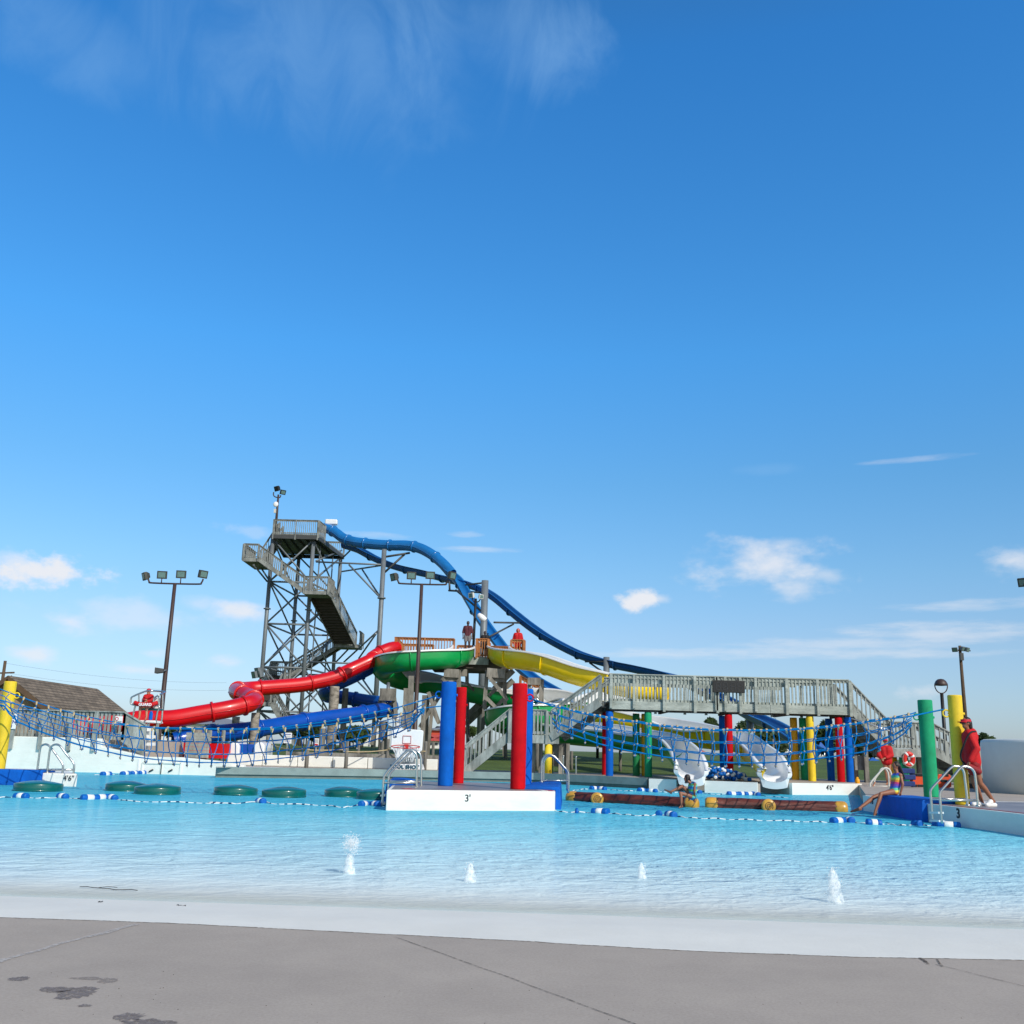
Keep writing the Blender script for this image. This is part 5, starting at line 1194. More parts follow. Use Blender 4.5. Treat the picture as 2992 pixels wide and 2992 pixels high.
for a in [(508, 480, 510, 530, 79, 79), (505, 532, 560, 535, 79, 78), (545, 530, 690, 650, 78, 74)]: strut(R8, *a, .08, ta, 'steel_dark')
for a in [(600, 500, 690, 490, 76, 74.5), (630, 540, 700, 545, 76, 74.5), (760, 712, 912, 715, 74, 76), (730, 795, 870, 722, 74, 76)]: strut(R8, *a, .07, tb, 'steel_dark')
column(R8, 1395, 908, 71, .22, tb)
for a in [(1275, 933, 1385, 932, 72, 71), (1300, 940, 1385, 1000, 72, 71)]: strut(R8, *a, .07, tb, 'steel_dark')
column(R5, 616, 618, 60.5, .22, tb)
# ------------------------------------------------------------------ stair tower
TF, TB = 84.0, 92.0
tw = thing('stair_tower', 'tall grey steel tower with zigzag wooden stairs to the speed slides', 'stair tower', (A(R2(650, 1000), 88).x, 88, gz(88)))
zp = A(R2(590, 508), TF).z
legs = {}
for nm, p, Y in (('a', R2(352, 1200), TF), ('b', R2(702, 1000), TF), ('c', R2(592, 1000), TB), ('d', R2(936, 960), TB)):
    q = A(p, Y); legs[nm] = V((q.x, Y, 0)); mb = MB(); zb = gz(Y) - .1
    mb.lathe((q.x, Y, zb), [(.17, 0), (.17, zp - zb)], 16)
    for zz in (A(R2(352, 1100), TF).z, A(R2(352, 1650), TF).z): mb.lathe((q.x, Y, zz), [(.17, -.05), (.30, -.04), (.30, .04), (.17, .05)], 14)
    mb.build('tower_leg', 'steel_grey', tw)
lv = [gz(88) + .5] + [A(R2(352, y), TF).z for y in (1925, 1570, 1220, 880)] + [zp - .35]
lv = sorted(lv)
for f in ('ab', 'cd', 'ac', 'bd'):
    p, q = legs[f[0]], legs[f[1]]
    for i in range(len(lv) - 1):
        mb = MB(); mb.tube([p + Z * lv[i], q + Z * lv[i + 1]], .075, 8); mb.build('cross_brace', 'steel_grey', tw)
        mb = MB(); mb.tube([q + Z * lv[i], p + Z * lv[i + 1]], .075, 8); mb.build('cross_brace', 'steel_grey', tw)
        if i > 0: mb = MB(); mb.tube([p + Z * lv[i], q + Z * lv[i]], .085, 8); mb.build('girt', 'steel_grey', tw)
for xx, y0, y1, Y in ((792, 560, 735, 86), (896, 600, 840, 90)):
    a = A(R2(xx, y0), Y); mb = MB(); mb.tube([a, (a.x, a.y, gz(Y))], .06, 6); mb.build('drain_pipe', 'steel_grey', tw)
pl_ = [A(R2(408, 505), TF - .5), A(R2(770, 492), TF - .5), A(R2(985, 590), TB + .5), A(R2(500, 610), TB + .5)]
pl_ = [V((p.x, p.y, 0)) for p in pl_]
mb = MB(); mb.prism([(p.x, p.y) for p in pl_], zp - .06, zp + .03); mb.build('platform_deck', 'wood_tower', tw)
mb = MB()
for i in range(4):
    a, b = pl_[i], pl_[(i + 1) % 4]; mb.beam(a + Z * (zp - .25), b + Z * (zp - .25), .10, .34)
for k in range(1, 6): mb.beam(lerp(pl_[0], pl_[1], k / 6) + Z * (zp - .22), lerp(pl_[3], pl_[2], k / 6) + Z * (zp - .22), .10, .28)
mb.build('platform_frame', 'steel_dark', tw)
U = lambda p, z=None: V((p.x, p.y, zp if z is None else z))
railing(tw, U(pl_[0]), U(pl_[1]), 1.25, 'wood_tower', .17, 2.5, .5); railing(tw, U(pl_[0]), U(lerp(pl_[0], pl_[3], .35)), 1.25, 'wood_tower', .2, 2.5, .3)
railing(tw, U(pl_[1]), U(lerp(pl_[1], pl_[2], .22)), 1.25, 'wood_tower', .2, 2, .3); railing(tw, U(pl_[3]), U(pl_[2]), 1.25, 'wood_tower', .2, 2.5, .3)
def landing(x0, x1, y, Ya, Yb, zz=None, rr='fb'):
    a = A(R2(x0, y), Ya); b = A(R2(x1, y), Ya); zz = zz if zz is not None else (a.z + b.z) / 2
    mb = MB(); mb.prism([(a.x, Ya), (b.x, Ya), (b.x, Yb), (a.x, Yb)], zz - .3, zz); mb.build('landing', 'wood_tower', tw)
    if 'f' in rr: railing(tw, V((a.x, Ya, zz)), V((b.x, Ya, zz)), 1.2, 'wood_tower', .16, 2, .3)
    if 'l' in rr: railing(tw, V((a.x, Yb, zz)), V((a.x, Ya, zz)), 1.2, 'wood_tower', .2, 2, .2)
    if 'r' in rr: railing(tw, V((b.x, Ya, zz)), V((b.x, Yb, zz)), 1.2, 'wood_tower', .16, 2, .2)
    if 'b' in rr: railing(tw, V((a.x, Yb, zz)), V((b.x, Yb, zz)), 1.2, 'wood_tower', .2, 2, .2)
    return a.x, b.x, zz
x0, x1, zl = landing(168, 288, 690, 81.6, 85.6, rr='fl')
stairs(tw, V((pl_[0].x + .3, 84.9, zp)), V((x1 - .5, 84.9, zl)), 1.4, 'wood_tower', 1.15, .2)
xm0, xm1, zmid = landing(655, 852, 955, 81.6, 83.8, rr='fr')
stairs(tw, V((x1, 82.4, zl)), V((xm0, 82.4, zmid)), 1.5, 'wood_tower', 1.15, .17)
bn_ = A(R2(990, 1385), 89); stairs(tw, V((A(R2(790, 985), 83.8).x, 83.8, zmid)), V((bn_.x, 89, bn_.z)), 1.9, 'wood_tower', 1.15, .17, under='wood_dark')
xn0, xn1, zn = landing(905, 1100, 1385, 89, 91.2, bn_.z, rr='r')
bo = A(R2(545, 1650), 90.4); stairs(tw, V((xn0 + .3, 90.4, zn)), V((bo.x, 90.4, bo.z)), 1.4, 'wood_tower', 1.15, .19, under='wood_dark')
xo0, xo1, zo = landing(385, 545, 1650, 88.4, 91.2, bo.z, rr='fl')
b5 = A(R2(350, 1860), 85.2); stairs(tw, V((A(R2(450, 1650), 88.4).x, 88.4, zo)), V((b5.x, 85.2, b5.z)), 1.4, 'wood_tower', 1.1, .19, under='wood_dark')
xp0, xp1, z5 = landing(290, 400, 1860, 83.4, 85.2, b5.z, rr='l')
b6 = A(R7(1010, 1010), 83); stairs(tw, V((xp1, 83.6, z5)), V((b6.x, 83.6, gz(83.6))), 1.4, 'wood_tower', 1.1, .19)
for a in [(250, 745, 360, 880, 81.8, 84), (295, 745, 375, 870, 85, 84), (755, 722, 1280, 745, 84, 82), (965, 800, 1285, 750, 92, 82), (1020, 745, 1262, 1000, 83, 82), (1128, 785, 1262, 990, 87, 82), (980, 1530, 1250, 1282, 90, 82), (1100, 1500, 1240, 1300, 88, 82), (690, 1530, 1030, 1540, 84, 82.5), (1085, 1680, 1215, 1812, 84, 82), (1130, 1668, 1222, 1800, 84, 82), (915, 1530, 1050, 1390, 92, 90), (970, 690, 1050, 610, 92, 88), (755, 715, 960, 630, 84, 92)]: strut(R2, *a, .075, tw)
mb = MB(); a = A(R2(878, 412), 86.2); mb.box(a + V((0, 0, .1)), (1.1, .5, .5)); bevel(mb.build('flow_box', 'board_white', tw), .12, 3)
# small lamps on the tower leg
def flood(parent, pos, aim, w_=.5, body='lamp_body', glass='lamp_glass', name='lamp_head'):
    pos = V(pos); f = V(aim).normalized(); s = f.cross(Z).normalized(); u = s.cross(f); mb = MB(); h_ = w_ * .82; d_ = w_ * .62
    vs = []
    for (k, sc) in ((0, 1.0), (.45, .98), (1, .55)):
        for x, y in ((-1, -1), (1, -1), (1, 1), (-1, 1)): vs.append(pos - f * d_ * k + s * (x * w_ / 2 * sc) + u * (y * h_ / 2 * sc))
    fs = [(0, 1, 2, 3), (8, 11, 10, 9)]
    for q in (0, 4):
        for i in range(4): fs.append((q + i, q + 4 + i, q + 4 + (i + 1) % 4, q + (i + 1) % 4))
    mb.add(vs, fs)
    o = mb.build(name, body, parent); bevel(o, .015)
    mb = MB(); mb.add([pos + f * .006 + s * (x * w_ * .36) + u * (y * h_ * .34) for x, y in ((-1, -1), (1, -1), (1, 1), (-1, 1))], [(0, 1, 2, 3)]); mb.build('lens', glass, o)
    return o
def lamp_post(lab, zf, foot, top, bar, heads, Y, group=None, r=.09, hw=.5, lift=.32, aims=None, m_='pole_brown', base=None):
    t0 = A(zf(*top), Y); zb = base if base is not None else gz(Y); t = thing('flood_light', lab, 'flood light', (t0.x, Y, zb), group)
    mb = MB(); mb.lathe((t0.x, Y, zb), [(r * 1.5, 0), (r * 1.5, .04), (r * 1.15, .06), (r, (t0.z - zb) * .5), (r * .82, t0.z - zb)], 14); mb.build('pole', m_, t)
    a = A(zf(*bar[0]), Y); b = A(zf(*bar[1]), Y); zc = t0.z
    mb = MB(); mb.tube(spline([(a.x, Y, zc + .28), (a.x + .08, Y, zc + .08), (a.x + .32, Y, zc), (b.x - .32, Y, zc), (b.x - .08, Y, zc + .08), (b.x, Y, zc + .28)], 5), .045, 8); mb.build('cross_arm', m_, t)
    for i, hd in enumerate(heads):
        p = A(zf(*hd), Y); am = aims[i] if aims else (0, -1, -.5)
        o = flood(t, V((p.x, Y - .05, p.z)), am, hw)
        if 0 < i < len(heads) - 1: mb = MB(); mb.tube([(p.x, Y, zc), (p.x, Y, p.z - .15)], .03, 6); mb.build('stem', m_, t)
    return t
grp = 'four lamp flood lights on brown poles'
aim4 = [(-1, -.7, -.35), (.15, -1, -.15), (.15, -1, -.15), (1, -.8, -.25)]
lamp_post('four lamp flood light on a brown pole behind the guard chair', D, (305, 1365), (330, 1101), ((278, 1102), (383, 1097)), [(271, 1088), (306, 1085), (342, 1084), (385, 1084)], 51, grp, .11, .50, aims=aim4)
lp1 = [o_ for o_ in COL.objects if o_.get('label', '').startswith('four lamp flood light on a brown pole behind')][0]
lamp_post('four lamp flood light on a brown pole in front of the green slide', R2, (0, 0), (1607, 902), ((1408, 900), (1818, 880)), [(1372, 848), (1525, 835), (1677, 832), (1860, 835)], 52.5, grp, .11, .50, aims=aim4)
# loudspeaker on the left pole
p = A(R1(1305, 165), 50.6); ls = thing('loudspeaker', 'grey horn loudspeaker clamped to the left lamp pole', 'loudspeaker', p)
mb = MB(); vs = []
for k, w_, h_ in ((-.30, .20, .15), (.10, .12, .10)):
    for y, z in ((-1, -1), (1, -1), (1, 1), (-1, 1)): vs.append(p + V((k, y * w_, z * h_)))
mb.add(vs, [(3, 2, 1, 0), (4, 5, 6, 7), (0, 1, 5, 4), (1, 2, 6, 5), (2, 3, 7, 6), (3, 0, 4, 7)]); bevel(mb.build('horn', 'steel_dark', ls), .02)
mb = MB(); mb.tube([p + V((.1, 0, 0)), A(R1(1345, 160), 51)], .04, 6); mb.build('clamp', 'steel_grey', ls)
# lamp on top of the tower
a = A(R2(425, 500), 83.8); tl = thing('flood_light', 'twin flood light on a dark pole at the tower top', 'flood light', a)
b = A(R2(437, 180), 83.8); mb = MB(); mb.lathe(a, [(.13, 0), (.10, (b.z - a.z) * .6), (.08, b.z - a.z)], 10); mb.build('pole', 'pole_brown', tl)
mb = MB(); mb.tube(spline([A(R2(413, 160), 83.8), A(R2(412, 185), 83.8), A(R2(430, 200), 83.8), A(R2(462, 203), 83.8), A(R2(470, 185), 83.8)], 5), .05, 7); mb.build('cross_arm', 'pole_brown', tl)
flood(tl, A(R2(432, 133), 83.7), (-.9, -1, -.5), .55, 'black', 'black'); flood(tl, A(R2(490, 162), 83.7), (.8, -1, -.5), .5, 'black')
p = A(R2(430, 258), 83.5); mb = MB(); mb.ell(p, (.22, .1, .24), 16, 9); mb.build('dish', 'sign_white', tl); p = A(R2(424, 312), 83.5); mb = MB(); mb.box(p, (.18, .15, .35)); mb.build('junction_box', 'rail_white', tl)
# lamps clamped on the tower leg
p = A(R7(690, 470), 83.6); t = thing('flood_light', 'cluster of small pale lamps clamped to the lower tower leg', 'flood light', p)
for x, y in ((662, 476), (688, 446), (700, 470)): flood(t, A(R7(x, y), 83.6), (-1, -.8, -.4), .7, 'steel_grey')
mb = MB(); mb.tube([A(R7(665, 480), 83.8), A(R7(730, 480), 84)], .07, 6); mb.build('bracket', 'steel_grey', t)
# light and camera pole by the slide platform
a = V((A(R8(643, 840), 61.5).x, 61.5, zf_)); t = thing('flood_light', 'thin dark light pole with a white camera on the slide platform', 'flood light', a)
b = A(R8(657, 578), 61.5); mb = MB(); mb.tube([a, V((b.x, 61.5, b.z))], .08, 8); mb.build('pole', 'black', t)
mb = MB(); mb.tube(spline([A(R8(636, 565), 61.5), A(R8(645, 592), 61.5), A(R8(672, 595), 61.5), A(R8(685, 575), 61.5)], 5), .04, 6); mb.build('cross_arm', 'black', t)
flood(t, A(R8(628, 560), 61.3), (-.9, -1, -.3), .4, 'rail_white'); flood(t, A(R8(690, 567), 61.3), (.9, -1, -.3), .34, 'rail_white')
p = A(R8(672, 668), 61.2); mb = MB(); mb.lathe(p + V((.2, 0, -.16)), [(.01, -.32), (.18, -.3), (.2, 0), (.14, .26), (.02, .3)], 12, (-1, 0, .8)); mb.build('camera', 'sign_white', t)
# right tall light pole
t0 = A(R6(1140, 118), 62); t = thing('flood_light', 'tall wooden light pole with three lamps behind the guard', 'flood light', (t0.x, 62, gz(62)))
mb = MB(); mb.lathe((t0.x, 62, gz(62)), [(.13, 0), (.11, 4), (.085, t0.z - gz(62))], 12); mb.build('pole', 'trunk', t)
mb = MB(); mb.tube([A(R6(1092, 160), 62), A(R6(1240, 165), 62)], .05, 6); mb.build('cross_arm', 'steel_dark', t)
for x, y, am in ((1092, 158, (-.9, -1, -.6)), (1180, 150, (.6, -1, -.5)), (1222, 158, (.9, -1, -.5))):
    p = A(R6(x, y), 61.8); o = flood(t, p, am, .34, 'steel_grey')
mb = MB(); mb.box(A(R6(1157, 222), 61.8), (.2, .2, .45)); mb.build('junction_box', 'steel_dark', t)
# dome lamp and the second one behind the bridge
def domelamp(lab, zf, xt, yt, xb, yb, Y, w_):
    ce = A(zf(xt, yt), Y); t = thing('dome_lamp', lab, 'lamp post', (ce.x, Y, gz(Y)), 'brown dome lamps'); r = w_ / 2982 * Y
    mb = MB(); mb.lathe(ce, [(r * .3, -.02), (r, 0), (r * 1.04, r * .05), (r * .97, r * .35), (r * .78, r * .72), (r * .45, r * .98), (.01, r * 1.06)], 22); mb.build('dome', 'pole_brown', t)
    mb = MB(); mb.tube([ce + V((r * math.cos(R(a)) * 1.02, 0, r * 1.25 * math.sin(R(a)))) for a in range(180, 361, 12)], .025, 7); mb.build('bracket', 'pole_brown', t)
    mb = MB(); mb.lathe((ce.x, Y, gz(Y)), [(.09, 0), (.075, ce.z - r * 1.2 - gz(Y))], 12); mb.build('pole', 'black', t)
domelamp('brown dome lamp on a dark pole behind the yellow padded post', R6, 965, 492, 990, 890, 46, 18.5)
domelamp('brown dome lamp just showing above the yellow slide left of the footbridge', R4, 795, 240, 795, 500, 62, 11.5)
# lamp at the right edge of the photo
p = A((2990, 1702), 50); t = thing('flood_light', 'flood light cut by the right edge of the photo', 'flood light', (p.x + 1.4, 50, gz(50)))
mb = MB(); mb.lathe((p.x + 1.6, 50, gz(50)), [(.12, 0), (.09, p.z - gz(50) - .3)], 12); mb.build('pole', 'pole_brown', t)
mb = MB(); mb.tube(spline([(p.x + .05, 50, p.z - .05), (p.x + .1, 50, p.z - .28), (p.x + .4, 50, p.z - .34), (p.x + 3, 50, p.z - .34)], 5), .045, 8); mb.build('cross_arm', 'pole_brown', t)
flood(t, p, (-.9, -1, -.4), .55); flood(t, p + V((.9, 0, .02)), (.1, -1, -.3), .5)
# ------------------------------------------------------------------ left side: white wall, fence, bath house
YL = G(R1(900, 990)).y
lw = thing('pool_wall', 'high white pool wall at left that steps down under the blue net', 'pool wall', (A(R1(600, 990), YL).x, YL, 0))
top = [(-60, 2152), R1(575, 704), R1(818, 712), R1(822, 778), (380, 2200), (418, 2211), (529, 2213), (645, 2224), (712, 2235)]
tp_ = [A(p, YL) for p in top]; mb = MB()
vs = [V((p.x, YL, p.z)) for p in tp_] + [V((tp_[-1].x, YL, -1.1)), V((tp_[0].x, YL, -1.1))]
vs[0].x = -40; vs[-1].x = -40
n = len(vs); mb.add(vs + [p + V((0, .35, 0)) for p in vs], [tuple(range(n))[::-1], tuple(range(n, 2 * n))] + [(i, (i + 1) % n, n + (i + 1) % n, n + i) for i in range(n)])
bevel(mb.build('wall', 'wall_white', lw), .03)
mb = MB()
for xx in (1125, 1470):
    a = A(R1(xx, 865), YL - .02); mb.beam(V((a.x, YL - .015, -.3)), V((a.x, YL - .015, a.z - .05)), .06, .03, up=(0, 1, 0))
mb.build('joint_strip', 'white_gel', lw)
for xx in (1222, 1378):
    a = A(R1(xx, 975), YL); mb = MB(); w_ = .36
    for dx, dz, ww, hh_ in ((-w_, 0, .05, .62), (w_, 0, .05, .62), (0, .3, 2 * w_, .05)): mb.box((a.x + dx, YL - .02, a.z + dz), (ww, .04, hh_))
    mb.build('gutter_frame', 'wall_white', lw)
    mb = MB(); mb.tube([(a.x - .08, YL - .03, a.z - .02), (a.x + .06, YL - .03, a.z + .06)], .03, 6); mb.build('rope_hook', 'ink', lw)
text('5', 'depth_number', .32, A(R1(555, 803), YL) + V((0, -.015, 0)), (1, 0, 0), Z, 'ink', lw)
# deck behind the wall, where the guard chair and fence stand
zdk = A(R1(400, 704), YL).z - .04
a1 = A(R1(815, 712), YL); mb = MB(); mb.prism([(-41, YL + .36), (a1.x, YL + .36), (a1.x + 1.5, 44.4), (-41, 44.4)], 0, zdk); struct(mb.build('raised_deck', 'concrete'))
fn = thing('wooden_fence', 'weathered grey picket fence on the high white wall at left', 'fence', (A(R1(500, 690), YL + .4).x, YL + .5, zdk))
hF = A(R1(500, 490), YL + .5).z - zdk
pA = V((-22, YL + .5, zdk)); pB_ = V((A(R1(1000, 600), YL + .5).x, YL + .5, zdk))
def picket(parent, p0, p1, h, material):
    L_ = (p1 - p0).length; n = int(L_ / .145)
    for nm, zz, hh_ in (('fence_rail', h - .05, .13), ('fence_rail', .12, .12)):
        mb = MB(); mb.beam(p0 + Z * zz + V((0, .06, 0)), p1 + Z * zz + V((0, .06, 0)), .04, hh_); mb.build(nm, material, parent)
    mb = MB(); rnd = random.Random(3)
    for i in range(n + 1):
        p = lerp(p0, p1, i / n); mb.beam(p + Z * .02 + V((0, -.0, 0)), p + Z * (h - .02 + rnd.uniform(-.02, .02)) + V((rnd.uniform(-.02, .02), 0, 0)), .095, .03, up=(0, 1, 0))
    mb.build('pickets', material, parent)
    mb = MB(); mb.beam(p0 + Z * (h + .02), p1 + Z * (h + .02), .16, .04); mb.build('fence_cap', material, parent)
picket(fn, pA, pB_, hF, 'wood_grey')
for xx in (95, 325, 560, 760):
    a = A(R1(xx, 700), YL - .06); mb = MB(); mb.beam((a.x, YL - .06, zdk - .42), (a.x, YL - .06, zdk + hF), .12, .10, up=(0, 1, 0)); mb.build('fence_post', 'wood_grey', fn)
pC = A(R1(1150, 850), YL + .6); zc2 = A(R1(1150, 600), YL + .6)
mb = MB(); p0 = pB_; p1 = V((pC.x, YL + .6, 0)); n = 16
zt0, zt1 = zdk + hF, zc2.z; zb0, zb1 = zdk - .05, pC.z
for i in range(n + 1):
    q = i / n; p = lerp(p0, p1, q); mb.beam(V((p.x, p.y, lerp(zb0, zb1, q))), V((p.x, p.y, lerp(zt0, zt1, q))), .095, .03, up=(0, 1, 0))
mb.beam(V((p0.x, p0.y, zt0)), V((p1.x, p1.y, zt1)), .14, .05); mb.build('sloping_pickets', 'wood_grey', fn)
def board(lab, zf, x0, y0, x1, y1, Y, lines, cat='sign', size=None, col='ink', posts=False, name='sign'):
    a = A(zf(x0, y0), Y); b = A(zf(x1, y1), Y); w_ = abs(b.x - a.x); h_ = abs(a.z - b.z); ce = (a + b) / 2
    t = thing(name, lab, cat, (ce.x, Y, min(a.z, b.z))); mb = MB(); mb.box((ce.x, Y, ce.z), (w_, .03, h_)); bevel(mb.build('panel', 'sign_white', t), .008)
    for (s_, u_, v_, sz, m_) in lines:
      if s_ == '-':
        mb = MB(); mb.box((a.x + u_ * w_, Y - .018, max(a.z, b.z) - v_ * h_), (w_ * .76, .004, sz * h_)); mb.build('print_line', m_, t)
      elif s_ == 'o':
        mb = MB(); mb.tube([V((a.x + u_ * w_, Y - .02, max(a.z, b.z) - v_ * h_)) + V((math.cos(k * .5236), 0, math.sin(k * .5236))) * h_ * sz for k in range(12)], h_ * .05, 5, closed=True); mb.build('red_mark', m_, t)
      else: text(s_, 'lettering', sz * h_, (a.x + u_ * w_, Y - .018, max(a.z, b.z) - v_ * h_), (1, 0, 0), Z, m_, t, bold=.004)
    if posts:
        mb = MB(); mb.beam((ce.x, Y + .04, gz(Y) - .3), (ce.x, Y + .04, ce.z), .06, .06); mb.build('sign_post', 'stainless', t)
    return t
board('white sign with blue letters on the fence behind the left yellow post', R1, 8, 510, 124, 635, YL - .14, [('WALK', .54, .24, .34, 'ink_blue'), ('WHEN', .56, .54, .32, 'ink_blue'), ('ON', .58, .82, .30, 'ink_blue')])
board('small white sign with a red mark on the picket fence', R1, 932, 532, 985, 590, YL + .1, [('o', .25, .36, .22, 'ink_red'), ('-', .55, .7, .07, 'ink'), ('-', .55, .84, .05, 'ink')])
board('tall white rules sign with black lines behind the net', R12, 560, 1035, 648, 1168, 45.4, [('-', .5, .14, .07, 'ink_blue'), ('-', .5, .3, .03, 'steel_grey'), ('-', .5, .4, .03, 'steel_grey'), ('-', .5, .5, .03, 'steel_grey'), ('-', .5, .62, .03, 'steel_grey'), ('-', .5, .74, .03, 'steel_grey'), ('-', .5, .85, .04, 'ink_blue')], posts=True)
board('small white sign with red foot on a post behind the net', R12, 940, 1105, 990, 1205, 46, [('-', .5, .2, .08, 'ink'), ('-', .5, .36, .05, 'ink'), ('-', .5, .5, .05, 'ink'), ('-', .5, .78, .2, 'ink_red')], posts=True)
board('white sign hung below the blue slide bend', R3, 440, 670, 482, 755, 55, [('-', .5, .35, .08, 'steel_grey'), ('-', .5, .6, .08, 'steel_grey')])
# bath house
hs = thing('bath_house', 'tan bath house with a brown shingle gable roof behind the fence', 'house', (-27.6 * 1.27, 76, 1.1))
apx = A(R1(62, 222), 70); far = A(R1(830, 322), 85.5); ev = A(R1(388, 486), 70)
xr_, zr2 = apx.x, apx.z; ev_x, ev_z = ev.x, ev.z; dx = ev_x - xr_; Ya, Yb = 70, 85.5
mb = MB()
for sgn in (1, -1):
    a = V((xr_, Ya, zr2)); b = V((xr_ + sgn * dx, Ya, ev_z)); nn_ = V((0, Yb - Ya, 0))
    up_ = V((0, 0, .16)); mb.add([a, b, b + nn_, a + nn_, a + up_, b + up_, b + nn_ + up_, a + nn_ + up_], [(0, 1, 2, 3), (7, 6, 5, 4), (0, 4, 5, 1), (1, 5, 6, 2), (2, 6, 7, 3)])
mb.build('roof', 'shingle', hs)
mb = MB(); rows = 15
for i in range(1, rows):
    q = i / rows; p = V((lerp(xr_, xr_ + dx, q), Ya, lerp(zr2, ev_z, q) + .17)); mb.beam(p, p + V((0, Yb - Ya, 0)), .26, .025, up=V((zr2 - ev_z, 0, dx)))
mb.build('shingle_courses', 'shingle', hs)
mb = MB(); w2 = dx - .5
zz = lambda x: zr2 - (zr2 - ev_z) * abs(x) / dx - .03
poly = [V((xr_ - w2, Ya + .5, .5)), V((xr_ + w2, Ya + .5, .5)), V((xr_ + w2, Ya + .5, zz(w2))), V((xr_, Ya + .5, zz(0))), V((xr_ - w2, Ya + .5, zz(w2)))]
n = 5; mb.add(poly + [p + V((0, Yb - Ya - 1, 0)) for p in poly], [tuple(range(n)), tuple(range(2 * n - 1, n - 1, -1))] + [(i, n + i, n + (i + 1) % n, (i + 1) % n) for i in range(n)]); mb.build('wall', 'siding', hs)
for sgn in (1, -1):
    mb = MB(); mb.beam(V((xr_, Ya - .03, zr2 - .06)), V((xr_ + sgn * dx, Ya - .03, ev_z - .06)), .06, .32, up=(0, 0, 1)); mb.build('barge_board', 'trim_brown', hs)
# utility pole and wires
p = A(R1(43, 85), 95); up_ = thing('utility_pole', 'wooden utility pole with a crossarm above the bath house roof', 'utility pole', (p.x, 95, 1.1))
mb = MB(); mb.lathe((p.x, 95, 1.1), [(.2, 0), (.14, p.z - 1.1)], 10); mb.build('pole', 'trunk', up_)
q = A(R1(20, 190), 95); mb = MB(); mb.beam((q.x - 1.2, 95, q.z), (q.x + 1.1, 95, q.z + .15), .12, .14); mb.build('crossarm', 'trunk', up_)
mb = MB(); mb.tube([(q.x - .9, 95, q.z - .1), (p.x, 95, q.z - 1.2)], .04, 5); mb.tube([(q.x + .9, 95, q.z - .1), (p.x, 95, q.z - 1.2)], .04, 5); mb.build('brace', 'steel_grey', up_)
for y0, y1 in ((105, 240), (182, 305)):
    a = A(R1(50, y0), 95); b = A(R11(1700, 405 if y0 > 150 else 270), 115); mb = MB(); mb.tube([lerp(a, b, t / 20) - Z * (.5 * 4 * (t / 20) * (1 - t / 20)) for t in range(21)], .008, 4); mb.build('wire', 'steel_grey', up_)
# ------------------------------------------------------------------ slide run outs and the low posts along the far walk
YT = 45.2
def trough(lab, zf, x0, x1, y0, y1, Y, material, wallm, ends=None):
    a = A(zf(x0, y0), Y); b = A(zf(x1, y1), Y); zb_ = b.z; ztp = a.z
    t = thing('slide_runout', lab, 'slide runout', ((a.x + b.x) / 2, Y, zb_)); mb = MB()
    prof = [(0, ztp), (.02, ztp - .1), (.25, zb_ + .2), (.6, zb_ + .08), (.95, zb_ + .2), (1.18, ztp - .1), (1.2, ztp), (1.3, ztp), (1.3, zb_), (-.1, zb_), (-.1, ztp)]
    n = len(prof); vs = [(x, Y + q, z) for x in (a.x, b.x) for q, z in prof]
    mb.add(vs, [(i, (i + 1) % n, n + (i + 1) % n, n + i) for i in range(n)] + [tuple(range(n))[::-1], tuple(range(n, 2 * n))]); mb.build('trough', material, t)
    return t, a, b
trough('red slide run out trough behind the weathered board panel', R11, 545, 1760, 1320, 1610, 44.6, 'slide_red', None)
tq, a, b = trough('blue slide run out trough with rounded white end walls', R7, 500, 715, 1030, 1112, 44.9, 'slide_blue', None)
for xx in (510, 712):
    c0 = A(R7(xx, 1112), 44.8); r = 45 * .3623 / 2982 * 44.8; hh_ = A(R7(xx, 1016), 44.8).z - c0.z
    mb = MB(); pts = [(c0.x + r * math.cos(R(q)), c0.z + (hh_ - r) + r * math.sin(R(q))) for q in range(0, 181, 15)]
    pts = [(c0.x + r, c0.z - .5)] + pts + [(c0.x - r, c0.z - .5)]; n = len(pts)
    mb.add([(x, 44.62, z) for x, z in pts] + [(x, 44.62 + 1.7, z) for x, z in pts], [tuple(range(n))[::-1], tuple(range(n, 2 * n))] + [(i, (i + 1) % n, n + (i + 1) % n, n + i) for i in range(n)])
    bevel(mb.build('end_wall', 'white_gel', tq), .09, 4)
Yw = G(R7(1500, 1228), DZ).y
a = A(R7(455, 1112), Yw); b = A(R3(772, 990), Yw)
wt_ = thing('splash_wall', 'long low white wall beyond the far walk, beside the basketball hoop', 'low wall', ((a.x + b.x) / 2, Yw, DZ))
n = 6
for i in range(n):
    xa, xb = lerp(a.x, b.x, i / n) + .01, lerp(a.x, b.x, (i + 1) / n) - .01; mb = MB(); mb.box(((xa + xb) / 2, Yw + .25, (a.z + DZ) / 2), (xb - xa, .5, a.z - DZ)); bevel(mb.build('wall_panel', 'white_paint', wt_), .03)
mb = MB(); mb.box(((a.x + b.x) / 2 + 1.5, Yw + .75, (a.z + DZ) / 2 + .12), (b.x - a.x - 1.5, .28, a.z - DZ + .06)); tag(mb.build('timber_kerb', 'timber'), 'dark weathered timber kerb along the lawn behind the white low wall', 'kerb')
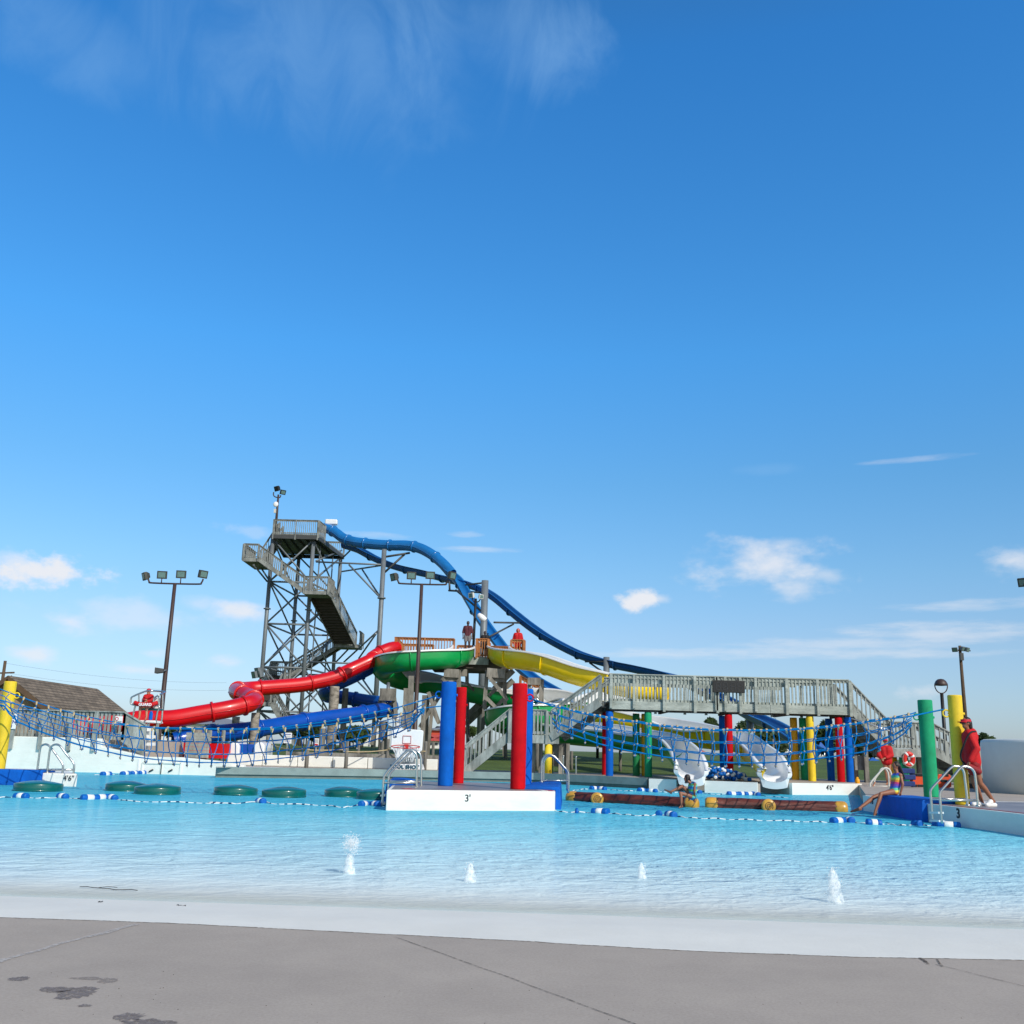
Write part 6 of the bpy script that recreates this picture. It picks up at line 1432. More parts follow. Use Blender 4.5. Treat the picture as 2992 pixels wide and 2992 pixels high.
# white apron that meets the coping
a, b, q = G(R12(-260, 1440), DZ), G(R12(590, 1475), DZ), G(R12(-300, 1478), DZ)
mb = MB(); xl_ = fe0[2].x + .06; mb.add([(xl_, q.y + .25, DZ + .008), (b.x, b.y, DZ + .008), (xl_ + 4, YL0 + .4, DZ + .008), (xl_, YL0 + .4, DZ + .008)], [(0, 1, 2, 3)]); struct(mb.build('deck_apron', 'white_paint'))
# wooden panel and posts
posts_ = [(R11, 480, 1080, 1590, 16), (R11, 925, 1085, 1590, 14), (R11, 1410, 1110, 1610, 14), (R11, 1655, 1110, 1640, 12), (R7, 782, 962, 1185, 11), (R7, 1105, 1005, 1225, 12), (R7, 1422, 1000, 1230, 11), (R7, 1752, 990, 1232, 10), (R3, 675, 872, 1105, 10), (R7, 1515, 1010, 1095, 9), (R7, 1706, 1008, 1095, 9), (R3, 735, 880, 1000, 9), (R10, 580, 1060, 1460, 12), (R10, 1065, 1180, 1390, 9), (R10, 500, 1270, 1420, 9), (R10, 1750, 1170, 1300, 9), (R5, 690, 840, 1010, 5), (R5, 832, 835, 1060, 7)]
where = ['beside the guard chair ladder', 'at the left edge of the board panel', 'at the right edge of the board panel', 'left of the white rounded end wall', 'right of the white rounded end wall', 'behind the far pool ladder', 'in front of the long white low wall', 'left of the basketball hoop', 'right of the basketball hoop', 'on the lawn behind the white low wall, left one', 'on the lawn behind the white low wall, right one', 'between hoop and blue padded post on the lawn', 'left of the yellow column under the stair landing', 'right of the board lattice under the landing', 'beside the blue rear island post', 'on the lawn right of the blue bridge column', 'thin, on the far lawn between the slide ends', 'thin, on the far lawn behind the right slide end']
prev = None; PP = []
for (zf, x, y0, y1, w_), wh in zip(posts_, where):
    zb_ = DZ; g = G(zf(x, y1), DZ)
    if g.y > 44.4 or wh.endswith('post') and False:
        Y = min(g.y, 47.0); zb_ = gz(Y) - .02; Y = Y
    else: Y = g.y
    t0 = A(zf(x, y0), Y); b0 = A(zf(x, y1), Y); r = w_ / 2982 * Y / 2
    if zb_ > b0.z: zb_ = b0.z
    mb = MB(); rnd = random.Random(int(x)); mb.lathe((t0.x, Y, zb_), [(r, 0), (r * .98, (t0.z - zb_) * .5), (r * .96, t0.z - zb_ - .04), (r * .8, t0.z - zb_)], 12)
    o = mb.build('bollard_post', 'timber' if zf is not R11 else 'wood_grey'); tag(o, 'weathered wooden post ' + wh, 'post', 'weathered wooden posts strung with rope'); PP.append((o, V((t0.x, Y, t0.z)), zb_))
def hang(i, j, fr_h, lab):
    a, b = PP[i][1], PP[j][1]; a = a - Z * fr_h; b = b - Z * fr_h; L_ = (b - a).length; d = V((0, -.08, 0))
    mb = MB(); mb.tube([lerp(a, b, t / 14) + d - Z * (.02 * L_ * 4 * t / 14 * (1 - t / 14)) for t in range(15)], .022, 5); tag(mb.build('post_rope', 'rope_tan'), lab, 'rope')
hang(4, 5, .3, 'slack tan rope between the posts left of the far pool ladder'); hang(5, 6, .35, 'slack tan rope from the far pool ladder to the next post'); hang(6, 7, .45, 'slack tan rope in front of the long white low wall')
hang(7, 8, .4, 'tan rope behind the basketball hoop'); hang(0, 1, .3, 'tan rope beside the board panel'); hang(2, 3, .3, 'tan rope left of the white rounded end wall')
p0, p1 = A(R11(1000, 1145), 43.6), A(R11(1378, 1600), 43.6)
pn = thing('board_panel', 'panel of weathered horizontal boards in front of the red slide run out', 'board panel', ((p0.x + p1.x) / 2, 43.6, p1.z)); n = 7
for i in range(n):
    zz_ = lerp(p1.z, p0.z, (i + .5) / n); mb = MB(); mb.box(((p0.x + p1.x) / 2, 43.6, zz_), (p1.x - p0.x, .05, (p0.z - p1.z) / n - .012)); mb.build('plank', 'wood_grey', pn)
# ------------------------------------------------------------------ basketball hoop
Yh = G(R3(500, 1105), DZ).y
hp = thing('basketball_hoop', 'white poolside basketball hoop with a red rim and lettered base', 'basketball hoop', (A(R3(520, 1100), Yh).x, Yh, DZ))
def outl(zf, pts, Y): return [A(zf(*p), Y) for p in pts]
def slab(pts, th, name, material, parent, bv=.03):
    n = len(pts); mb = MB(); mb.add(pts + [p + V((0, th, 0)) for p in pts], [tuple(range(n))[::-1], tuple(range(n, 2 * n))] + [(i, (i + 1) % n, n + (i + 1) % n, n + i) for i in range(n)])
    o = mb.build(name, material, parent); bevel(o, bv, 3); return o
bo_ = outl(R3, [(388, 938), (398, 775), (470, 768), (640, 782), (655, 790), (643, 945), (632, 957), (600, 960), (585, 985), (590, 1005), (430, 1005), (432, 975), (425, 945)], Yh)[::-1]
slab(bo_, .16, 'backboard', 'board_white', hp, .04)
mb = MB(); q = outl(R3, [(490, 828), (555, 830), (553, 890), (488, 888)], Yh - .02); mb.tube(q, .012, 5, closed=True); mb.build('target_square', 'ink_red', hp)
rc = A(R3(511, 915), Yh - .40); mb = MB(); mb.tube([rc + V((.56 * math.cos(R(k * 15)), .36 * math.sin(R(k * 15)), .06 * math.sin(R(k * 15)))) for k in range(24)], .018, 7, closed=True); rim = mb.build('rim', 'ink_red', hp)
mb = MB(); p = A(R3(517, 915), Yh - .05); mb.box(p, (.16, .10, .18)); mb.build('rim_bracket', 'ink_red', rim)
mb = MB()
for k in range(12):
    for sg in (1, -1):
        a0, a1 = R(k * 30), R(k * 30 + sg * 22); mb.tube([rc + V((.55 * math.cos(a0), .35 * math.sin(a0), 0)), rc + V((.40 * math.cos(a1), .26 * math.sin(a1), -.32)), rc + V((.3 * math.cos(a1 * 1.02), .2 * math.sin(a1 * 1.02), -.58))], .008, 4)
mb.build('net', 'float_white', rim)
slab(outl(R3, [(445, 1055), (495, 1010), (580, 1008), (585, 1055)], Yh + .05)[::-1], .3, 'neck', 'steel_grey', hp, .03)
bp_ = outl(R3, [(405, 1055), (640, 1055), (655, 1105), (395, 1105)], Yh - .12)[::-1]
slab(bp_, .7, 'base', 'board_white', hp, .04)
text('POOL SHOT', 'lettering', .19, A(R3(502, 1080), Yh - .135), (1, 0, 0), Z, 'ink_teal', hp, bold=.012, space=1.12)
# ------------------------------------------------------------------ guard chair
Yc = YL + 1.0
gc = thing('guard_chair', 'tall white and steel lifeguard chair on the raised deck', 'lifeguard chair', (A(R1(1165, 850), Yc).x, Yc, zdk))
zseat = A(R1(1180, 575), Yc).z
slab([A(R1(x, y), Yc) for x, y in ((1068, 580), (1255, 588), (1250, 566), (1080, 562))], .9, 'footboard', 'white_gel', gc, .03)
for x0, x1, yy in ((1163, 1168, 0), ):
    a = A(R1(1163, 595), Yc + .15); mb = MB(); mb.beam(a, (a.x + .05, a.y, .75), .17, .15, up=(0, 1, 0)); mb.build('post', 'white_gel', gc)
for xx in (1196, 1272):
    a = A(R1(xx, 590), Yc + .3); mb = MB(); mb.beam(a, (a.x, a.y + .2, .75), .09, .08, up=(0, 1, 0)); mb.build('post', 'wood_grey' if xx > 1200 else 'white_gel', gc)
for yy in (640, 698, 757):
    mb = MB(); mb.beam(A(R1(1190, yy), Yc + .25), A(R1(1252, yy), Yc + .25), .12, .12); mb.build('rung', 'white_gel', gc)
mb = MB(); mb.box(A(R1(1225, 478), Yc + .45), (.80, .55, .08)); bevel(mb.build('seat', 'pad_green', gc), .03)
mb = MB(); mb.box(A(R1(1215, 430), Yc + .78), (.75, .06, .45)); bevel(mb.build('seat_back', 'white_gel', gc), .03)
def pipe(pts, Y, r=.035, name='tube_rail'):
    P = [A(R1(p[0], p[1]), p[2] if len(p) > 2 else Y) for p in pts]; mb = MB(); mb.tube(spline(P, 5), r, 9); return mb.build(name, 'stainless', gc)
pipe([(1075, 580), (1070, 560), (1085, 470), (1090, 445), (1062, 435), (1054, 420), (1058, 385), (1075, 372), (1110, 355), (1180, 330), (1240, 328), (1330, 334, Yc + .9)], Yc)
pipe([(1255, 590), (1270, 500), (1285, 455), (1250, 442), (1238, 430), (1240, 395), (1250, 380), (1290, 358), (1335, 336, Yc + .9)], Yc + .1)
pipe([(1120, 352), (1120, 415)], Yc + .2, .028); pipe([(1280, 365), (1278, 440)], Yc + .2, .028); pipe([(1310, 345), (1312, 430), (1305, 560), (1290, 595)], Yc + .6, .035)
pipe([(1062, 435), (1100, 445), (1160, 448)], Yc + .1, .03)
mb = MB(); mb.lathe(A(R1(1213, 562), Yc + .15), [(.07, 0), (.075, .02), (.075, .26), (.05, .30), (.05, .34)], 14); bt = mb.build('water_bottle', 'foam_blue'); tag(bt, 'blue water bottle on the guard chair footboard', 'bottle')
# ------------------------------------------------------------------ people
def remesh(mb, name, material, parent, vox, smooth=3, origin=None):
    o = mb.build(name, material, parent, origin); m_ = o.modifiers.new('r', 'REMESH'); m_.mode = 'VOXEL'; m_.voxel_size = vox; m_.use_smooth_shade = True
    if smooth: m2 = o.modifiers.new('s', 'SMOOTH'); m2.iterations = smooth; m2.factor = .5
    dg = bpy.context.evaluated_depsgraph_get(); me = bpy.data.meshes.new_from_object(o.evaluated_get(dg)); o.modifiers.clear(); old = o.data; o.data = me; me.name = name
    if not me.materials: me.materials.append(M[material])
    for p in me.polygons: p.use_smooth = True
    bpy.data.meshes.remove(old); return o
def hand(mb, w, d, side, s, up=Z):
    """palm and five unequal bent fingers from the wrist w along d"""
    d = V(d).normalized(); u = V(up); u = (u - d * u.dot(d)); u = u.normalized() if u.length > .05 else d.orthogonal().normalized(); q = d.cross(u)
    mb.caps(w, w + d * .05 * s, .026 * s, .030 * s); mb.caps(w + d * .03 * s, w + d * .085 * s, .030 * s, .032 * s)
    for k, L_ in enumerate((.055, .066, .070, .058)):
        o = q * (k - 1.5) * .019 * s; p0 = w + d * .085 * s + o; p1 = p0 + d * L_ * .55 * s - u * .008 * s; p2 = p1 + d * L_ * .4 * s - u * .022 * s
        mb.caps(p0, p1, .0095 * s, .009 * s, 8); mb.caps(p1, p2, .009 * s, .0075 * s, 8)
    p0 = w + d * .03 * s - q * .028 * s; p1 = p0 + (d * .03 - q * .028) * s; mb.caps(p0, p1, .012 * s, .011 * s, 8); mb.caps(p1, p1 + d * .03 * s, .011 * s, .009 * s, 8)
def person(lab, J, s, fd, skin, vox=.011, feet=True, group=None):
    fd = V(fd).normalized(); mb = MB(); lr = Z.cross(fd).normalized(); hd = V(J['head'])
    sm = (V(J['sL']) + V(J['sR'])) / 2; hm = (V(J['hL']) + V(J['hR'])) / 2; up = (sm - hm).normalized()
    mb.caps(sm - up * .02 * s, hd - Z * .06 * s, .058 * s, .050 * s)
    mb.caps(J['sL'], J['sR'], .062 * s, .062 * s); mb.caps(sm - up * .02 * s, sm + up * .035 * s, .075 * s, .05 * s)
    for k in ('L', 'R'):
        a = lerp(sm, V(J['s' + k]), .52) - up * .07 * s; b = lerp(hm, V(J['h' + k]), .55) + up * .04 * s; wst = lerp(a, b, .62)
        mb.caps(a, wst, .108 * s, .088 * s, 12); mb.caps(wst, b, .088 * s, .108 * s, 12)
        mb.caps(J['s' + k], J['e' + k], .050 * s, .040 * s); mb.caps(J['e' + k], J['w' + k], .040 * s, .027 * s)
        d = V(J['w' + k]) - V(J['e' + k]); hand(mb, V(J['w' + k]), J.get('d' + k, d), k, s)
        if 'k' + k in J:
            mb.caps(J['h' + k], J['k' + k], .088 * s, .056 * s, 12); kk = V(J['k' + k]); an = V(J['a' + k]); calf = lerp(kk, an, .3) - fd * .012 * s
            mb.caps(kk, calf, .054 * s, .056 * s, 12); mb.caps(calf, an, .056 * s, .034 * s, 12)
            to = V(J['t' + k]); dd = (to - an); heel = an - V((dd.x, dd.y, 0)).normalized() * .035 * s - Z * .03 * s
            mb.caps(heel, an, .032 * s, .034 * s); mb.caps(heel, to, .030 * s, .024 * s); mb.caps(an, to, .034 * s, .024 * s)
    X = Matrix((lr, -fd, Z)).transposed()
    mb.ell(hd + Z * .015 * s, (.072 * s, .092 * s, .105 * s), 18, 12, X); mb.ell(hd + fd * .025 * s - Z * .06 * s, (.052 * s, .060 * s, .058 * s), 14, 9, X)
    mb.caps(hd + fd * .088 * s + Z * .005 * s, hd + fd * .104 * s - Z * .022 * s, .010 * s, .014 * s, 8)
    mb.caps(hd + fd * .083 * s - Z * .055 * s - lr * .016 * s, hd + fd * .083 * s - Z * .055 * s + lr * .016 * s, .009 * s, .009 * s, 8)
    for k in (1, -1): mb.ell(hd + lr * k * .072 * s - fd * .004 * s - Z * .008 * s, (.010 * s, .020 * s, .030 * s), 8, 6, X)
    base = (V(J['hL']) + V(J['hR'])) / 2; zb_ = min(p.z for p in mb.v)
    o = remesh(mb, 'person', skin, None, vox * max(.75, s), 2, origin=(base.x, base.y, zb_)); tag(o, lab, 'person', group)
    for k in (1, -1):
        m3 = MB(); m3.ell(hd + fd * .086 * s + lr * k * .030 * s + Z * .008 * s, (.013 * s, .007 * s, .008 * s), 8, 6, X); m3.build('eye', 'black', o)
    return o, X, lr
def cloth(o, J, s, name, material, parts, vox=.013, sm=2):
    mb = MB(); sm_ = (V(J['sL']) + V(J['sR'])) / 2; hm = (V(J['hL']) + V(J['hR'])) / 2; up = (sm_ - hm).normalized()
    for p in parts:
        kind = p[0]
        if kind == 'torso':          # inflate, how far down (1 = hips)
            inf, lo = p[1], p[2]
            mb.caps(lerp(sm_, V(J['sL']), .8), lerp(sm_, V(J['sR']), .8), .062 * s + inf, .062 * s + inf)
            for k in ('L', 'R'):
                a = lerp(sm_, V(J['s' + k]), .52) - up * .06 * s; b = lerp(hm, V(J['h' + k]), .5); b = lerp(a, b, lo); mb.caps(a, lerp(a, b, .6), .108 * s + inf, .100 * s + inf, 14); mb.caps(lerp(a, b, .6), b, .100 * s + inf, .108 * s + inf, 14)
        elif kind == 'arms':
            inf, lo = p[1], p[2]
            for k in ('L', 'R'):
                e = V(J['e' + k]); w_ = V(J['w' + k]); sh = V(J['s' + k])
                if lo <= .5: mb.caps(sh, lerp(sh, e, lo * 2), .052 * s + inf, .048 * s + inf)
                else: mb.caps(sh, e, .052 * s + inf, .046 * s + inf); mb.caps(e, lerp(e, w_, (lo - .5) * 2), .046 * s + inf, .034 * s + inf)
        elif kind == 'legs':
            inf, lo = p[1], p[2]
            mb.caps(J['hL'], J['hR'], .098 * s + inf, .098 * s + inf)
            for k in ('L', 'R'): mb.caps(V(J['h' + k]), lerp(V(J['h' + k]), V(J['k' + k]), lo), .092 * s + inf, (.088 - .026 * lo) * s + inf, 12); mb.caps(V(J['h' + k]), V(J['h' + k]) + up * .06 * s, .092 * s + inf, .09 * s + inf, 12)
        elif kind == 'seg': mb.caps(p[1], p[2], p[3], p[4], 10)
        elif kind == 'ell': mb.ell(p[1], p[2], 14, 10, p[3] if len(p) > 3 else None)
    return remesh(mb, name, material, o, vox * max(.8, s), sm)
def visor(o, J, s, fd, material='visor_red', tilt=0):
    hd = V(J['head']); fd = V(fd).normalized(); lr = Z.cross(fd).normalized(); mb = MB(); r0, r1 = .088 * s, .105 * s
    ring = []
    for zz_, g in ((.03, 1.0), (.075, .96)):
        ring.append([hd + Z * zz_ * s + (lr * math.cos(R(a)) * r0 + fd * math.sin(R(a)) * r1) * g for a in range(0, 361, 15)])
    mb.sheet(ring); v = mb.build('visor', material, o)
    mb = MB(); ri = []
    for q in (0, .5, 1):
        ri.append([hd + Z * (.034 - .02 * q + .012 * math.cos(R(a - 90)) * q) * s + (lr * math.cos(R(a)) * (r0 + .01 * s * q) + fd * math.sin(R(a)) * (r1 + .085 * s * q)) for a in range(20, 161, 10)])
    mb.sheet(ri); br_ = [[p - Z * .008 * s for p in r_] for r_ in ri[::-1]]; mb.sheet(br_); mb.build('brim', material, v); return v
def jpx(zf, Y, d):
    out = {}
    for k, q in d.items():
        if len(q) == 3 and k[0] != 'd': out[k] = A(zf(q[0], q[1]), Y + q[2])
        else: out[k] = A(zf(q[0], q[1]), Y)
    return out
# --- standing guard at the right
Yg = G(R13(1400, 1495), .372).y - .35
J = jpx(R13, Yg, dict(head=(1098, 312), sL=(1150, 472, -.17), sR=(1130, 468, .19), eL=(1250, 680, -.27), eR=(1090, 690, .22), wL=(1150, 865, -.26), wR=(1075, 850, .18),
     hL=(1215, 905, -.09), hR=(1190, 905, .10), kL=(1300, 1175, -.08), kR=(1225, 1190, .12), aL=(1480, 1415, -.02), aR=(1330, 1450, .16), tL=(1415, 1478, -.06), tR=(1222, 1482, .10)))
fd = V((-1, -.25, 0)); s_ = 1.0
g1, X1, lr1 = person('guard in a red hoodie and red visor leaning on the yellow padded post', J, s_, fd, 'skin_tan', .010)
hm = (J['sL'] + J['sR']) / 2
cloth(g1, J, s_, 'hoodie', 'fabric_red', [('torso', .045, .92), ('arms', .030, .93), ('seg', hm + V((.06, 0, .03)), hm + V((.10, 0, -.06)), .105, .09), ('seg', hm + V((-.02, 0, .03)), hm + V((.05, .0, .04)), .085, .09)])
cloth(g1, J, s_, 'shorts', 'fabric_darkred', [('legs', .018, .38)])
hd = J['head']; fdn = fd.normalized()
hb = [('ell', hd - fdn * .025 + Z * .035, (.083, .094, .100), X1), ('seg', hd - fdn * .075 + Z * .02, hd - fdn * .10 - Z * .10, .06, .045), ('seg', hd - fdn * .05 + lr1 * .05, hd - fdn * .065 + lr1 * .05 - Z * .1, .04, .03), ('seg', hd - fdn * .05 - lr1 * .05, hd - fdn * .065 - lr1 * .05 - Z * .1, .04, .03)]
cloth(g1, J, s_, 'hair', 'hair_dark', hb, .011)
visor(g1, J, 1.06, fd)
mb = MB(); mb.box(hd + fdn * .094 + Z * .007, (.02, .13, .035), math.atan2(fdn.y, fdn.x)); mb.tube([hd + fdn * .09 + lr1 * .066 + Z * .012, hd - lr1 * 0 + lr1 * .078 + Z * .01], .006, 5); mb.tube([hd + fdn * .09 - lr1 * .066 + Z * .012, hd - lr1 * .078 + Z * .01], .006, 5); bevel(mb.build('sunglasses', 'black', g1), .006)
mb = MB(); so_ = [A(R13(*p), Yg + d) for p, d in (((1235, 432), -.12), ((1170, 440), -.27), ((1110, 520), -.27), ((1060, 640), -.24), ((1020, 760), -.15), ((1040, 850), -.12), ((1090, 900), -.15))]
P = spline(so_, 6); mb.tube(P, .019, 6); mb.build('strap', 'fabric_black', g1)
for k in ('L', 'R'):
    a, t_ = J['a' + k], J['t' + k]; d = V((t_.x - a.x, t_.y - a.y, 0)).normalized(); cloth(g1, J, 1, 'sandal', 'white_gel', [('seg', V((a.x, a.y, .40)) - d * .05, V((t_.x, t_.y, .40)) + d * .03, .046, .044), ('seg', lerp(a, t_, .45) - Z * .0, lerp(a, t_, .75), .055, .048)], .010)
a, b = A(R13(1130, 935), Yg - .20), A(R13(1270, 1005), Yg - .24)
mb = MB(); mb.caps(a, b, .075, .075, 14); rt2 = remesh(mb, 'rescue_tube', 'fabric_darkred', None, .012, 1, origin=a); tag(rt2, 'dark red rescue tube held at the hip of the standing guard', 'rescue tube')
mb = MB(); mb.tube([a + Z * .05, A(R13(1120, 900), Yg - .2), A(R13(1100, 895), Yg - .16)], .012, 6); mb.build('strap', 'fabric_black', rt2)
# --- girl on the blue mat
Ym = G(R13(60, 1345), .45).y
J = jpx(R13, Ym, dict(head=(85, 935, .05), sL=(150, 1062, -.12), sR=(70, 1060, .14), eL=(185, 1190, -.20), eR=(60, 1180, .2), wL=(158, 1305, -.2), wR=(40, 1300, .2), hL=(75, 1295, -.1), hR=(50, 1290, .1), kL=(-130, 1330, -.24), kR=(-230, 1375, .0), aL=(-215, 1600, -.36), aR=(-435, 1535, -.26), tL=(-240, 1690, -.38), tR=(-560, 1585, -.30)))
fd = V((-1, -.3, 0)); s_ = .86
g2, X2, lr2 = person('girl in a rainbow striped swimsuit sitting on the blue mat', J, s_, fd, 'skin_tan', .011)
cloth(g2, J, s_, 'swimsuit', 'rainbow', [('torso', .008, .98), ('seg', J['hL'], J['hR'], .092, .092)])
hd = J['head']; fdn = fd.normalized()
hb = [('ell', hd - fdn * .022 + Z * .030, (.078, .088, .090), X2)]
for k in range(-3, 4): hb.append(('seg', hd - fdn * .06 + lr2 * k * .02 + Z * .02, hd - fdn * (.15 + .015 * (k % 2)) + lr2 * k * .028 - Z * (.26 + .03 * (k % 3)), .034, .016))
cloth(g2, J, s_, 'hair', 'hair_dark', hb, .012)
# --- child on the log
Yk = G(R4(1690, 1440), .12).y
J = jpx(R4, Yk, dict(head=(1632, 1207), sL=(1705, 1258, -.12), sR=(1668, 1255, .10), eL=(1704, 1330, -.16), eR=(1640, 1320, .14), wL=(1704, 1392, -.12), wR=(1650, 1375, .12), hL=(1692, 1380, -.08), hR=(1680, 1378, .08), kL=(1572, 1345, -.14), kR=(1590, 1278, .06), aL=(1582, 1462, -.2), aR=(1475, 1335, -.02), tL=(1560, 1482, -.24), tR=(1425, 1312, -.04)))
fd = V((-1, -.2, -.15)); s_ = .70
g3, X3, lr3 = person('small child in an aqua patterned swimsuit riding the floating log', J, s_, V((-1, -.2, 0)), 'skin_tan', .011)
cloth(g3, J, s_, 'swimsuit', 'aqua', [('torso', .012, .98), ('seg', J['hL'], J['hR'], .075, .075)])
hd = J['head']; fdn = V((-1, -.2, 0)).normalized()
hb = [('ell', hd - fdn * .015 + Z * .025, (.066, .074, .080), X3), ('seg', hd - fdn * .04, hd - fdn * .12 - Z * .13, .045, .025), ('seg', hd - fdn * .0 + lr3 * .04, hd + fdn * .02 + lr3 * .05 - Z * .1, .03, .018), ('seg', hd + lr3 * -.04, hd + fdn * .02 - lr3 * .05 - Z * .1, .03, .018)]
cloth(g3, J, s_, 'hair', 'hair_dark', hb, .011)
# --- second guard behind the net
Y2 = G(R6(470, 1432), DZ).y
J = jpx(R6, Y2, dict(head=(440, 1018), sL=(485, 1085, -.05), sR=(400, 1085, .05), eL=(500, 1150, -.12), eR=(378, 1150, .0), wL=(440, 1175, -.22), wR=(405, 1180, -.18), hL=(475, 1210, 0), hR=(435, 1210, 0), kL=(480, 1320, 0), kR=(448, 1320, .05), aL=(486, 1408, .02), aR=(462, 1410, .1), tL=(476, 1424, -.15), tR=(450, 1424, -.1)))
g4, X4, lr4 = person('guard in a red hoodie standing behind the net by the white rimmed ladder', J, .92, (-.3, -1, 0), 'skin', .013)
sm_ = (J['sL'] + J['sR']) / 2
cloth(g4, J, .95, 'hoodie', 'fabric_red', [('torso', .05, .95), ('arms', .035, .9), ('seg', sm_ + V((0, .03, .04)), sm_ + V((0, .1, 0)), .1, .1)], .014)
cloth(g4, J, .92, 'hair', 'hair_brown', [('ell', J['head'] + V((0, .02, .03)), (.08, .085, .095))], .012); visor(g4, J, 1.0, (-.3, -1, 0))
# --- swimmer
Y3 = yk - .15; s_ = .85
J = jpx(R6, Y3, dict(head=(240, 1488), sL=(285, 1525, -.1), sR=(250, 1535, .14), eL=(310, 1480, -.12), eR=(240, 1580, .1), wL=(333, 1425, -.1), wR=(220, 1590, -.1), hL=(285, 1660, 0), hR=(262, 1660, .1)))
g5, X5, lr5 = person('swimmer with wet brown hair reaching for the white rimmed ladder', J, s_, (.9, .4, 0), 'skin', .012)
cloth(g5, J, s_, 'hair', 'hair_brown', [('ell', J['head'] + Z * .03 - V((.02, .02, 0)), (.08, .08, .09)), ('seg', J['head'] - V((.05, .03, 0)), J['head'] - V((.08, .06, .12)), .055, .035)], .012)
# --- people on the slide platform
def stander(lab, zf, x, ytop, Y, ht, skin, top, bottom, hair, fd=(0, -1, 0), hood=False, arms=.5, zft=None):
    p = A(zf(x, ytop), Y); z0 = zft if zft is not None else p.z - ht; s_ = ht / 1.75; q = lambda dx, dy, z: V((p.x + dx * s_, Y + dy * s_, z0 + z * s_))
    J = dict(head=q(0, -.01, 1.62), sL=q(.18, 0, 1.42), sR=q(-.18, 0, 1.42), eL=q(.25, .02, 1.14), eR=q(-.25, .02, 1.14), wL=q(.24, -.06, .90), wR=q(-.24, -.06, .90), hL=q(.09, 0, .93), hR=q(-.09, 0, .93), kL=q(.10, -.02, .50), kR=q(-.10, -.02, .50), aL=q(.10, .02, .08), aR=q(-.10, .02, .08), tL=q(.12, -.13, .03), tR=q(-.12, -.13, .03))
    o, X, lr = person(lab, J, s_, fd, skin, .016)
    cloth(o, J, s_, 'shirt' if not hood else 'hoodie', top, [('torso', .02 if not hood else .045, .9), ('arms', .015 if not hood else .03, arms)] + ([('ell', J['head'] + V((0, .03, .01)) * s_, (.115 * s_, .105 * s_, .14 * s_))] if hood else []), .017)
    if bottom: cloth(o, J, s_, 'shorts', bottom, [('legs', .02, .55)], .017)
    if hair: cloth(o, J, s_, 'hair', hair, [('ell', J['head'] + V((0, .015, .03)) * s_, (.082 * s_, .092 * s_, .095 * s_))], .015)
    return o
stander('child in a maroon shirt and grey shorts standing at the green slide mouth', R8, 612, 768, 60.3, 2.0, 'skin_dark', 'fabric_maroon', 'fabric_grey', 'hair_dark', zft=A(R8(612, 890), 60.3).z)
stander('person in dark clothes waiting behind the brown railing on the platform', R8, 709, 768, 62.0, 1.8, 'skin_dark', 'fabric_black', 'fabric_black', 'hair_dark', zft=zf_)
stander('guard with a red hood up standing at the yellow slide mouth', R8, 896, 763, 61.2, 1.9, 'skin', 'fabric_red', 'fabric_red', None, hood=True, arms=.95, zft=zf_)
# --- guard in the chair
Yq = Yc + .42
J = jpx(R11, Yq, dict(head=(330, 432), sL=(385, 515, .02), sR=(268, 515, .0), eL=(395, 590, -.12), eR=(245, 590, -.18), wL=(300, 600, -.42), wR=(255, 560, -.4), hL=(365, 690, .05), hR=(300, 690, .05), kL=(292, 705, -.42), kR=(178, 705, -.42), aL=(290, 885, -.5), aR=(163, 885, -.5), tL=(268, 918, -.66), tR=(140, 918, -.66)))
J['wR'] = A(R11(272, 575), Yq - .4)
g6, X6, lr6 = person('guard in a red hoodie and cap seated in the tall white chair', J, 1.0, (-.25, -1, 0), 'skin', .012)
sm_ = (J['sL'] + J['sR']) / 2
cloth(g6, J, 1.0, 'hoodie', 'fabric_red', [('torso', .04, .95), ('arms', .03, .92), ('seg', sm_ + V((0, .03, .04)), sm_ + V((0, .1, 0)), .1, .1)], .014)
cloth(g6, J, 1.0, 'shorts', 'fabric_darkred', [('legs', .012, .35)], .014)
cloth(g6, J, 1.0, 'cap', 'visor_red', [('ell', J['head'] + V((0, .005, .065)), (.092, .105, .075))], .011)
hd = J['head']; mb = MB(); mb.box(hd + V((-.03, -.115, .035)), (.15, .10, .014), .2); bevel(mb.build('cap_brim', 'visor_red', g6), .006)
mb = MB(); mb.box(hd + V((-.025, -.092, .008)), (.13, .02, .035), .2); bevel(mb.build('sunglasses', 'black', g6), .006)
a, b = A(R11(75, 622), Yq - .52), A(R11(475, 650), Yq - .42); mb = MB()
P = [A(R11(80, 622), Yq - .52), A(R11(150, 645), Yq - .56), A(R11(265, 658), Yq - .58), A(R11(380, 655), Yq - .5), A(R11(480, 625), Yq - .38)]
mb.tube(spline(P, 6), .085, 12); rt1 = mb.build('rescue_tube', 'fabric_red'); tag(rt1, 'red rescue tube lettered GUARD across the seated guard\'s lap', 'rescue tube')
text('GUARD', 'lettering', .15, A(R11(265, 657), Yq - .675), (1, -.05, 0), Z, 'sign_white', rt1, bold=.006)
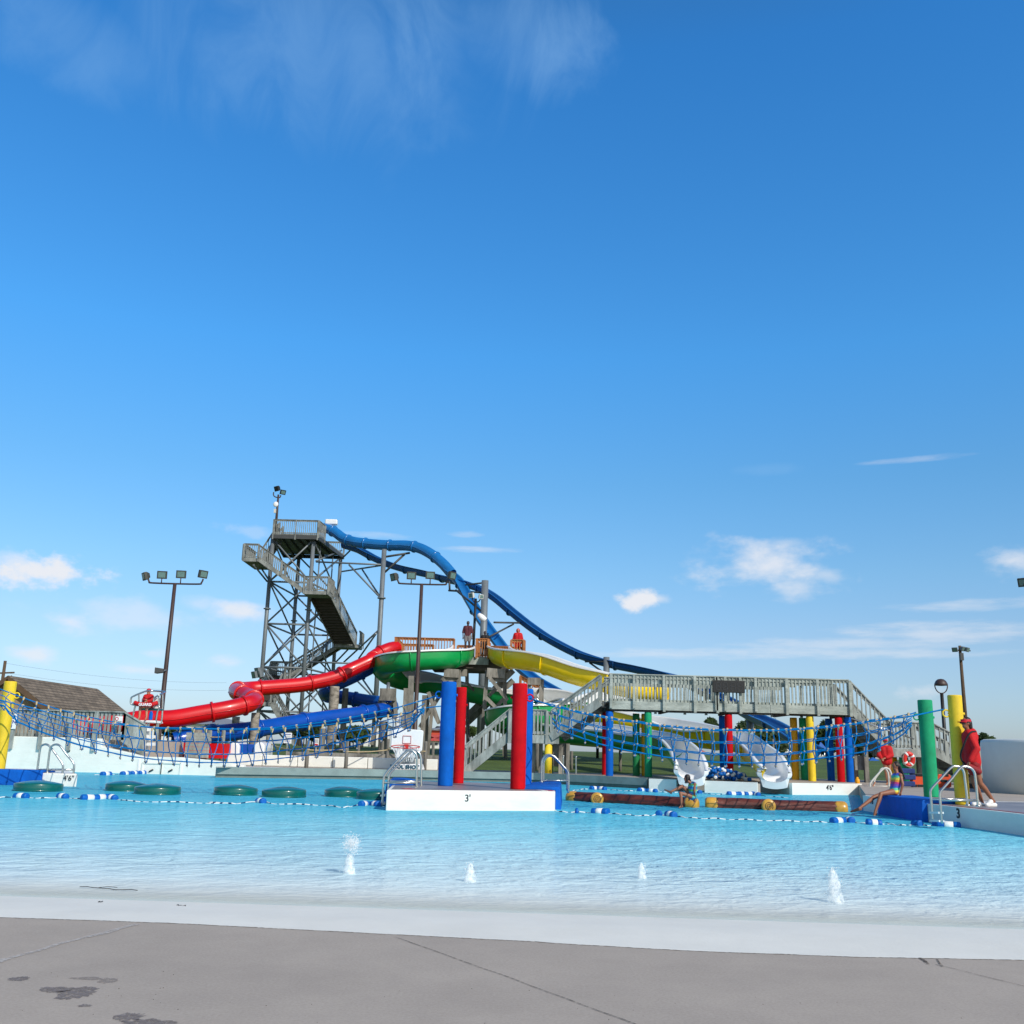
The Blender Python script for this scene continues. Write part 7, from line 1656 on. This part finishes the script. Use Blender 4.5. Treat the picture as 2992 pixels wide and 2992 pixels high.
# ------------------------------------------------------------------ small things at the right and behind the slides
rp_ = onplane(R6(660, 1187), ca - bn * .12, cb - bn * .12); lr_t = thing('life_ring', 'red and white life ring hung on the green column under the stair landing', 'life ring', rp_ - Z * .3)
r = 40 * .3106 / 2982 * rp_.y
rx = r * .98; rz_ = r * 1.3
mb = MB(); mb.tube([rp_ + V((rx * math.cos(R(k * 12)), -.02 * math.sin(R(k * 12)), rz_ * math.sin(R(k * 12)))) for k in range(30)], .09, 12, closed=True); mb.build('ring', 'red_plastic', lr_t)
for k in (35, 120, 215, 305):
    mb = MB(); mb.tube([rp_ + V((rx * math.cos(R(k + q)), -.02 * math.sin(R(k + q)), rz_ * math.sin(R(k + q)))) for q in (-10, -5, 0, 5, 10)], .096, 12); mb.build('band', 'sign_white', lr_t)
mb = MB(); mb.tube(spline([rp_ + V((rx * 1.5 * math.cos(R(k)), -.05, rz_ * 1.32 * math.sin(R(k)))) for k in range(70, 440, 30)], 4), .016, 5); mb.tube(spline([rp_ + V((.02, -.05, -rz_ * 1.3)), rp_ + V((.06, -.05, -rz_ * 1.7)), rp_ + V((.0, -.05, -rz_ * 2.0)), rp_ + V((.07, -.05, -rz_ * 2.25))], 4), .014, 5); mb.build('grab_line', 'rope_grey', lr_t)
def spine(lab, pts, Y, holes):
    P = outl(R13, pts, Y); t = thing('spine_board', lab, 'spine board', (P[0].x, Y, DZ), 'orange rescue boards'); slab(P[::-1], .06, 'board', 'orange_plastic', t, .02)
    for x, y in holes:
        p = A(R13(x, y), Y - .01); mb = MB(); mb.box(p, (.22, .02, .09)); bevel(mb.build('hand_slot', 'black', t), .02)
Ys = G(R13(300, 1228), DZ).y - .6
spine('orange rescue board propped up left of the green padded post', [(285, 1045), (470, 1040), (505, 1060), (505, 1210), (475, 1228), (320, 1230), (300, 1180)], Ys, [(330, 1052), (425, 1055), (350, 1210), (450, 1212)])
spine('orange rescue board propped up between the green and yellow padded posts', [(700, 1045), (860, 1048), (885, 1080), (890, 1225), (860, 1243), (690, 1240), (680, 1120)], Ys, [(800, 1058), (780, 1140)])
p = A(R13(258, 1140), Ys - .1); st = thing('head_immobiliser', 'dark blue strap pad leaning on the left orange rescue board', 'strap pad', p - Z * .4)
for dz in (-.32, -.1, .12, .32): mb = MB(); mb.box(p + V((.02 * math.sin(dz * 9), 0, dz)), (.5, .12, .17)); bevel(mb.build('strap', 'blue_strap' if dz > -.2 else 'black', st), .03)
p = onplane(R6(180, 1422), wl[1] + V((0, .3, 0)), wl[2] + V((0, .3, 0))); mb = MB(); mb.lathe((p.x, p.y, DZ), [(.075, 0), (.08, .02), (.08, .16), (.055, .20), (.04, .205), (.04, .25), (.02, .26)], 14); tag(mb.build('cone_bottle', 'yellow_bottle'), 'small orange yellow canister at the end of the white wall', 'canister')
# pile of lane floats behind the white wall
ba, bb = onplane(R5(215, 1240), wl[0] + V((0, 1.0, 0)), wl[2] + V((0, 1.0, 0))), onplane(R5(580, 1245), wl[0] + V((0, 1.0, 0)), wl[2] + V((0, 1.0, 0)))
pl2 = thing('lane_rope_pile', 'heap of coiled blue and white lane floats behind the white wall', 'float pile', (ba + bb) / 2)
mbs = {'float_blue': MB(), 'float_white': MB()}; rnd = random.Random(4)
for i in range(250):
    u = rnd.random(); p = lerp(ba, bb, u); hmax = .36 * (1 - abs(u - .33) * .9); p = V((p.x, p.y + rnd.uniform(-.6, 1.4), DZ + .08 + max(.05, hmax) * rnd.random()))
    d = V((rnd.gauss(0, 1), rnd.gauss(0, .6), rnd.gauss(0, .35))).normalized()
    mbs['float_blue' if rnd.random() < .6 else 'float_white'].lathe(p - d * .08, [(.035, 0), (.06, .012), (.065, .07), (.06, .128), (.035, .14)], 10, d)
for k, mm_ in mbs.items(): tag(mm_.build('floats', k, pl2), kind='stuff')
# white drum wall at the far right
dp = G(R6(1508, 1498), .37); rr = 2.7; ce = V((dp.x + rr * .985, dp.y + rr * .1, .30)); ztd = A(R6(1600, 990), dp.y - rr * .4).z
dr = thing('round_tank', 'white round wall with a flat top cut by the right photo edge', 'round wall', ce)
mb = MB(); mb.lathe(ce, [(rr, 0), (rr, ztd - .42), (rr - .02, ztd - .34), (rr - .1, ztd - .30)], 96); mb.build('wall', 'drum', dr)
mb = MB(); p0 = G(R6(1330, 1468), DZ); mb.box((p0.x + 1.2, p0.y + .8, .45), (2.6, .4, .5)); tag(mb.build('low_kerb', 'dark_under'), 'dark low kerb between the stairs and the round white wall', 'kerb')
# ------------------------------------------------------------------ trees and hedges
def leafy(name_, lab, ce, rx, ry, rz, n, ls, cat, seed, material='leaf', trunk=None, lob=9, group=None):
    rnd = random.Random(seed); ce = V(ce); t = thing(name_, lab, cat, (ce.x, ce.y, gz(ce.y)), group)
    blobs = []
    for i in range(lob):
        while True:
            q = V((rnd.uniform(-1, 1), rnd.uniform(-1, 1), rnd.uniform(-1, 1)))
            if q.length < 1: break
        blobs.append((V((q.x * rx * .70, q.y * ry * .70, q.z * rz * .70)), rnd.uniform(.32, .52)))
    mb = MB(); per = n // lob
    for b, sc in blobs:
        for i in range(per):
            d = V((rnd.gauss(0, 1), rnd.gauss(0, 1), rnd.gauss(0, 1))).normalized() * rnd.uniform(.55, 1.08) ** .6
            p = ce + b + V((d.x * rx * sc, d.y * ry * sc, d.z * rz * sc))
            if p.z < gz(ce.y) + .1: continue
            a = V((rnd.gauss(0, 1), rnd.gauss(0, 1), rnd.gauss(0, .7))).normalized(); e = a.orthogonal().normalized(); s_ = ls * rnd.uniform(.6, 1.3)
            mb.add([p - a * s_, p + e * s_ * .5, p + a * s_, p - e * s_ * .5], [(0, 1, 2, 3)])
    mb.build('crown', material, t)
    zb_ = gz(ce.y) - .1
    mb = MB(); th = max(.10, rx * .06)
    if trunk is not None:
        mb.tube([(ce.x, ce.y, zb_), (ce.x + .1, ce.y, zb_ + (ce.z - zb_) * .5), (ce.x, ce.y, ce.z + rz * .3)], [th * 1.3, th, th * .3], 9)
        for k in range(5):
            a = k * 1.26 + rnd.random(); st_ = V((ce.x, ce.y, lerp(zb_, ce.z, .55 + .07 * k))); mb.tube([st_, st_ + V((rx * .3 * math.cos(a), ry * .3 * math.sin(a), rz * .35)), st_ + V((rx * .6 * math.cos(a), ry * .6 * math.sin(a), rz * .7))], [th * .5, th * .35, th * .12], 6)
        mb.build('trunk', 'trunk', t)
    else:
        for k in range(4): mb.tube([(ce.x + rx * (k - 1.5) * .3, ce.y, zb_), (ce.x + rx * (k - 1.5) * .36, ce.y, ce.z)], [.05, .03], 5)
        mb.build('stem', 'trunk', t)
    return t
def tree_at(lab, zf, x0, x1, y0, y1, Y, n, seed, material='leaf_dark', trunk=True, name_='tree', cat='tree', ls=.40, lob=20):
    a, b = A(zf(x0, y0), Y), A(zf(x1, y1), Y); ce = (a + b) / 2; rx = abs(b.x - a.x) / 2 * 1.08; rz = abs(a.z - b.z) / 2 * 1.08
    return leafy(name_, lab, (ce.x, Y, ce.z), rx, rx * .9, rz, int(n * 2.0), ls, cat, seed, material, trunk, lob)
tree_at('large round dark tree behind the right slide end', R5, 455, 945, 625, 1000, 125, 6000, 1, lob=28)
tree_at('round dark tree left of the blue bridge column', R5, 165, 345, 650, 850, 128, 2200, 2)
tree_at('round dark tree behind the two right bridge columns', R5, 1225, 1425, 680, 960, 122, 2400, 3)
tree_at('dark tree under the right bridge stairs', R5, 1565, 1725, 720, 985, 118, 2200, 4)
tree_at('low distant tree behind the second guard', R6, 260, 400, 1030, 1180, 150, 1500, 5)
tree_at('bushy dark tree beside the round white wall', R6, 1310, 1420, 935, 1190, 92, 2600, 6, 'leaf_dark', ls=.26)
tree_at('pale leaved shrub touching the round white wall', R6, 1395, 1500, 985, 1190, 90, 1800, 7, 'leaf', ls=.22)
for i, (zf, x0, x1, y0, y1, Y, lab) in enumerate([(R1, 1315, 1500, 605, 700, 92, 'round green bush below the red slide near the guard chair'), (R1, 1630, 1790, 600, 700, 96, 'round green bush right of the first, below the red slide'),
        (R7, 255, 420, 880, 960, 100, 'low green bush behind the board panel'), (R7, 1330, 1620, 875, 1010, 72, 'wide leafy bush between the pillars and the trestle'), (R12, 690, 850, 960, 1100, 74, 'leafy bush behind the tall rules sign'), (R12, 850, 1000, 940, 1120, 76, 'dark leafy bush left of the short dark pillar'),
        (R3, 20, 200, 745, 870, 74, 'green bush left of the trestle legs'), (R9, 1150, 1320, 1510, 1650, 95, 'round bush between the red post and the stairs'), (R5, 690, 900, 880, 1000, 140, 'low hedge in front of the large round tree'), (R5, 900, 1010, 890, 1000, 150, 'distant low tree behind the yellow column'), (R5, 1700, 1800, 900, 1000, 140, 'small distant tree beside the second guard')]):
    tree_at(lab, zf, x0, x1, y0, y1, Y, 1500, 20 + i, 'leaf' if i % 2 else 'leaf_dark', None, 'bush', 'bush', .24, 9)
# ------------------------------------------------------------------ far buildings, cars, canopies
def shed(lab, zf, x0, x1, yb, ye, yr, Y, wallm, roofm, dep=14, win=0, name_='building'):
    a, b = A(zf(x0, yb), Y), A(zf(x1, yb), Y); ze = A(zf(x0, ye), Y).z; zr = A(zf((x0 + x1) / 2, yr), Y + dep / 2).z; z0 = .8
    t = thing(name_, lab, 'building', ((a.x + b.x) / 2, Y + dep / 2, z0)); mb = MB(); mb.box(((a.x + b.x) / 2, Y + dep / 2, (z0 + ze) / 2), (b.x - a.x, dep, ze - z0)); mb.build('wall', wallm, t)
    mb = MB(); o = .6; xs = (a.x - o, b.x + o); vs = [(xs[0], Y - o, ze), (xs[1], Y - o, ze), (xs[1], Y + dep + o, ze), (xs[0], Y + dep + o, ze), (xs[0] + dep * .25, Y + dep / 2, zr), (xs[1] - dep * .25, Y + dep / 2, zr)]
    mb.add(vs, [(0, 1, 5, 4), (2, 3, 4, 5), (1, 2, 5), (3, 0, 4), (3, 2, 1, 0)]); mb.build('roof', roofm, t)
    for k in range(win):
        x = lerp(a.x, b.x, (k + .5) / win); mb = MB(); mb.box((x, Y - .02, lerp(1.2, ze, .55)), ((b.x - a.x) / win * .55, .06, (ze - 1.2) * .35)); mb.build('window', 'window_dark', t)
    return t
shed('long white warehouse with a grey roof behind the red and blue tube slides', R7, -200, 560, 930, 862, 822, 210, 'pale_wall', 'metal_roof', 30, 0)
shed('white building far behind the blue padded post', R9, 520, 1000, 1720, 1545, 1500, 240, 'pale_wall', 'metal_roof', 24, 0)
shed('red brick building with a band of dark windows behind the trestle', R9, 545, 745, 1640, 1560, 1556, 225, 'roof_red', 'pale_wall', 10, 7)
shed('low house with an orange red roof behind the trestle', R9, 540, 735, 1760, 1735, 1640, 165, 'pale_wall', 'roof_red', 12, 2)
shed('low house with an orange red roof far behind the slide end', R5, 20, 165, 975, 950, 900, 190, 'pale_wall', 'roof_red', 10, 1)
shed('pale long building far behind the lawn right of the yellow slide', R7, 1560, 1760, 900, 885, 868, 260, 'pale_wall', 'metal_roof', 20, 0)
def car(lab, zf, x0, x1, yb, Y, body, seed=0):
    a, b = A(zf(x0, yb), Y), A(zf(x1, yb), Y); L_ = 4.5; ce = (a + b) / 2; z0 = 1.12; t = thing('parked_car', lab, 'car', (ce.x, Y, z0), 'cars parked beyond the lawn'); x = ce.x
    pr = [(-2.25, .35), (-2.2, .75), (-1.5, .88), (-.8, 1.42), (.9, 1.45), (1.6, .95), (2.2, .85), (2.25, .35)]; mb = MB(); n = len(pr)
    vs = [(x + p, Y + d, z0 + q) for d in (-.85, .85) for p, q in pr]; mb.add(vs, [tuple(range(n))[::-1], tuple(range(n, 2 * n))] + [(i, (i + 1) % n, n + (i + 1) % n, n + i) for i in range(n)]); bevel(mb.build('body', body, t), .08)
    mb = MB(); g = [(-1.3, .92), (-.75, 1.34), (.82, 1.36), (1.35, .95)]; mb.add([(x + p, Y - .86, z0 + q) for p, q in g], [(3, 2, 1, 0)]); mb.build('side_window', 'window_dark', t)
    for p in (-1.35, 1.35): mb = MB(); mb.lathe((x + p, Y - .88, z0 + .33), [(.05, 0), (.33, .01), (.34, .2)], 16, (0, 1, 0)); mb.build('wheel', 'rubber', t)
car('white parked car far beyond the lawn behind the right slide', R5, 800, 960, 1000, 150, 'car_white'); car('dark parked car far beyond the lawn behind the yellow column', R5, 930, 1010, 1010, 165, 'car_dark'); car('white parked car far beyond the lawn between the bridge columns', R5, 1180, 1300, 1012, 155, 'car_white')
def canopy(lab, zf, x0, x1, y0, y1, Y):
    a, b = A(zf(x0, y0), Y), A(zf(x1, y1), Y); t = thing('shade_canopy', lab, 'canopy', ((a.x + b.x) / 2, Y, 1.1), 'blue shade canopies on the far lawn'); cx = (a.x + b.x) / 2; w_ = b.x - a.x; zt_, ze = a.z, lerp(a.z, b.z, .55)
    mb = MB(); vs = [(a.x, Y - w_ / 2, ze), (b.x, Y - w_ / 2, ze), (b.x, Y + w_ / 2, ze), (a.x, Y + w_ / 2, ze), (cx, Y, zt_)]; mb.add(vs, [(0, 1, 4), (1, 2, 4), (2, 3, 4), (3, 0, 4), (3, 2, 1, 0)]); mb.build('roof', 'blue_tarp', t)
    for x in (a.x + .1, b.x - .1):
        for y in (Y - w_ / 2 + .1, Y + w_ / 2 - .1): mb = MB(); mb.tube([(x, y, 1.0), (x, y, ze)], .05, 6); mb.build('leg', 'stainless', t)
canopy('blue shade canopy on the far lawn between the bridge columns', R5, 1225, 1345, 860, 1020, 78); canopy('blue shade canopy low behind the second guard', R6, 250, 400, 1165, 1260, 80); canopy('blue shade canopy behind the life ring', R6, 660, 790, 1190, 1270, 84)
# tidy: names of empties stay as given
